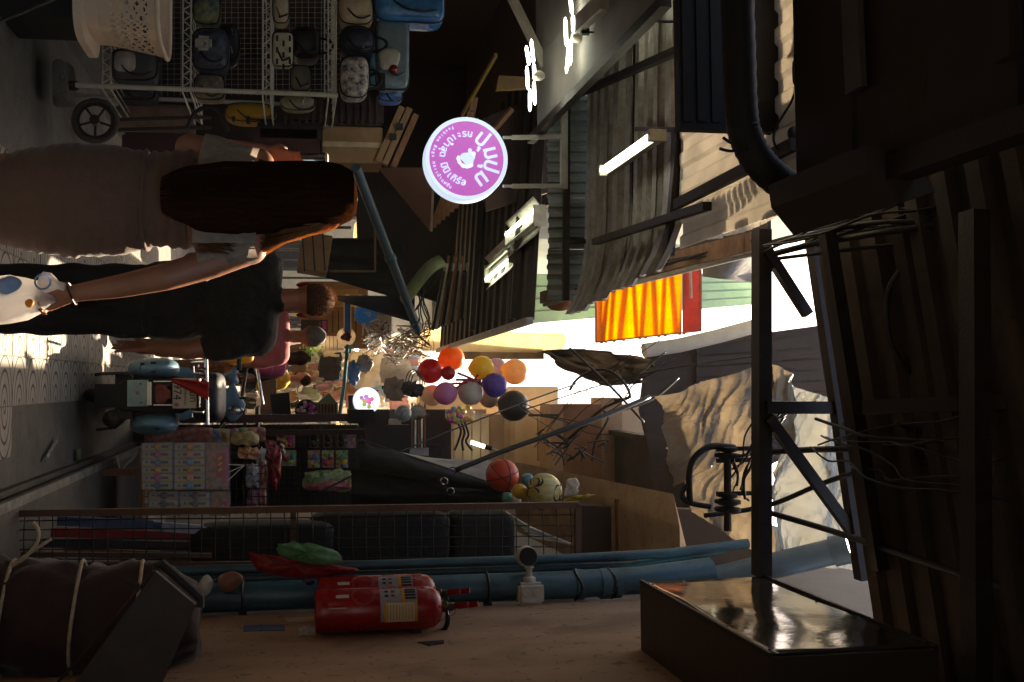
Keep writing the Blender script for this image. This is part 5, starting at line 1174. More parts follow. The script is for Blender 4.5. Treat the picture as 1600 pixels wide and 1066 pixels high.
for i, (a, b, d) in enumerate((((1216, 404), (1640, 352), 'upper'), ((1345, 520), (1640, 590), 'middle'), ((1350, 770), (1640, 640), 'crossing'), ((1420, 560), (1500, 700), 'short'), ((1490, 720), (1640, 800), 'lower'), ((1400, 660), (1490, 705), 'looped'))):
    mid = ((a[0] + b[0]) / 2 + rnd.uniform(-30, 10), (a[1] + b[1]) / 2 + rnd.uniform(-20, 20))
    cable(d + ' slack black wire strung under the right roof toward the cable knot', ((*a, 3.75 if a[0] < 1380 else 3.4), (*mid, 3.4), (*b, 2.9 if b[0] > 1600 else 3.35)), .008)
def bundle(lbl, n_, a, b, Ya, Yb_, ja, jb, sag, r, seed):
    R_ = random.Random(seed); t = thing('cable_bundle', lbl, 'cables', P(*a, Ya))
    for k in range(n_):
        p = P(a[0] + R_.uniform(-ja, ja), a[1] + R_.uniform(-ja, ja), Ya + R_.uniform(-.1, .1)); q = P(b[0] + R_.uniform(-jb, jb), b[1] + R_.uniform(-jb, jb), Yb_ + R_.uniform(-.1, .1))
        pts = [p.lerp(q, i / 6) + V((R_.uniform(-.02, .02), 0, -sag * R_.uniform(.3, 1.2) * math.sin(PI * i / 6) + R_.uniform(-.02, .02))) for i in range(7)]
        mb = MB(); mb.tube(spl(pts, 4), r * R_.uniform(.6, 1.3), 5); mb.build('cable', m_cab, t, smooth=True)
bundle('sheaf of thin sagging wires from the truss beam along the canopy edge', 9, (1205, 385), (1640, 300), 3.95, 2.85, 10, 40, .06, .006, 1)
bundle('sheaf of thin wires sagging across the underside of the right roof', 9, (1290, 690), (1640, 700), 3.85, 2.9, 40, 90, .10, .006, 2)
bundle('sheaf of thin wires crossing in front of the tan facade', 5, (850, 700), (1030, 560), 8.2, 7.2, 26, 30, .10, .004, 3)
bundle('sheaf of thin wires from the balloons to the concrete beam', 3, (800, 640), (960, 690), 8.0, 7.4, 20, 26, .08, .004, 4)
bundle('sheaf of thin wires drooping below the galvanised awning edge', 6, (860, 470), (1190, 372), 7.0, 4.25, 6, 6, .05, .005, 5)
bundle('sheaf of thin wires dropping along the truss post to the insulators', 7, (1215, 640), (1150, 770), 4.2, 4.3, 20, 20, .08, .006, 6)
bundle('sheaf of thin wires in the dark below the twin tube lamps', 7, (690, 420), (660, 510), 8.6, 8.8, 16, 12, .1, .006, 7)
# tangled vines/cables on the concrete beam
mb = MB(); rnd = random.Random(31)
for k in range(9):
    x, y = rnd.uniform(862, 935), rnd.uniform(680, 722)
    mb.tube(spl([P(x + rnd.uniform(-22, 22), y + rnd.uniform(-16, 16), 7.9 + rnd.uniform(-.1, .1)) for _ in range(5)], 9), rnd.uniform(.004, .009), 5)
tag(mb.build('cable_tangle', m_cab, smooth=True), 'dark tangle of old wires lying on the concrete beam', 'cables')
# black panel and hose top left
mb = MB(); a, b = P(1062, 202, 3.6), P(1230, -40, 3.6); mb.box(((a.x + b.x) / 2, 3.62, (a.z + b.z) / 2), (abs(b.x - a.x), .05, abs(b.z - a.z)))
for k in range(6):
    zz = a.z + .03 + k * .06
    mb.box(((a.x + b.x) / 2, 3.592, zz), (abs(b.x - a.x) - .06, .008, .035))
tag(mb.build('shop_sign', m_black), 'black back of a hanging shop sign at the top left', 'sign')
mb = MB(); mb.tube(spl([P(1150, -60, 3.3), P(1154, 60, 3.3), P(1158, 170, 3.3), P(1166, 215, 3.3), P(1190, 258, 3.3), P(1232, 292, 3.3), P(1300, 320, 3.2)], 8), [.058 + .003 * (k % 2) for k in range(49)], 16)
tag(mb.build('duct_hose', m_black, smooth=30), 'thick black duct bending round in front of the white fluted awning', 'duct')
mb = MB(); mb.tube(spl([P(1130, 215, 3.25), P(1140, 222, 3.24), P(1165, 235, 3.24)], 4), .006, 5); mb.tube(spl([P(1124, 232, 3.25), P(1142, 236, 3.24), P(1168, 232, 3.24)], 4), .006, 5)
tag(mb.build('wire_tie', m_cab), 'wire ties round the bend of the black duct', 'wire')
mb = MB(); mb.tube([P(1246, 95, 3.5), P(1290, 20, 3.5), P(1300, -30, 3.5)], .028, 12); tag(mb.build('pipe', m_white, smooth=True), 'white pipe slanting beside the cable coil', 'pipe')
mb = MB(); mb.tube(spl([P(1275, 95, 3.44), P(1266, 60, 3.44), P(1276, 25, 3.44), P(1285, -10, 3.44)], 5), .009, 8); tag(mb.build('pipe', mat('yellowed_tube', '#b59a77', .4), smooth=True), 'thin yellowed tube curving beside the white pipe', 'pipe')
# ---------------------------------------------------------------- toy stand on the step
def soft_box(mb, c, s, bev=.01, seg=2, R=None):
    t = MB(); t.box(c, s, R); bmesh.ops.bevel(t.b, geom=t.b.edges[:], offset=bev, segments=seg, affect='EDGES')
    me = bpy.data.meshes.new('t'); t.b.to_mesh(me); t.b.free(); mb.b.from_mesh(me); bpy.data.meshes.remove(me); return mb
YT = 7.4; T = px2(YT)
tst = thing('display_stand', 'low wooden stand with wire grid holding the toy watch cards', 'stand', V((T(180, 735).x, YT, .14)))
for x, y, d in ((735, 0, 0), (800, 0, 0), (735, 0, .6), (800, 0, .6)):
    pass
for yy, dy in ((738, 0), (800, 0), (738, .55), (800, .55)):
    a = T(180, yy, .06 + dy); mb = MB(); mb.beam(V((a.x, a.y, .14)), V((a.x, a.y, T(222, yy).z)), .05, .05); mb.build('leg', m_wood, tst)
a, b = T(222, 700, .06), T(222, 815, .06); mb = MB(); mb.box(((a.x + b.x) / 2, YT + .35, a.z), (b.x - a.x, .7, .03)); mb.build('top', m_wood, tst)
mb = MB()
for k in range(7): mb.tube([T(222, 728 + k * 12, .08), T(420, 728 + k * 12, .08)], .004, 4)
for k in range(17): mb.tube([T(225 + k * 12, 722, .08), T(225 + k * 12, 804, .08)], .004, 4)
mb.build('wire_grid', m_cab, tst, kind='stuff')
m_pk = mat('pack_white', '#99958c', .4, var=.1, scale=20); m_pkp = mat('pack_violet', '#4a3a78', .5, var=.15)
m_ylw = mat('pack_yellow', '#b59d3a', .5); m_strap = mat('strap_print', '#6a4a3c', .6, var=.3)
def watch_card(lbl, x0, x1, y0, y1, cols, dials, Y, header):
    D = px2(Y); a, b = D(x0, y0), D(x1, y1); t = thing('toy_card', lbl, 'toy card', D((x0 + x1) / 2, (y0 + y1) / 2))
    mb = MB(); mb.prism([D(x0, y0), D(x1, y0), D(x1, y1), D(x0, y1)], (0, .012, 0)); mb.build('backing', m_pkp, t)
    hx = header[0]; cw = (y1 - y0) / cols; rw = (hx - x0) / 2; k = 0
    for c_ in range(cols):
        for r_ in range(2):
            xa, xb, ya, yb_ = x0 + r_ * rw + 1.5, x0 + (r_ + 1) * rw - 2.5, y0 + c_ * cw + .6, y0 + (c_ + 1) * cw - .8
            mb = MB(); p, q_ = D(xa, ya, -.02), D(xb, yb_, -.02); soft_box(mb, (p + q_) / 2, (abs(q_.x - p.x), .036, abs(q_.z - p.z)), .004, 1); bx_ = mb.build('watch_box', m_pk, t)
            yc = (ya + yb_) / 2; xc = xa + (xb - xa) * .52
            mb = MB(); mb.beam(D(xa + 13, yc, -.042), D(xb - 6, yc, -.042), .018, .006, up=V((0, 1, 0))); mb.lathe([(.008, 0), (.008, .005)], D(xa + 7, yc, -.039), V((0, -1, 0)), 8)
            mb.build('watch_strap', mat('strap_%d' % (dials[k % len(dials)][1]), dials[k % len(dials)][2], .5, var=.5, scale=40), bx_)
            mb = MB(); mb.lathe([(.023, 0), (.026, .010), (.017, .018)], D(xc, yc, -.042), V((0, -1, 0)), 14); mb.lathe([(.012, .012), (.012, .016)], D(xc, yc, -.042), V((0, -1, 0)), 10)
            mb.build('watch', mat('dial_%d' % dials[k % len(dials)][1], dials[k % len(dials)][0], .35, var=.25, scale=60), bx_, smooth=40)
            mb = MB(); mb.prism([D(xa, yb_ - .6, -.042), D(xb, yb_ - .6, -.042), D(xb, yb_ - 2.2, -.042), D(xa, yb_ - 2.2, -.042)], (0, .004, 0)); mb.build('stripe', m_ylw, bx_)
            k += 1
    mb = MB(); mb.prism([D(hx, y0, -.004), D(header[1], y0, -.004), D(header[1], y1, -.004), D(hx, y1, -.004)], (0, .006, 0)); hd2 = mb.build('header', mat('header_print', '#3a2320', .5, var=.6, scale=18, col2='#b8795a', det=3), t)
    hc_ = header[1] - hx
    mb = MB(); mb.prism([D(hx + hc_ * .45, y0 + 16, -.01), D(hx + hc_ * .85, y0 + 16, -.01), D(hx + hc_ * .85, y1 - 10, -.01), D(hx + hc_ * .45, y1 - 10, -.01)], (0, .004, 0)); mb.build('title_panel', mat('title_red', '#a02a1e', .5, var=.3, scale=30), hd2)
    mb = MB(); mb.prism([D(hx + hc_ * .86, y0 + 8, -.01), D(header[1], y0 + 8, -.01), D(header[1], y1 - 6, -.01), D(hx + hc_ * .86, y1 - 6, -.01)], (0, .004, 0)); mb.build('title_strip', mat('magenta_strip', '#b0348a', .5), hd2)
    for yy in ((y1 - 15, y1 - 8) if cols > 4 else (y1 - 12,)):
        mb = MB(); mb.prism([D(hx + hc_ * .46, yy - 3, -.014), D(hx + hc_ * .68, yy - 3, -.014), D(hx + hc_ * .68, yy + 3, -.014), D(hx + hc_ * .46, yy + 3, -.014)], (0, .003, 0)); tgp = mb.build('price_tag', m_pk, hd2)
        mb = MB(); mb.text('20', Matrix.Translation(D(hx + hc_ * .57, yy, -.017)) @ FR, .034, .0008); mb.build('lettering', mat('print_blue', '#2b4f9a', .6), tgp) if False else mb.build('price_lettering', mat('print_blue', '#2b4f9a', .6), hd2)
    mb = MB()
    for k in range(3): mb.beam(D(hx + hc_ * .7, y0 + 22 + k * 9, -.011), D(hx + hc_ * .55, y0 + 26 + k * 9, -.011), .014, .004, up=V((0, 1, 0)))
    mb.build('title_print', mat('title_yellow', '#d9b52a', .5), hd2)
    mb = MB(); mb.sheet(lambda u, v: D(x0 - 1 + (header[1] - x0 + 4) * u, y0 - 1 + (y1 - y0 + 2) * v, -.07 - .008 * noise.noise(V((u * 7, v * 7, x0)))), 18, 14, .0015); mb.build('film', m_clear, t, smooth=True)
    return t
dl = [('#c8871a', 1, '#4a2a1c'), ('#c07a22', 2, '#4f2c20'), ('#b0457a', 3, '#5a2038'), ('#d88a80', 4, '#5a2a34'), ('#2f5f80', 5, '#202c3c'), ('#4a90a8', 6, '#2a2826')]
watch_card('upper toy watch card of twelve boxes facing the alley', 221, 357, 692, 765, 6, dl, 7.36, (322, 357))
watch_card('second toy watch card half hidden behind the mesh panel', 231, 358, 768, 806, 3, [('#5a2030', 7, '#5a3040'), ('#6a3240', 8, '#5a3a44'), ('#28303f', 9, '#3a3f4c'), ('#3a4250', 10, '#40444c')], 7.42, (330, 358))
mb = MB()
for y in (726, 738, 750): mb.tube([T(357, y, -.06), T(382, 727, .0)], .004, 4)
tag(mb.build('string', m_white), 'white strings holding the upper watch card to the grid', 'string')
m_multi = [mat('toy_print_%d' % i, a, .4, var=.6, scale=26, col2=b, det=3, bump=.15) for i, (a, b) in enumerate((('#8c2f35', '#c99a86'), ('#355a8c', '#c2b8b0'), ('#8a6f1f', '#c9b98a'), ('#7d2f63', '#c79ab0'), ('#2f6a42', '#b9c08a'), ('#a84a26', '#d8b090')))]
wds = ['red', 'blue', 'ochre', 'magenta', 'green', 'orange']
spots = ['nearest to the alley', 'next behind', 'in the middle', 'just past the middle', 'toward the back', 'second from the back', 'at the very back']
for i in range(7):
    Y = 7.45 + i * .17; mb = MB(); x0, x1 = 226 + i * 11, 330 + i * 14
    f = lambda u, v: P(x0 + (x1 - x0) * v, 672 + 19 * u + 1.5 * math.sin(v * 6 + i), Y + .05 * u + .01 * noise.noise(V((u * 9, v * 9, i))))
    mb.sheet(f, 8, 14, .03); mb.sheet(lambda u, v: f(u * 1.02, v * 1.01) + V((0, -.015 - .012 * noise.noise(V((u * 12, v * 15, i))), 0)), 8, 14, .001)
    tag(mb.build('toy_pack', m_multi[i % 6], smooth=True), wds[i % 6] + ' printed toy pack in the row beside the watch cards, ' + spots[i], 'toy pack')
# hanging bags above/right of the cards
for i, (x0, y0, x1, y1, k, lb) in enumerate(((362, 676, 402, 694, 2, 'ochre flat toy bag leaning over the watch cards'), (372, 700, 404, 716, 5, 'orange striped toy bag beside the watch card strings'), (384, 726, 404, 760, 1, 'blue mixed toy pack on the wire grid, lower one'), (386, 762, 404, 800, 3, 'magenta mixed toy pack on the wire grid behind the mesh'), (404, 724, 416, 790, 0, 'red mixed toy pack hanging at the end of the grid'))):
    bagflat(lb, ((x0, y0), ((x0 + x1) / 2, y0 - 2), (x1, y0 + 2), (x1 + 1, y1), ((x0 + x1) / 2, y1 + 2), (x0, y1 - 1)), 7.4 + .05 * i, m_multi[k], .035, 'toy_pack', 'toy pack', i)
bagflat('glossy red wrapped toy hanging beyond the watch cards', ((412, 688), (428, 690), (440, 708), (438, 745), (430, 766), (420, 750), (416, 715)), 7.8, mat('gloss_red', '#8c1a16', .15, var=.4, scale=9, bump=.6), .06, 'wrapped_toy', 'toy', 3)
bagflat('clear crinkled bag of toys hanging beside the glossy red one', ((402, 706), (412, 698), (416, 730), (414, 772), (406, 790), (400, 760)), 7.7, m_pl2, .05, 'toy_bag', 'toy bag', 5)
bagflat('glossy red and black wrapped toy behind the first red one', ((424, 695), (440, 688), (446, 706), (440, 722), (430, 715)), 8.1, mat('gloss_dark_red', '#4a1612', .15, var=.5, scale=9, bump=.6), .06, 'wrapped_toy', 'toy', 7)
mb = MB(); mb.tube([T(182, 712, .1), T(188, 735, .1), T(208, 716, .1), T(220, 700, .1)], .012, 5); tag(mb.build('film_scrap', m_pl2), 'scrap of plastic film at the foot of the toy stand', 'scrap')
# toy stall farther on: dark red uprights, grid wall, packs
m_dr = mat('dark_red_wood', '#3a1712', .6, var=.3, scale=6, bump=.1)
YS = 9.0; S = px2(YS)
stl = thing('toy_stall', 'toy stall with dark red uprights and a wire grid back', 'stall', V((S(300, 660).x, YS, .14)))
mb = MB(); a = S(570, 652); mb.beam(V((a.x, YS, .14)), a, .07, .09); mb.build('post', m_dr, stl)
mb = MB(); a = S(575, 655, .25); mb.beam(V((a.x + .12, YS + .25, .14)), a + V((.12, 0, 0)), .05, .05); mb.build('post', m_dr, stl)
mb = MB(); mb.beam(S(574, 648), S(578, 745), .06, .06); mb.build('beam', m_dr, stl)
mb = MB(); mb.prism([S(560, 640, .02), S(600, 640, .02), S(604, 668, .02), S(560, 668, .02)], (0, .1, 0)); mb.build('bracket_board', m_darkw, stl)
mb = MB()
for k in range(15): mb.tube([S(330, 668 + k * 8, .5), S(572, 668 + k * 8, .5)], .004, 4)
for k in range(30): mb.tube([S(332 + k * 8, 662, .5), S(332 + k * 8, 790, .5)], .004, 4)
mb.build('grid', m_cab, stl, kind='stuff')
mb = MB(); mb.prism([S(120, 664, .7), S(640, 664, .7), S(640, 800, .7), S(120, 800, .7)], (0, .03, 0)); mb.build('back_board', mat('stall_back', '#2c211b', .8, var=.3), stl)
mb = MB(); mb.box((S(0, 720).x, YS + .4, S(400, 700).z), (.9, .5, .03)); mb.build('shelf', m_dr, stl)
rnd = random.Random(17)
def toy_card(lbl, x0, y0, x1, y1, Y, cols, blobs):
    D = px2(Y); t = thing('toy_card', lbl, 'toy card', D((x0 + x1) / 2, (y0 + y1) / 2))
    mb = MB(); mb.prism([D(x0, y0), D(x1, y0), D(x1, y1), D(x0, y1)], (0, .01, 0)); mb.build('backing', cols[0], t)
    for (bx_, by, r, cc) in blobs:
        mb = MB(); p = D(x0 + (x1 - x0) * bx_, y0 + (y1 - y0) * by, -.015); mb.ell(p, (r, .02, r * rnd.uniform(.7, 1.2)), .8, nu=12, nv=8, jit=.25, sc=20); mb.build('toy', cc, t, smooth=True)
col_toys = [mat('toy_' + c_, h, .35, var=.15) for c_, h in (('lime', '#6aa52a'), ('orange', '#d2681a'), ('yellow', '#d0ac20'), ('cyan', '#2f8aa8'), ('scarlet', '#b82a22'), ('magenta', '#a82a78'))]
def blobs(n, r): return [(rnd.uniform(.2, .8), rnd.uniform(.2, .8), r * rnd.uniform(.7, 1.2), rnd.choice(col_toys)) for _ in range(n)]
toy_card('printed toy card with bright gun shapes, leftmost of the grid', 432, 674, 461, 700, 9.35, [m_multi[0]], blobs(7, .028))
toy_card('green and yellow toy card below the gun shapes', 440, 704, 463, 728, 9.35, [m_multi[4]], blobs(5, .022))
for i, x in enumerate((484, 505, 526)):
    toy_card(('dark goggle toy card next to the post', 'dark goggle toy card in the middle of three', 'dark goggle toy card farthest from the ground')[i], x, 676, x + 14, 700, 9.35, [mat('card_tan', '#7a5f45', .7)], [(.5, .3, .032, m_black), (.5, .7, .032, mat('toy_dark', '#241a2c', .2)), (.85, .5, .012, col_toys[(0, 4, 0)[i]])])
toy_card('pink edged toy pack at the end of the goggle row', 541, 678, 556, 700, 9.35, [m_multi[3]], blobs(2, .02))
for i, x in enumerate((481, 503, 525)):
    for j, y in enumerate((704, 718)):
        toy_card(('lower', 'middle', 'top')[i] + ' card in the ' + ('left', 'right')[j] + ' column of the bright square toy packs', x, y, x + 19, y + 13, 9.33, [m_multi[(i * 2 + j) % 6]], blobs(4, .022))
bagflat('big clear bag of red and green toys under the square packs', ((476, 738), (510, 734), (546, 737), (548, 766), (512, 768), (474, 764)), 9.2, m_multi[4], .06, 'toy_bag', 'toy bag', 8)
bagflat('red bundle inside the big clear toy bag', ((478, 757), (515, 752), (545, 754), (546, 764), (510, 767), (476, 763)), 9.1, mat('red_toys', '#9c1f26', .3, var=.5, scale=20, col2='#c98a8a'), .05, 'toys', 'toys', 2)
# counter and items in front of the toy stall
ct = thing('kiosk', 'brown barred kiosk front with a green peaked top by the alley', 'kiosk', S(440, 640, .3))
mb = MB(); mb.prism([S(490, 629, .3), S(528, 629, .3), S(528, 652, .3), S(490, 652, .3)], (0, .3, 0)); mb.build('body', m_card, ct)
for k in range(7): mb = MB(); mb.beam(S(494 + k * 5, 631, .28), S(494 + k * 5, 646, .28), .012, .012, up=V((0, 1, 0))); mb.build('bar', m_dr, ct)
mb = MB(); mb.prism([S(498, 629, .3), S(526, 629, .3), S(514, 614, .3)], (0, .25, 0)); mb.build('peak', mat('dull_green', '#4e6b4a', .7, var=.2), ct)
mb = MB(); mb.prism([S(500, 648, .22), S(517, 648, .22), S(517, 658, .22), S(500, 658, .22)], (0, .03, 0)); mb.build('red_board', mat('red_board', '#7c1c20', .6), ct)
t = thing('round_basket', 'dark round tray of pink trinkets beside the barred kiosk', 'tray', S(480, 642, .2)); mb = MB(); mb.lathe([(.095, 0), (.105, .02), (.10, .03)], S(478, 641, .25), V((0, -1, 0)), 24); mb.build('tray', m_dk, t, smooth=40)
for k in range(26):
    a, r = rnd.uniform(0, 6.28), .085 * rnd.random() ** .5; mb = MB(); mb.ell(S(478, 641, .20) + V((math.cos(a) * r, 0, math.sin(a) * r)), (.018, .012, .018), nu=8, nv=6); mb.build('trinket', col_toys[5] if k % 3 else m_pk, t, smooth=True)
mb = MB(); mb.prism([S(422, 616, .4), S(452, 613, .4), S(455, 652, .4), S(425, 655, .4)], (0, .2, 0)); tag(mb.build('stool', m_black), 'black stool behind the parked scooter', 'stool')
for i, (x0, y0, x1, y1, Y, mt, lb) in enumerate(((350, 560, 372, 600, 10.5, m_card, 'cardboard box standing behind the scooter handlebar'), (408, 592, 432, 640, 11, m_card, 'pale carton stack behind the boy'), (385, 575, 402, 592, 10.6, m_white, 'white carton beside the purple backpack'), (455, 566, 478, 582, 12, m_card, 'small carton above the purple backpack'), (470, 552, 486, 566, 12.5, m_dk, 'dark round speaker box beside the green plant'))):
    D = px2(Y); mb = MB(); a, b = D(x0, y0), D(x1, y1); soft_box(mb, ((a + b) / 2) + V((0, .1, 0)), (abs(b.x - a.x), .25, abs(b.z - a.z)), .01); tag(mb.build('carton', mt), lb, 'box')
for k in range(2):
    mb = MB(); mb.tube([P(399 + 4 * k, 560 + 22 * k, 10), P(408 + 3 * k, 612 + 20 * k, 10)], .015, 8); tag(mb.build('chrome_tube', m_chrome), ('upper', 'lower')[k] + ' chrome tube catching the sun behind the scooter', 'tube')
# lit round sign with flowers, black holder
rs, c = ring_sign('round white lit sign with a pastel flower print in a dark stall', 573, 626, 21 / 1500 * 9.0, 9.0, emit('sign_pale', '#bcd8ec', .75), m_sgw, .08)
for k in range(9):
    mb = MB(); a = k * 2.4; r = .012 * k ** .75 + .004; p = c + V((math.cos(a) * r, -.008, math.sin(a) * r)); mb.lathe([(.022, 0), (.022, .003)], p, V((0, -1, 0)), 10); mb.build('flower', emit(('petal_pink', 'petal_lilac', 'petal_green')[k % 3], ('#c76a9a', '#a77ac0', '#90a860')[k % 3], .3), rs)
mb = MB(); mb.prism([S(545, 640, -.1), S(584, 640, -.1), S(588, 662, -.1), S(545, 662, -.1)], (0, .3, 0)); mb.prism([S(545, 618, .1), S(553, 618, .1), S(553, 642, .1), S(545, 642, .1)], (0, .1, 0)); tag(mb.build('sign_holder', m_dk), 'dark box under the round flower sign', 'box')
# net bags of balls by the balloon bunch
def netbag(lbl, px, py, ry, rx, Y, balls):
    c = P(px, py, Y); t = thing('ball_bag', lbl, 'bag', c)
    for (dx, dy, r, mt) in balls:
        mb = MB(); mb.ell(P(px + dx, py + dy, Y), (r, r, r), nu=18, nv=12); mb.build('ball', mt, t, smooth=True)
    mb = MB(); mb.ell(c, (ry, ry * .9, rx), .9, jit=.16, sc=12, nu=30, nv=18); mb.tube([P(px + rx / Y * 0 + 22, py, Y), P(px + 40, py + 2, Y)], [.03, .008], 8); mb.build('film', m_clear, t, smooth=True)
rnd = random.Random(4)
netbag('clear bag of many small coloured balls below the pink balloon', 718, 648, .085, .13, 8.4, [(rnd.uniform(-18, 20), rnd.uniform(-11, 11), .026, rnd.choice(col_toys)) for _ in range(24)])
netbag('grey silver wrapped ball bag next to the flower sign', 630, 646, .085, .13, 8.6, [(0, 0, .075, mat('grey_ball', '#5a564e', .3, var=.4, scale=30, col2='#a09a90'))])
mb = MB(); mb.lathe([(.01, 0), (.07, .01), (.075, .03)], P(652, 643, 8.8), V((.3, -1, 0)), 24); tag(mb.build('toy_disc', mat('teal_disc', '#2a5560', .3, var=.5, scale=20, col2='#a8803a'), smooth=True), 'small teal and gold disc toy between the two ball bags', 'toy')
# orange basketball and yellow patterned ball
def ball(lbl, px, py, r, Y, mt, mk):
    c = P(px, py, Y); R_ = r / 1500 * Y; t = thing('ball', lbl, 'ball', c); mb = MB(); mb.ell(c, (R_,) * 3, nu=36, nv=22); b_o = mb.build('skin', mt, t, smooth=True)
    for ax in ((1, 0, .3), (0.3, 1, 0), (.0, .3, 1), (.8, .2, -.7)) if mk == 'seam' else ():
        a = V(ax).normalized(); x = a.cross(V((.3, .5, .8))).normalized(); y = a.cross(x); mb = MB(); mb.tube([c + (x * math.cos(k) + y * math.sin(k)) * R_ for k in [2 * PI * i / 40 for i in range(40)]], .0035, 5, closed=True); mb.build('seam', m_black, b_o)
    if mk == 'mark':
        for k in range(7):
            a = V((math.sin(k * 2.1) * .8, -.5, math.cos(k * 1.7))).normalized(); x = a.cross(V((.3, .5, .8))).normalized(); y = a.cross(x); d = .8
            mb = MB(); mb.tube([c + (a * math.sqrt(1 - .18) + (x * math.cos(q_) * .42 + y * math.sin(q_) * .30)) * R_ * 1.0 for q_ in [4.2 * i / 16 for i in range(17)]], .006, 5); mb.build('marking', m_black, b_o)
    return t
ball('orange rubber basketball on the pile over the black canvas', 785, 743, 26, 6.4, mat('orange_rubber', '#c23a1a', .45, var=.08, scale=60, bump=.1), 'seam')
ball('yellow and white ball with black markings beside the basketball', 850, 768, 29, 6.0, mat('yellow_stripe', '#a08a22', .45, var=.1, scale=4, stretch=(8, 8, .4), col2='#c2b88a'), 'mark')
ball('small yellow ball tucked between the basketball and the marked ball', 812, 768, 12, 6.1, mat('toy_yellow2', '#c29a2a', .4), 'none')
for i, (x, y, r, h) in enumerate(((824, 748, 9, '#3f7a8a'), (806, 782, 9, '#cbbfae'), (792, 776, 8, '#4a8a6a'))):
    mb = MB(); mb.ell(P(x, y, 6.2), (r / 240,) * 3, .8, jit=.3, sc=14); tag(mb.build('toy_wrap', mat('wrap%d' % i, h, .3, var=.3, bump=.4), smooth=True), ('teal', 'white', 'green')[i] + ' crumpled toy wrap beside the basketball', 'toy')
tgp = bagflat('paper swing tag tied beside the marked ball', ((885, 750), (900, 747), (904, 768), (892, 776), (882, 770)), 5.95, mat('tag_print', '#a89a86', .6, var=.4, scale=30), .012, 'paper_tag', 'tag')
bagflat('yellow net mouth trailing from the marked ball', ((878, 780), (900, 775), (925, 772), (930, 775), (905, 782), (885, 788)), 5.95, mat('yellow_net', '#a88d1e', .5, trans=.3), .03, 'net_bag', 'net', 3)
# the black canvas wedge and the pale sheet on it
m_cv = mat('black_canvas', '#1d1a18', .8, var=.35, scale=5, bump=.25, col2='#2c2825')
bc = thing('canvas_cover', 'black canvas side curtain folded over the stall rail', 'canvas', P(680, 750, 6.5))
def f1(u, v):
    x = 569 + 222 * u; y0 = 692 + 72 * u ** 1.05; y1 = 732 + 38 * u
    return P(x - 8 * v * (1 - u), y0 + (y1 - y0) * v, 6.6 - .08 * math.sin(v * 3) + .02 * noise.noise(V((u * 6, v * 4, 0))))
mb = MB(); mb.sheet(f1, 30, 8, .012); mb.build('upper_flap', m_cv, bc, smooth=True)
def f2(u, v):
    x = 549 + 238 * u; y0 = 731 + 36 * u; y1 = 786 + 2 * u
    return P(x, y0 + (y1 - y0) * v, 6.62 + .05 * math.sin(v * 6 + u * 2) + .04 * noise.noise(V((u * 7, v * 5, 3))))
mb = MB(); mb.sheet(f2, 34, 12, .012); mb.build('lower_flap', mat('black_canvas2', '#171412', .85, var=.35, scale=5, bump=.25), bc, smooth=True)
mb = MB()
def f3(u, v):
    x = 572 + 210 * u; y0 = 692 + 36 * u + 8 * math.sin(u * 4); y1 = 694 + 70 * u ** 1.05
    return P(x, y0 + (y1 - y0) * v, 6.75 - .13 * v + .03 * noise.noise(V((u * 8, v * 4, 8))))
mb.sheet(f3, 30, 6, .008); mb.build('pale_lining', mat('pale_lining', '#b5a896', .7, var=.2, scale=6, bump=.15, col2='#8a8078'), bc, smooth=True)
mb = MB(); mb.tube([P(560, 691, 6.6), P(566, 690, 6.6), P(790, 764, 6.55), P(796, 770, 6.5)], .014, 8); mb.build('rail', m_steel, bc)
for k, (x, y) in enumerate(((707, 736), (694, 752), (704, 768))):
    mb = MB(); c = P(x, y, 6.48); mb.tube([c + V((math.cos(a) * .025, 0, math.sin(a) * .025)) for a in [2 * PI * i / 14 for i in range(14)]], .005, 5, closed=True); mb.build('eyelet', m_chrome if k else mat('blue_string', '#2a3f7a', .6), bc)
# shop front seen between canvas and balloons
sf = thing('shop', 'dim shop front with shutter and signboard behind the ball bags', 'shop', P(640, 690, 10.9))
Q = px2(10.9)
for x0, y0, x1, y1, d, mt, nm in ((560, 640, 705, 800, .2, m_darkw, 'wall'), (608, 655, 627, 666, -.02, m_pk, 'notice'), (586, 664, 640, 700, -.03, m_bm, 'cabinet'), (616, 700, 670, 712, -.05, m_pk, 'signboard'), (602, 696, 690, 716, -.01, m_black, 'sign_frame')):
    mb = MB(); mb.prism([Q(x0, y0, d), Q(x1, y0, d), Q(x1, y1, d), Q(x0, y1, d)], (0, .12, 0)); mb.build(nm, mt, sf)
for k, y in enumerate((640, 646, 652, 660, 668)): mb = MB(); mb.beam(Q(644 + 5 * k, 630, -.1), Q(644 + 5 * k, 700, -.1), .02, .02); mb.build('rod', m_chrome if k % 2 else m_wood, sf)
mb = MB(); mb.prism([Q(690, 640, -.2), Q(752, 640, -.2), Q(752, 745, -.2), Q(690, 745, -.2)], (0, .1, 0)); mb.build('sideboard', m_darkw, sf) if False else None
for i, (x, y0) in enumerate(((712, 655), (718, 655), (724, 655))):
    cable(('left', 'middle', 'right')[i] + ' drop cable below the bag of coloured balls', ((x, 655, 9), (x + 8, 672 + i * 3, 9), (x + 4, 690, 9), (x - 2 + 8 * i, 704, 9)), .012)

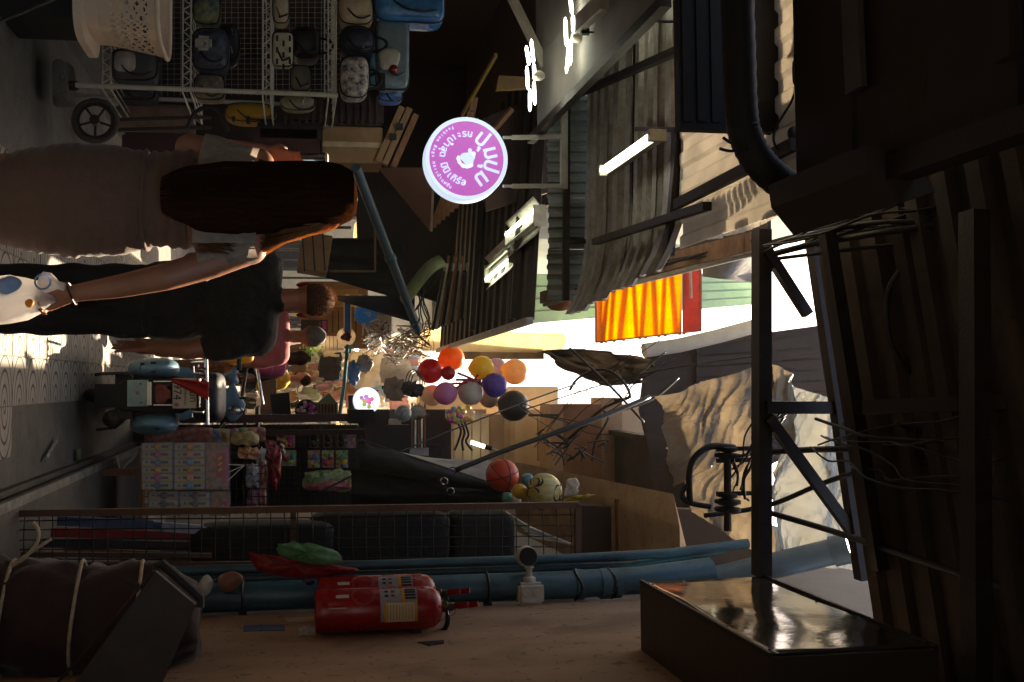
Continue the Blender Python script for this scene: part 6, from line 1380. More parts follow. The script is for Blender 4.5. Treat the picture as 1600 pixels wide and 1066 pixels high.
# ---------------------------------------------------------------- left shop goods
YL = 6.1; G = px2(YL)
def bag(lbl, x0, y0, x1, y1, Y, mt, dep=.1, e=.6, handle=False, seed=0, nm='bag', cat='bag', pocket=None, jit=.06):
    a, b = P(x0, y0, Y), P(x1, y1, Y); c = (a + b) / 2; t = thing(nm, lbl, cat, V((c.x, Y, min(a.z, b.z))))
    mb = MB(); mb.ell(c, (abs(b.x - a.x) / 2, dep, abs(b.z - a.z) / 2), e, jit=jit, sc=7, seed=seed, nu=26, nv=16); mb.build('body', mt, t, smooth=True)
    hw_, hh_ = abs(b.x - a.x) / 2, abs(b.z - a.z) / 2; pw = lambda v: math.copysign(abs(v) ** e, v)
    for fy, nm_ in ((-.55, 'piping'),):
        k_ = (1 - abs(fy) ** (2 / e)) ** (e / 2); mb = MB(); mb.tube([c + V((pw(math.cos(q)) * hw_ * k_ * 1.01, fy * dep, pw(math.sin(q)) * hh_ * k_ * 1.01)) for q in [2 * PI * i / 36 for i in range(36)]], .006, 5, closed=True); mb.build(nm_, m_dk, t, smooth=True)
    mb = MB(); zx = .62; mb.tube([c + V((hw_ * (-zx + 2 * zx * i / 8), -dep * (.93 - .10 * abs(i / 4 - 1) ** 2), hh_ * (.30 + .06 * math.sin(i + seed)))) for i in range(9)], .004, 5); mb.build('zip', m_galv, t)
    if seed % 3 != 1:
        mb = MB(); s0_ = c + V((hw_ * .5, -dep * .8, hh_ * .8)); mb.tube(spl([s0_, s0_ + V((.04, -.05, -.05)), s0_ + V((.03, -.05, -hh_ * .9)), s0_ + V((-.03, -.03, -hh_ * 1.3))], 5), .007, 5, flat=.4); mb.build('strap', m_blk, t, smooth=True)
    if handle:
        mb = MB(); top = V((c.x, Y - .02, max(a.z, b.z))); w_ = abs(b.x - a.x) * .25; mb.tube(bez(top + V((-w_, 0, -.02)), top + V((-w_, -.02, .12)), top + V((w_, -.02, .12)), top + V((w_, 0, -.02))), .008, 6); mb.build('handle', m_black, t, smooth=True)
    if pocket:
        mb = MB(); mb.ell(c + V((0, -dep * .85, -abs(b.z - a.z) * .16)), (abs(b.x - a.x) * .34, .03, abs(b.z - a.z) * .24), .55); mb.build('pocket', pocket, t, smooth=True)
    return t
shf = thing('wire_shelf', 'white wire shelf on posts standing in a concrete block', 'shelf', V((G(120, 133).x, YL, 0)))
for yy, dy in ((133, 0), (150, .75), (-60, 0), (-40, .75)):
    a = G(118, yy, dy); b = G(528, yy + 16, dy); mb = MB(); mb.tube([a, b], .016, 10); mb.build('post', m_white, shf, smooth=40)
for x in (173, 298, 423, 525):
    z = G(x, 135).z; xl, xr = G(x, -60).x, G(x, 137 + (x - 120) * .04).x
    mb = MB(); zh = .05
    for dy in (0, .75):
        mb.tube([V((xl, YL + dy, z)), V((xr, YL + dy, z))], .006, 5); mb.tube([V((xl, YL + dy, z - zh)), V((xr, YL + dy, z - zh))], .006, 5)
        n_ = 24
        for k in range(n_): mb.tube([V((xl + (xr - xl) * k / n_, YL + dy, z - zh * (k % 2))), V((xl + (xr - xl) * (k + 1) / n_, YL + dy, z - zh * ((k + 1) % 2)))], .004, 4)
    for xx in (xl, xr): mb.tube([V((xx, YL, z)), V((xx, YL + .75, z))], .006, 5); mb.tube([V((xx, YL, z - zh)), V((xx, YL + .75, z - zh))], .006, 5)
    n_ = 16
    for k in range(n_): mb.tube([V((xl + (xr - xl) * k / n_, YL, z)), V((xl + (xr - xl) * k / n_, YL + .75, z))], .003, 4)
    mb.build('shelf', m_white, shf)
mb = MB()
for k in range(26): mb.tube([G(170, -60 + k * 8, .8), G(560, -60 + k * 8, .8)], .0016, 4)
for k in range(40): mb.tube([G(172 + k * 10, -60, .8), G(172 + k * 10, 150, .8)], .0016, 4)
mb.build('back_grid', m_galv, shf, kind='stuff')
mb = MB(); mb.loft([[P(x, y, Y) for x, y, Y in q_] for q_ in (((82, 92, 6.0), (82, 152, 6.0), (84, 168, 6.3), (84, 100, 6.3)), ((98, 92, 6.0), (104, 150, 6.0), (120, 168, 6.3), (118, 105, 6.3)))])
bmesh.ops.bevel(mb.b, geom=mb.b.edges[:], offset=.012, segments=2, affect='EDGES'); cbk = mb.build('base_block', m_conc, shf)
mb = MB(); mb.tube([G(100, 134, .02), G(122, 134, .02)], .03, 10); mb.build('socket', m_rubber, cbk)
m_grey = mat('grey_bag_cloth', '#3d3f45', .7, var=.3, scale=12, bump=.2); m_navy = mat('navy_bag', '#161b2c', .55, var=.4, scale=14, bump=.2); m_blk = mat('black_bag', '#121114', .5, var=.4, scale=18, bump=.2)
m_pat = mat('dark_patterned', '#12151d', .6, var=.5, scale=22, col2='#4a5264', det=2); m_blk = m_blk; m_bluep = mat('blue_patterned', '#14324a', .6, var=.5, scale=20, col2='#7d7a4a', det=2)
m_spk = mat('speckled_print', '#2a2f3c', .6, var=.6, scale=30, col2='#c2b8b2', det=2); m_beige = mat('beige_bag', '#a8977e', .6, var=.2, scale=10, bump=.2)
bag('grey backpack with a pale printed pocket on the lowest wire shelf', 176, 82, 248, 132, 6.2, m_grey, .13, .5, pocket=mat('pale_print', '#84807a', .6, var=.4, scale=14, col2='#c7bba8'))
bag('folded grey bags lying at the end of the lowest shelf', 182, 136, 246, 162, 6.7, m_grey, .15, .6, seed=3)
bag('blue patterned tote hanging on the middle shelf', 303, -10, 345, 44, 6.2, m_bluep, .10, .55, seed=4)
bag('black dotted backpack with a white badge on the middle shelf', 303, 50, 358, 116, 6.2, m_pat, .13, .5, seed=2)
bag('round dark mesh bag behind the black dotted backpack', 340, 40, 376, 105, 6.45, m_blk, .12, .8, seed=6)
bag('low brown printed pouch near the end of the middle shelf', 305, 120, 352, 160, 6.3, mat('brown_print', '#4a3a32', .6, var=.5, scale=22, col2='#8a7a6a'), .1, .5)
t = thing('badge', 'white rounded badge on the black dotted backpack', 'badge', G(318, 68)); mb = MB(); soft_box(mb, G(318, 68, -.05), (.09, .02, .1), .02, 3); mb.build('plate', m_pk, t, smooth=40); mb = MB(); mb.prism([G(316, 63, -.063), G(323, 68, -.063), G(316, 74, -.063), G(320, 68, -.063)], (0, .002, 0)); mb.build('mark', m_dr, t)
bag('beige glossy pouch at the top left of the third shelf', 426, -8, 452, 42, 6.2, m_beige, .1, .6, seed=8)
pch = bag('cream pouch with rows of small dark prints on the third shelf', 426, 52, 458, 106, 6.15, mat('cream_cloth', '#b3ab95', .75, var=.1, scale=20), .05, .35)
for i in range(3):
    for j in range(3): mb = MB(); mb.box(G(433 + 10 * i, 60 + 18 * j + 8 * (i % 2), -.01), (.035, .006, .014)); mb.build('print', m_black, pch)
bag('black backpack with a loop handle behind the cream pouch', 455, 48, 500, 98, 6.4, m_blk, .14, .6, handle=True)
bag('dull grey bottle pouch on the third shelf', 454, 106, 486, 146, 6.3, mat('olive_grey', '#5f5a4c', .7, var=.2), .1, .5)
bag('folded cream plastic bag hanging under the third shelf end', 438, 150, 494, 176, 6.7, mat('cream_film', '#8f876c', .4, var=.2, bump=.3), .08, .7, jit=.2)
bag('beige glossy pack on top of the wire shelf', 528, -6, 582, 46, 6.2, m_beige, .13, .6, seed=11)
bag('navy glossy bag on top of the wire shelf', 530, 46, 584, 94, 6.2, m_navy, .14, .7, seed=12, handle=True)
bag('speckled multicolour pouch on top of the wire shelf', 530, 92, 575, 158, 6.15, m_spk, .12, .55, seed=13, handle=True)
bag('light blue folded pack between navy bag and grey pack', 576, 60, 590, 138, 6.3, mat('light_blue_pack', '#5f93a8', .4), .1, .4)
gp = bag('grey blue shiny pillow pack standing on the top shelf', 586, 34, 638, 144, 6.25, mat('grey_blue_pack', '#62727a', .25, var=.15, scale=8, bump=.3), .08, .3, jit=.03)
mb = MB(); mb.ell(P(608, 92, 6.15), (.075, .02, .07), .8, jit=.3, sc=14); mb.build('print', m_pk, gp, smooth=True)
mb = MB(); mb.ell(P(615, 108, 6.14), (.03, .02, .03)); mb.build('print', m_lens, gp, smooth=True)
mb = MB(); mb.box(P(596, 128, 6.14), (.12, .006, .05)); mb.build('print', m_dk, gp)
bag('royal blue shiny bag hanging at the top edge of the photo', 584, -40, 692, 44, 6.2, mat('royal_blue', '#1f4a86', .2, var=.3, scale=5, bump=.3, col2='#3a78a8'), .14, .35, jit=.04)
bag('blue rolled pack behind the grey blue pillow pack', 590, 144, 628, 162, 6.5, mat('blue_roll', '#3a5f96', .3, var=.3), .1, .6)
bag('plush yellow smiling bag behind the shelf end', 352, 164, 432, 196, 6.9, mat('plush_yellow', '#a07a18', .8, var=.12, bump=.2), .14, .7, jit=.04, nm='plush_bag')
for k, (x, y, r) in enumerate(((365, 186, .022), (388, 188, .03))): mb = MB(); mb.ell(P(x, y, 6.72), (r, .012, r * .6)); tag(mb.build('spot', m_black, smooth=True), ('lower', 'upper')[k] + ' dark spot on the plush yellow bag', 'spot')
# laundry basket with real holes
lbk = thing('laundry_basket', 'cream plastic basket with round holes on a dark stand at the top left', 'basket', P(130, 0, 5.2)); YK = 5.2
m_bsk = mat('cream_plastic', '#dcc6ac', .35, var=.08, scale=6, bump=.03)
K = px2(YK); x0, x1 = 148, 246; cen = K(200, -25, .25); z0, z1 = K(x0, 0).z, K(x1, 0).z; hw = abs(K(200, 80).x - K(200, -25).x)
def rr(t, k):       # rounded rectangle, k = scale
    a = 2 * PI * t; q_ = lambda v: math.copysign(abs(v) ** .45, v); return V((q_(math.cos(a)) * hw * k, q_(math.sin(a)) * .26 * k, 0))
mb = MB(); NU, NV = 30, 6
def pt(i, j):
    t = j / NV; return cen + rr(i / NU, .86 + .16 * t) + V((0, 0, z0 - cen.z + (z1 - z0) * t))
for i in range(NU):
    for j in range(NV):
        c4 = [pt(i, j), pt(i + 1, j), pt(i + 1, j + 1), pt(i, j + 1)]
        if j in (0, NV - 1): mb.quad(*c4); continue
        cc = sum(c4, V((0, 0, 0))) / 4; e1_ = (c4[1] - c4[0]) / 2; e2_ = (c4[3] - c4[0]) / 2; N_ = 12; r_ = .66
        sq = []; ci = []
        for k in range(N_):
            a = 2 * PI * k / N_; cx_, sx_ = math.cos(a), math.sin(a); m_ = max(abs(cx_), abs(sx_)); sq.append(mb.b.verts.new(cc + e1_ * (cx_ / m_) + e2_ * (sx_ / m_))); ci.append(mb.b.verts.new(cc + (e1_ * cx_ + e2_ * sx_) * r_))
        for k in range(N_): mb.face((sq[k], sq[(k + 1) % N_], ci[(k + 1) % N_], ci[k]))
mb.build('wall', m_bsk, lbk)
mb = MB(); mb.tube([cen + rr(i / 48, 1.03) + V((0, 0, z1 - cen.z)) for i in range(48)], .014, 8, closed=True); mb.build('rim', m_bsk, lbk, smooth=True)
mb = MB(); mb.loft([[cen + rr(i / 48, .87) + V((0, 0, z0 - cen.z)) for i in range(48)], [cen + rr(i / 48, .86) + V((0, 0, z0 - cen.z - .06)) for i in range(48)], [cen + rr(i / 48, 1.05) + V((0, 0, z0 - cen.z - .07)) for i in range(48)], [cen + rr(i / 48, 1.05) + V((0, 0, z0 - cen.z - .11)) for i in range(48)]]); mb.build('base_tray', m_bsk, lbk, smooth=40)
mb = MB(); mb.box((cen.x, cen.y, (z0 - .12) / 2), (hw * 1.5, .36, z0 - .12 - .0)); tag(mb.build('stand', m_black), 'black stand under the cream basket', 'stand')
# small cart wheel and cart, dark goods behind the woman
cw_ = thing('hand_cart', 'small hand cart with a dark spoked wheel beside the shelf', 'cart', P(150, 190, 5.9)); cc = P(149, 189, 5.9); r = 31 / 1500 * 5.9
mb = MB(); mb.tube([cc + V((math.cos(a) * r, .3 * math.sin(a) * 0, math.sin(a) * r)) for a in [2 * PI * k / 32 for k in range(32)]], .018, 10, closed=True); whl = mb.build('tyre', mat('dusty_rubber', '#37302a', .8), cw_, smooth=True)
mb = MB(); mb.tube([cc + V((math.cos(a) * r * .8, 0, math.sin(a) * r * .8)) for a in [2 * PI * k / 32 for k in range(32)]], .008, 6, closed=True)
for k in range(5): a = k * 1.257; mb.tube([cc, cc + V((math.cos(a) * r * .8, 0, math.sin(a) * r * .8))], .008, 6)
mb.lathe([(.03, -.03), (.03, .03)], cc, V((0, 1, 0)), 12); mb.build('rim', m_steel, whl)
for y in (187, 203): mb = MB(); mb.tube([P(185, y, 5.95), P(330, y - 4, 6.2)], .012, 8); mb.build('shaft', m_steel, cw_)
mb = MB(); mb.tube(spl([P(292, 200, 5.6), P(305, 176, 5.6), P(325, 168, 5.6), P(342, 174, 5.6), P(356, 205, 5.6)], 6), .012, 8); mb.build('handle', m_rubber, cw_, smooth=True)
D = px2(6.8)
for x0, y0, x1, y1, dep, mt, nm, lb in ((440, 150, 600, 196, .05, m_brownw, 'corrugated_board', 'brown corrugated board standing behind the shelf'), (395, 196, 500, 250, .3, m_dr, 'cabinet', 'dark red cabinet behind the raised arm of the woman'), (402, 186, 502, 222, .2, m_black, 'case', 'black case on the dark red cabinet'), (180, 160, 300, 200, .3, mat('striped_sacks', '#5a4a40', .7, var=.5, scale=10, col2='#8a6a58'), 'sack_pile', 'pile of dim striped sacks behind the cart'), (190, 205, 300, 250, .3, m_dr, 'sack_pile', 'dark red packs stacked low behind the cart')):
    mb = MB(); a, b = D(x0, y0), D(x1, y1); soft_box(mb, (a + b) / 2 + V((0, dep / 2, 0)), (abs(b.x - a.x), dep, abs(b.z - a.z)), .02); o = mb.build(nm, mt, smooth=40); tag(o, lb, nm.replace('_', ' '))
    if nm == 'corrugated_board':
        for k in range(14): q_ = MB(); q_.beam(D(446 + k * 11, 152, -.01), D(446 + k * 11, 194, -.01), .02, .012, up=V((0, 1, 0))); q_.build('ridge', m_brownw, o)
# cartons
def carton(lbl, x0, y0, x1, y1, Y, dep=.3, mt=None, tape=True, rot=0):
    D = px2(Y); a, b = D(x0, y0), D(x1, y1); c = (a + b) / 2 + V((0, dep / 2, 0)); t = thing('carton', lbl, 'carton', V((c.x, c.y, min(a.z, b.z)))); w_, h_ = abs(b.x - a.x), abs(b.z - a.z)
    mb = MB(); soft_box(mb, c, (w_, dep, h_), .006, 1, Matrix.Rotation(rot, 3, 'Y')); mb.build('box', mt or m_card, t)
    if tape:
        mb = MB(); mb.box(c + Matrix.Rotation(rot, 3, 'Y') @ V((0, -dep / 2 - .002, 0)), (w_ * .14, .003, h_ * .98), Matrix.Rotation(rot, 3, 'Y')); mb.build('tape', mat('packing_tape', '#b09a74', .3), t)
    return t
carton('large brown carton leaning behind the raised hand of the woman', 503, 196, 598, 256, 6.9, .3)
carton('strapped brown carton hanging beside the black curtain', 468, 364, 516, 424, 8.2, .35, tape=False, rot=.15)
for k in range(3): mb = MB(); mb.beam(P(472 + k * 16, 362, 8.17), P(476 + k * 16, 424, 8.17), .012, .006, up=V((0, 1, 0))); tag(mb.build('strap', m_black), ('lower', 'middle', 'upper')[k] + ' black strap round the hanging carton', 'strap')
# hinged wooden board and brown canvas pocket near the bamboo pole
wb = thing('wood_crate', 'slanting wooden crate lid with two dark slots', 'crate', P(620, 210, 6.9))
for k, (p0, p1) in enumerate((((628, 168), (590, 254)), ((640, 170), (601, 258)), ((650, 180), (614, 262)))):
    mb = MB(); mb.beam(P(*p0, 6.9 + .02 * k), P(*p1, 6.9 + .02 * k), .045, .05, up=V((0, 1, 0))); mb.build('plank', m_card if k < 2 else m_wood, wb)
for x, y in ((624, 198), (614, 214)): mb = MB(); mb.box(P(x, y, 6.84), (.045, .02, .05)); mb.build('slot', m_black, wb)
mb = MB()
mb.loft([[P(590, 262, 6.8), P(676, 262, 6.8), P(672, 362, 7.4)], [P(594, 262, 6.85), P(680, 262, 6.85), P(676, 362, 7.45)]]); tag(mb.build('canvas_flap', mat('rust_canvas', '#5a3a28', .8, var=.2, scale=6, bump=.15)), 'brown canvas flap hanging in a point below the pink sign', 'canvas')
for k in range(6):
    mb = MB(); a, b = P(676 + 7 * k, 355 - 6 * k, 7.5), P(712 + 6 * k, 262 - 22 * k, 7.1); mb.beam(a, b, .05, .015, up=V((0, 1, 0))); tag(mb.build('board', m_wood), ('first', 'second', 'third', 'fourth', 'fifth', 'last')[k] + ' slanting wooden board behind the pink sign, from the canvas point', 'board')
mb = MB(); mb.beam(P(722, 180, 7.3), P(775, 86, 6.6), .03, .02); tag(mb.build('strip', mat('yellow_strip', '#8a6a1c', .6)), 'thin yellow wooden strip slanting left of the pink sign', 'strip')
mb = MB(); mb.prism([P(780, 118, 6.6), P(858, 122, 6.6), P(850, 136, 6.6), P(776, 140, 6.6)], (0, .05, 0)); tag(mb.build('board', mat('ochre_board', '#7a5a2a', .7, var=.3)), 'ochre board lit by the four-bladed lamp', 'board')
mb = MB(); mb.beam(P(800, 170, 6.8), P(770, 205, 6.9), .05, .03); tag(mb.build('board', m_wood), 'short pale wooden block beside the pink sign', 'board')
mb = MB(); mb.prism([P(745, 190, 7.6), P(860, 140, 7.6), P(860, 300, 7.6), P(760, 330, 7.6)], (0, .05, 0)); tag(mb.build('wooden_hoarding', mat('red_brown_panel', '#3c2418', .7, var=.35, scale=6)), 'red brown wood panel behind the pink sign hangers', 'panel')
# bamboo or pvc prop pole
pp = thing('prop_pole', 'long blue grey prop pole slanting up from the cartons to the canvas', 'pole', P(556, 262, 6.6)); a, b = P(556, 262, 6.6), P(654, 518, 8.2)
mb = MB(); mb.tube([a, a.lerp(b, .5), b], [.036, .036, .036], 14); mb.build('pole', mat('blue_grey_pole', '#44525a', .5, var=.25, scale=6), pp, smooth=40)
for k in (.48, .92): mb = MB(); mb.tube([a.lerp(b, k), a.lerp(b, k + .03)], .044, 14); mb.build('joint', m_pvcb, pp, smooth=40)
# black stall curtain on the left
mb = MB(); mb.sheet(lambda u, v: P(508 + 125 * u, 372 + (470 - 372 - 40 * (1 - u) * 0) * v * (.62 + .38 * u), 8.6 + .04 * math.sin(v * 14)), 14, 24, .01); tag(mb.build('curtain', mat('black_curtain', '#100e0d', .9, var=.4, scale=4), smooth=True), 'black stall curtain behind the head of the man', 'curtain')
mb = MB(); mb.tube([P(515, 424, 8.5), P(586, 424, 8.5), P(586, 360, 8.5)], .012, 6); tag(mb.build('rail', m_wood), 'thin brown rail framing the black stall curtain', 'rail')
mb = MB(); mb.sheet(lambda u, v: P(508 + 140 * u, 462 - 0 * v + 42 * u * v, 8.7 + .2 * v), 10, 6, .01); tag(mb.build('curtain', m_blk), 'edge of black cloth sagging over the lit stall', 'curtain')
mb = MB(); mb.prism([P(556, 300, 9.7), P(720, 300, 9.7), P(700, 478, 9.7), P(560, 430, 9.7)], (0, .05, 0)); tag(mb.build('hoarding', m_darkw), 'dark boarding behind the prop pole and the black curtain', 'hoarding')
# pale green roll, bundled rods
mb = MB(); mb.tube(spl([P(632, 470, 8.6), P(650, 444, 8.5), P(672, 418, 8.4), P(690, 408, 8.4)], 5), .085, 12, flat=.6); tag(mb.build('cloth_roll', mat('sage_cloth', '#7e8a64', .8, var=.2, scale=6, bump=.2), smooth=True), 'pale green rolled cloth tied beside the prop pole', 'cloth roll')
rdc = thing('rod_bundle', 'upright bundle of mixed rods beside the pale green cloth roll', 'rods', P(680, 500, 9))
for k in range(11):
    a, b = P(676 + k * 5, 516 - k * 2, 9 + .03 * k), P(694 + k * 3.6, 424 - (k % 3) * 12, 8.8); mb = MB(); mb.tube([a, b], (.014, .02)[k % 2], 6)
    mb.build('rod', (m_steel, m_galv, m_wood)[k % 3], rdc)
# small signs of the cafe
m_sb = mat('sky_blue_sign', '#4fa4d8', .5, var=.06, trans=.55); m_sl = mat('pale_sign', '#e0d2bd', .6, var=.06, trans=.5)
YC = 11.0; c = P(571, 491, YC); r = 17.5 / 1500 * YC
fs = thing('flower_sign', 'sky blue scalloped hanging sign with a yellow letter', 'sign', c)
mb = MB(); mb.prism([c + V((math.cos(a), 0, math.sin(a))) * r * (1 + .045 * math.cos(18 * a)) for a in [2 * PI * k / 108 for k in range(108)]], (0, .03, 0)); mb.build('plate', m_sb, fs)
mb = MB(); mb.tube([c + V((math.cos(a) * r * .78, -.004, math.sin(a) * r * .78)) for a in [2 * PI * k / 40 for k in range(40)]], .004, 5, closed=True); mb.build('ring', mat('sign_green', '#9ab04a', .5), fs)
mb = MB(); mb.text('P', Matrix.Translation(c + V((0, -.006, .02))) @ FR, r * .9, .002); mb.build('lettering', mat('sign_yellow', '#c8c03a', .5), fs)
mb = MB(); mb.text('cafe', Matrix.Translation(c + V((0, -.006, -r * .45))) @ FR, r * .28, .002); mb.build('lettering', MATS['sign_yellow'], fs) if False else mb.b.free()
mb = MB(); mb.tube([P(590, 491, YC), P(630, 492, YC - .5)], .005, 5); mb.build('wire', m_cab, fs)
lsn = thing('long_sign', 'long sky blue hanging sign bar with a pale border', 'sign', P(543, 490, YC))
mb = MB(); a, b = P(543, 466, YC), P(543, 517, YC); hh = 5.8 / 1500 * YC
mb.prism([a + V((math.cos(q_) * hh, 0, math.sin(q_) * hh)) for q_ in [PI / 2 + PI * k / 10 for k in range(11)]] + [b + V((math.cos(q_) * hh, 0, math.sin(q_) * hh)) for q_ in [-PI / 2 + PI * k / 10 for k in range(11)]], (0, .03, 0)); mb.build('border', m_sl, lsn)
mb = MB(); a2, b2 = a + V((0, -.004, 0)), b + V((0, -.004, 0)); hh *= .78
mb.prism([a2 + V((math.cos(q_) * hh, 0, math.sin(q_) * hh)) for q_ in [PI / 2 + PI * k / 10 for k in range(11)]] + [b2 + V((math.cos(q_) * hh, 0, math.sin(q_) * hh)) for q_ in [-PI / 2 + PI * k / 10 for k in range(11)]], (0, .003, 0)); mb.build('plate', m_sb, lsn)
c = P(541, 526, YC); asn = thing('round_sign', 'cream round sign with a brown animal print under the long blue bar', 'sign', c); r = 14.5 / 1500 * YC
mb = MB(); mb.lathe([(r, 0), (r, .03)], c, V((0, 1, 0)), 40); mb.build('plate', m_sl, asn)
mb = MB(); 
for x, y, q_ in ((0, 0, .45), (-.3, .22, .28), (.3, .2, .25), (.05, .4, .2), (.1, -.35, .28)): mb.lathe([(r * q_, 0), (r * q_, .003)], c + V((r * x, -.001, r * y)), V((0, -1, 0)), 12)
mb.build('print', mat('rust_print', '#9a5a44', .6), asn)
mb = MB(); mb.tube([P(543, 540, 10.8), P(538, 600, 10.4), P(530, 652, 10)], .022, 10); tag(mb.build('pole', mat('teal_paint', '#2f6f78', .5, var=.2)), 'teal horizontal bar behind the boy in yellow', 'pole')
mb = MB(); mb.prism([P(536, 552, 10.8), P(546, 540, 10.8), P(552, 536, 10.8), P(548, 552, 10.8)], (0, .05, 0)); tag(mb.build('flag', mat('mint_flag', '#4fae92', .6)), 'small mint green flag at the teal bar', 'flag')
mb = MB(); mb.prism([P(488, 524, 11.5), P(538, 526, 11.5), P(538, 548, 11.5), P(490, 547, 11.5)], (0, .03, 0)); o = tag(mb.build('menu_board', m_sl), 'white lined menu board next to the round animal sign', 'board')
for k in range(6): mb = MB(); mb.beam(P(497 + 6 * k, 526, 11.48), P(497 + 6 * k, 546, 11.48), .006, .004, up=V((0, 1, 0))); mb.build('line', m_dr if k > 4 else m_khaki, o)
# lit stall on the left and goods, far alley clutter
ls = thing('lit_stall', 'warm lit stall with wooden shelves beyond the man', 'stall', P(520, 470, 12))
Z_ = px2(12.0)
for x0, y0, x1, y1, d, mt, nm in ((470, 440, 575, 545, .6, mat('stall_wood', '#8f6a42', .7, var=.3, scale=5), 'back_wall'), (518, 452, 560, 478, .0, mat('gold_wood', '#b58a4a', .7, var=.2), 'box_shelf'), (555, 460, 566, 500, .2, m_white, 'panel'), (575, 470, 612, 520, .5, m_pk, 'roller_door'), (470, 500, 512, 520, .2, m_darkw, 'shelf'), (480, 442, 522, 458, .1, m_card, 'shelf')):
    mb = MB(); mb.prism([Z_(x0, y0, d), Z_(x1, y0, d), Z_(x1, y1, d), Z_(x0, y1, d)], (0, .15, 0)); mb.build(nm, mt, ls)
for k in range(5): mb = MB(); mb.beam(Z_(520 + 9 * k, 486, .1), Z_(520 + 9 * k, 520, .1), .012, .012, up=V((0, 1, 0))); mb.build('lattice_bar', m_darkw, ls)
for k in range(5): mb = MB(); mb.beam(Z_(580 + 6 * k, 471, .47), Z_(580 + 6 * k, 519, .47), .01, .012, up=V((0, 1, 0))); mb.build('door_slat', m_galv, ls)
mb = MB(); mb.box(Z_(507, 508, .1), (.10, .05, .05)); mb.build('pink_pack', col_toys[5], ls)
pl = thing('plant', 'small green leafy plant beside the coral pink shirt', 'plant', P(480, 545, 11)); rnd = random.Random(9); mb = MB()
for k in range(160):
    c = P(482 + rnd.gauss(0, 8), 546 + rnd.gauss(0, 6), 11 + rnd.uniform(-.15, .15)); d = V((rnd.uniform(-1, 1), rnd.uniform(-1, 1), rnd.uniform(-.2, 1))).normalized(); s_ = d.cross(V((.2, .5, .8))).normalized(); L_ = rnd.uniform(.03, .06)
    mb.quad(c, c + d * L_ * .5 + s_ * L_ * .22, c + d * L_, c + d * L_ * .5 - s_ * L_ * .22)
mb.build('foliage', mat('leaf', '#5a7a2a', .5, var=.5, trans=.4), pl, kind='stuff'); mb = MB(); mb.tube([P(462, 547, 11), P(482, 546, 11)], .01, 6); mb.build('stem', m_wood, pl); mb = MB(); mb.lathe([(.05, 0), (.07, .1)], P(452, 547, 11), V((0, 0, 1)), 14); mb.build('pot', m_card, pl)
# far street: stalls on both sides, sunlit sheets and goods
m_wsh = mat('white_sheeting', '#c9c4ba', .45, var=.15, scale=6, bump=.5, trans=.35)
rnd = random.Random(21)
for i in range(5):
    Y = 12.4 + i * 2.6
    bagflat(('nearest', 'second', 'third', 'fourth', 'farthest')[i] + ' swag of white plastic sheeting over the far alley', [(560 + 20 * math.sin(i) + 40 * math.cos(a) , 580 - 10 * i * .4 + (34 + 4 * math.sin(a * 3 + i)) * math.sin(a)) for a in [2 * PI * k / 10 for k in range(10)]], Y, m_wsh, .12, 'plastic_sheet', 'plastic sheet', i) if i else None
def far_stall(lbl, side, Y, col, cloth):
    x = .75 if side > 0 else -1.25; t = thing('market_stall', lbl, 'stall', V((x + side * .5, Y, 0)))
    for dx in (0, side * 1.1):
        for dy in (0, 1.6): mb = MB(); mb.tube([V((x + dx, Y + dy, 0)), V((x + dx, Y + dy, 2.4))], .025, 6); mb.build('post', m_steel, t)
    mb = MB(); mb.box((x + side * .6, Y + .8, .75), (1.1, 1.5, .06)); mb.build('table_top', m_wood, t)
    mb = MB(); mb.sheet(lambda u, v: V((x - side * .12 + side * 1.4 * u, Y - .1 + 1.8 * v, 2.3 + .3 * u - .08 * math.sin(v * PI) - .02 * math.sin(u * 14))), 12, 10, .008); mb.build('canopy', cloth, t, smooth=True)
    for k in range(14):
        mb = MB(); mb.ell(V((x + side * rnd.uniform(.05, 1.0), Y + rnd.uniform(.05, 1.4), .85 + rnd.uniform(0, .2))), (rnd.uniform(.06, .13), .1, rnd.uniform(.05, .12)), .6, jit=.1, nu=10, nv=8); mb.build('goods', rnd.choice(col_toys + [m_pk, m_card, m_white]), t, smooth=True)
    for k in range(7):
        mb = MB(); p = V((x + side * rnd.uniform(.0, .3), Y + .1 + k * .22, 1.7 + rnd.uniform(-.1, .4))); mb.ell(p, (.05, .06, rnd.uniform(.1, .2)), .6, jit=.15, nu=10, nv=8); mb.build('hanging_goods', rnd.choice(col_toys + [m_pk, m_white, m_wsh, m_wsh]), t, smooth=True)
for i, Y in enumerate((12.6, 14.8, 17.2, 20)):
    far_stall(('first', 'second', 'third', 'last')[i] + ' far stall on the right with goods under a cloth canopy', 1, Y, None, (m_wsh, m_tarpl, m_wsh, m_tarpd)[i])
for i, Y in enumerate((14.5, 17, 20)):
    far_stall(('first', 'second', 'last')[i] + ' far stall on the left with goods under a cloth canopy', -1, Y, None, (m_tarpl, m_wsh, m_mintt)[i])
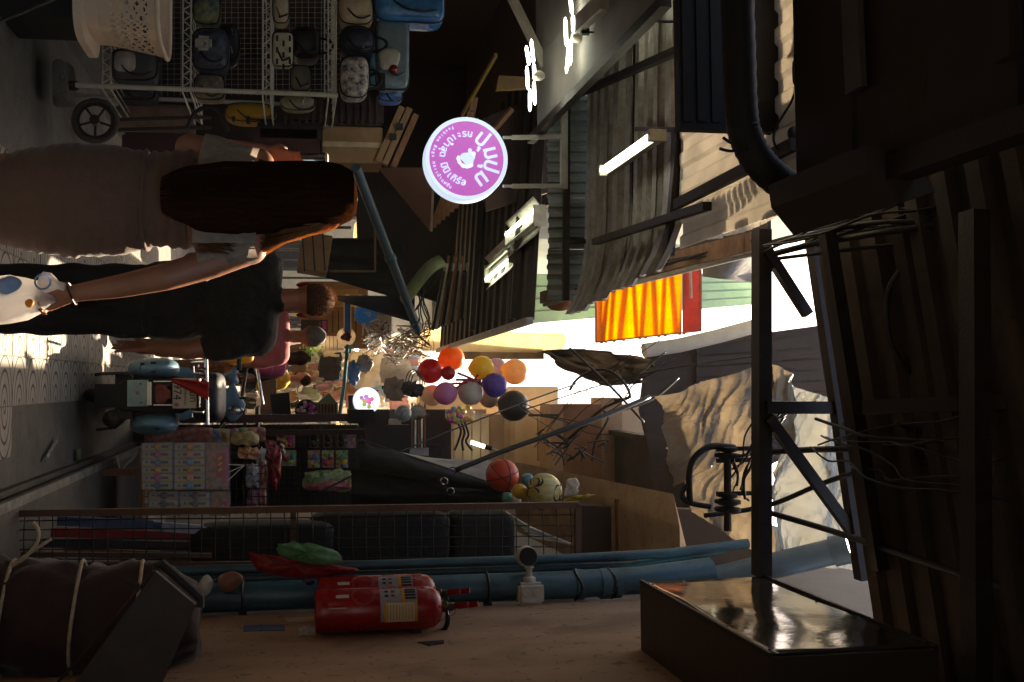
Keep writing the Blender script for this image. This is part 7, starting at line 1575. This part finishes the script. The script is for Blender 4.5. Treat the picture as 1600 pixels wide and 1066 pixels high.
for i, (x, y, Y, w_, h_, h, hex_) in enumerate(((-3.2, 27, 0, 4.4, 6, 5, '#b8a890'), (3.0, 27, 0, 4.2, 6, 4.6, '#a89478'), (-.2, 34, 0, 3.4, 4, 4.2, '#b8b0a4'))):
    t = thing('building', ('far pale building at the left end of the alley', 'far tan building at the right end of the alley', 'far grey building closing the alley')[i], 'building', V((x, y, 0)))
    mb = MB(); mb.box((x, y, h / 2), (w_, h_, h)); mb.build('wall', mat('far_wall%d' % i, hex_, .85, var=.15), t)
    for k in range(3):
        for j in range(2): mb = MB(); mb.box((x - w_ / 2 + w_ * (k + .5) / 3, y - h_ / 2 - .01, 1.2 + j * 2), (.7, .06, 1.0)); mb.build('window', m_dk, t)
    mb = MB(); mb.box((x, y, h + .08), (w_ + .3, h_ + .3, .14)); mb.build('roof', m_rust, t)
# hanging clutter close to the prop pole: streamers of crinkled film
stb = thing('streamer_bunch', 'crinkled hanging streamers in the bright clutter above the cafe signs', 'streamers', P(620, 530, 11))
for i in range(16):
    x, y, Y = rnd.uniform(585, 665), rnd.uniform(500, 560), rnd.uniform(10.5, 12.5)
    mb = MB()
    for k in range(7): mb.tube(spl([P(x, y, Y)] + [P(x + rnd.uniform(-26, 20), y + rnd.uniform(-16, 16), Y + rnd.uniform(-.2, .2)) for _ in range(3)], 4), rnd.uniform(.004, .011), 4, flat=.4)
    mb.build('streamer', (m_wsh, m_white, m_wood, m_chrome)[i % 4], stb, smooth=True)
for i, (x0, y0, x1, y1, Y, mt, lb) in enumerate(((596, 560, 640, 600, 12.2, m_wsh, 'crumpled pale sheet beside the red balloon'), (545, 566, 560, 600, 10.8, mat('sky_film', '#5a86b0', .4, trans=.3), 'blue film bag under the teal bar'), (602, 592, 632, 624, 9.6, mat('taupe_bag', '#8a7360', .7, var=.2), 'taupe fabric bag above the lit flower sign'), (500, 560, 530, 592, 11.4, mat('grey_card', '#4a463f', .7), 'dark square card hanging over the boy'), (560, 556, 580, 580, 10.9, m_galv, 'dark curved shade beside the bulb string'), (630, 598, 660, 618, 9.4, m_dk, 'dark basket with wire loops below the red balloon'))):
    bagflat(lb, ((x0, y0), ((x0 + x1) / 2, y0 - 3), (x1, y0 + 4), (x1 + 3, (y0 + y1) / 2), (x1 - 2, y1), ((x0 + x1) / 2, y1 + 3), (x0 + 1, y1 - 2), (x0 - 3, (y0 + y1) / 2)), Y, mt, .035, 'hanging_bag', 'bag', i)
wlp = thing('wire_loops', 'dark wire loops standing up from the basket by the red balloon', 'wire', P(645, 602, 9.3))
for k in range(3): mb = MB(); mb.tube(bez(P(634 + 4 * k, 602, 9.3), P(632 + 6 * k, 570, 9.3), P(660 + k, 570 + 6 * k, 9.3), P(656 + 4 * k, 602, 9.3)), .006, 5); mb.build('wire_loop', m_cab, wlp)
# dense crinkled packs hanging over the far, sunlit part of the alley
m_pks = [m_wsh, m_pl2, mat('pale_blue_film', '#9db4c4', .3, var=.3, trans=.4, bump=.5), mat('pale_green_film', '#a9b592', .3, var=.3, trans=.4, bump=.5), mat('cream_film2', '#cdbfa0', .35, var=.2, trans=.4, bump=.5), mat('rose_film', '#b98f88', .35, var=.3, trans=.35, bump=.4), m_card, m_dk, m_galv]
rnd = random.Random(77); protos = []
def pack_proto(i):
    b = MB(); w_, h_ = rnd.uniform(.05, .11), rnd.uniform(.07, .17)
    b.sheet(lambda u, v: V(((u - .5) * 2 * w_ * (1 - .25 * abs(v - .5)), .03 * math.sin(u * PI) + .03 * noise.noise(V((u * 4, v * 4, i))), (v - 1) * 2 * h_ + .02 * noise.noise(V((u * 5, i, 1))))), 6, 7, .02); return b
for gi, (lb, x0, x1, y0, y1, Y) in enumerate((('rack of crinkled packs hanging above the boy in yellow', 488, 560, 585, 622, 16.2), ('rack of pale packs hanging behind the flower sign', 556, 640, 585, 632, 15.4), ('rack of clear packs hanging above the cafe signs', 585, 660, 540, 590, 16), ('rack of small packs beside the green plant', 488, 535, 550, 590, 15.6), ('rack of packs low beside the far alley, behind the scooter', 395, 470, 596, 640, 16.4))):
    g = thing('goods_rack', lb, 'rack', P((x0 + x1) / 2, (y0 + y1) / 2, Y)); bs = []
    for i in range(7):
        o = pack_proto(i + 9 * gi).build('plastic_pack', m_pks[(i + gi) % 9], g, smooth=True)
        for v in o.data.vertices: v.co += ORG[g.name]
        bs.append(o)
    for i in range(34):
        o = bs[i] if i < 7 else bs[rnd.randrange(7)].copy()
        if i >= 7: C.objects.link(o)
        o.location = P(rnd.uniform(x0, x1), rnd.uniform(y0, y1), Y + rnd.uniform(-.5, .5)) - ORG[g.name]; o.rotation_euler = (rnd.uniform(-.3, .3), rnd.uniform(-.5, .5), rnd.uniform(-1, 1))
    for k in range(4):
        mb = MB(); xx = x0 + (x1 - x0) * (k + .8) / 4; mb.tube([P(xx, y0, Y), P(xx + rnd.uniform(-4, 4), y1, Y)], .008, 5); mb.build('rail', m_steel, g)
# bright sagging canopies between the stalls, lit through by the sun
for i, (a, Y, lb) in enumerate((((604, 520, 664, 566), 17, 'sagging white canopy glowing above the red balloon'), ((640, 556, 668, 604), 17.5, 'small white canopy edge behind the red balloon'), ((590, 566, 632, 602), 18, 'bright canopy fold far behind the taupe bag'))):
    mb = MB(); mb.sheet(lambda u, v: P(a[0] + (a[2] - a[0]) * (u * .7 + .3 * v) - 8 * math.sin(v * PI), a[1] + (a[3] - a[1]) * v, Y + .9 * u + .05 * math.sin(v * 20)), 10, 22, .005)
    tag(mb.build('canopy', mat('glow_canvas', '#d6cdb8', .7, var=.12, scale=5, bump=.2, trans=.5), smooth=True), lb, 'canopy')
m_cur = mat('white_curtain_film', '#ddd5c6', .4, var=.12, scale=5, bump=.5, trans=.6)
for i, (a, Y, lb) in enumerate((((474, 543, 600, 600), 19.5, 'backlit white plastic curtain beyond the boy, left one'), ((486, 596, 640, 655), 20.5, 'backlit white plastic curtain beyond the boy, right one'), ((590, 548, 668, 640), 21.5, 'backlit white plastic curtain high over the far alley'))):
    mb = MB(); mb.sheet(lambda u, v: P(a[0] + (a[2] - a[0]) * u + 4 * noise.noise(V((v * 6, i, u * 2))), a[1] + (a[3] - a[1]) * v, Y + .08 * math.sin(v * 26 + 3 * u) + .1 * noise.noise(V((u * 5, v * 8, i)))), 16, 40, .004)
    tag(mb.build('plastic_curtain', m_cur, smooth=True), lb, 'curtain')
# litter on the ground
a = PZ(80, 708, .02); mb = MB(); mb.sheet(lambda u, v: PZ(70 + 20 * u, 716 - 34 * u + 8 * v, .015 + .02 * abs(noise.noise(V((u * 6, v * 6, 1))))), 14, 8, .002); tag(mb.build('litter', m_pl2, smooth=True), 'crumpled clear plastic litter on the concrete near the step', 'litter')
mb = MB(); mb.sheet(lambda u, v: PZ(120 + 6 * u, 702 + 18 * v, .012 + .01 * math.sin(v * 3)), 4, 6, .002); tag(mb.build('leaf', mat('green_leaf', '#3f6a24', .5), smooth=True), 'green leaf lying on the concrete near the step', 'leaf')
mb = MB(); mb.tube([PZ(-10, 38, .55), PZ(92, -4, .6)], .007, 6); tag(mb.build('thin_rod', m_chrome), 'thin shiny rod at the lower left corner of the alley', 'rod')
# ---------------------------------------------------------------- haze volume added for a faint glow down the alley
hm = bpy.data.materials.new('air'); hm.use_nodes = True; n = hm.node_tree.nodes; n.remove(n['Principled BSDF'])
pv = n.new('ShaderNodeVolumePrincipled'); pv.inputs['Color'].default_value = (.95, .92, .86, 1); pv.inputs['Density'].default_value = .0006; pv.inputs['Anisotropy'].default_value = .45
hm.node_tree.links.new(pv.outputs[0], n['Material Output'].inputs['Volume'])
mb = MB(); mb.box((0, 16, 3.7), (430, 420, 9.6)); struct(mb.build('haze', hm), 'stuff')
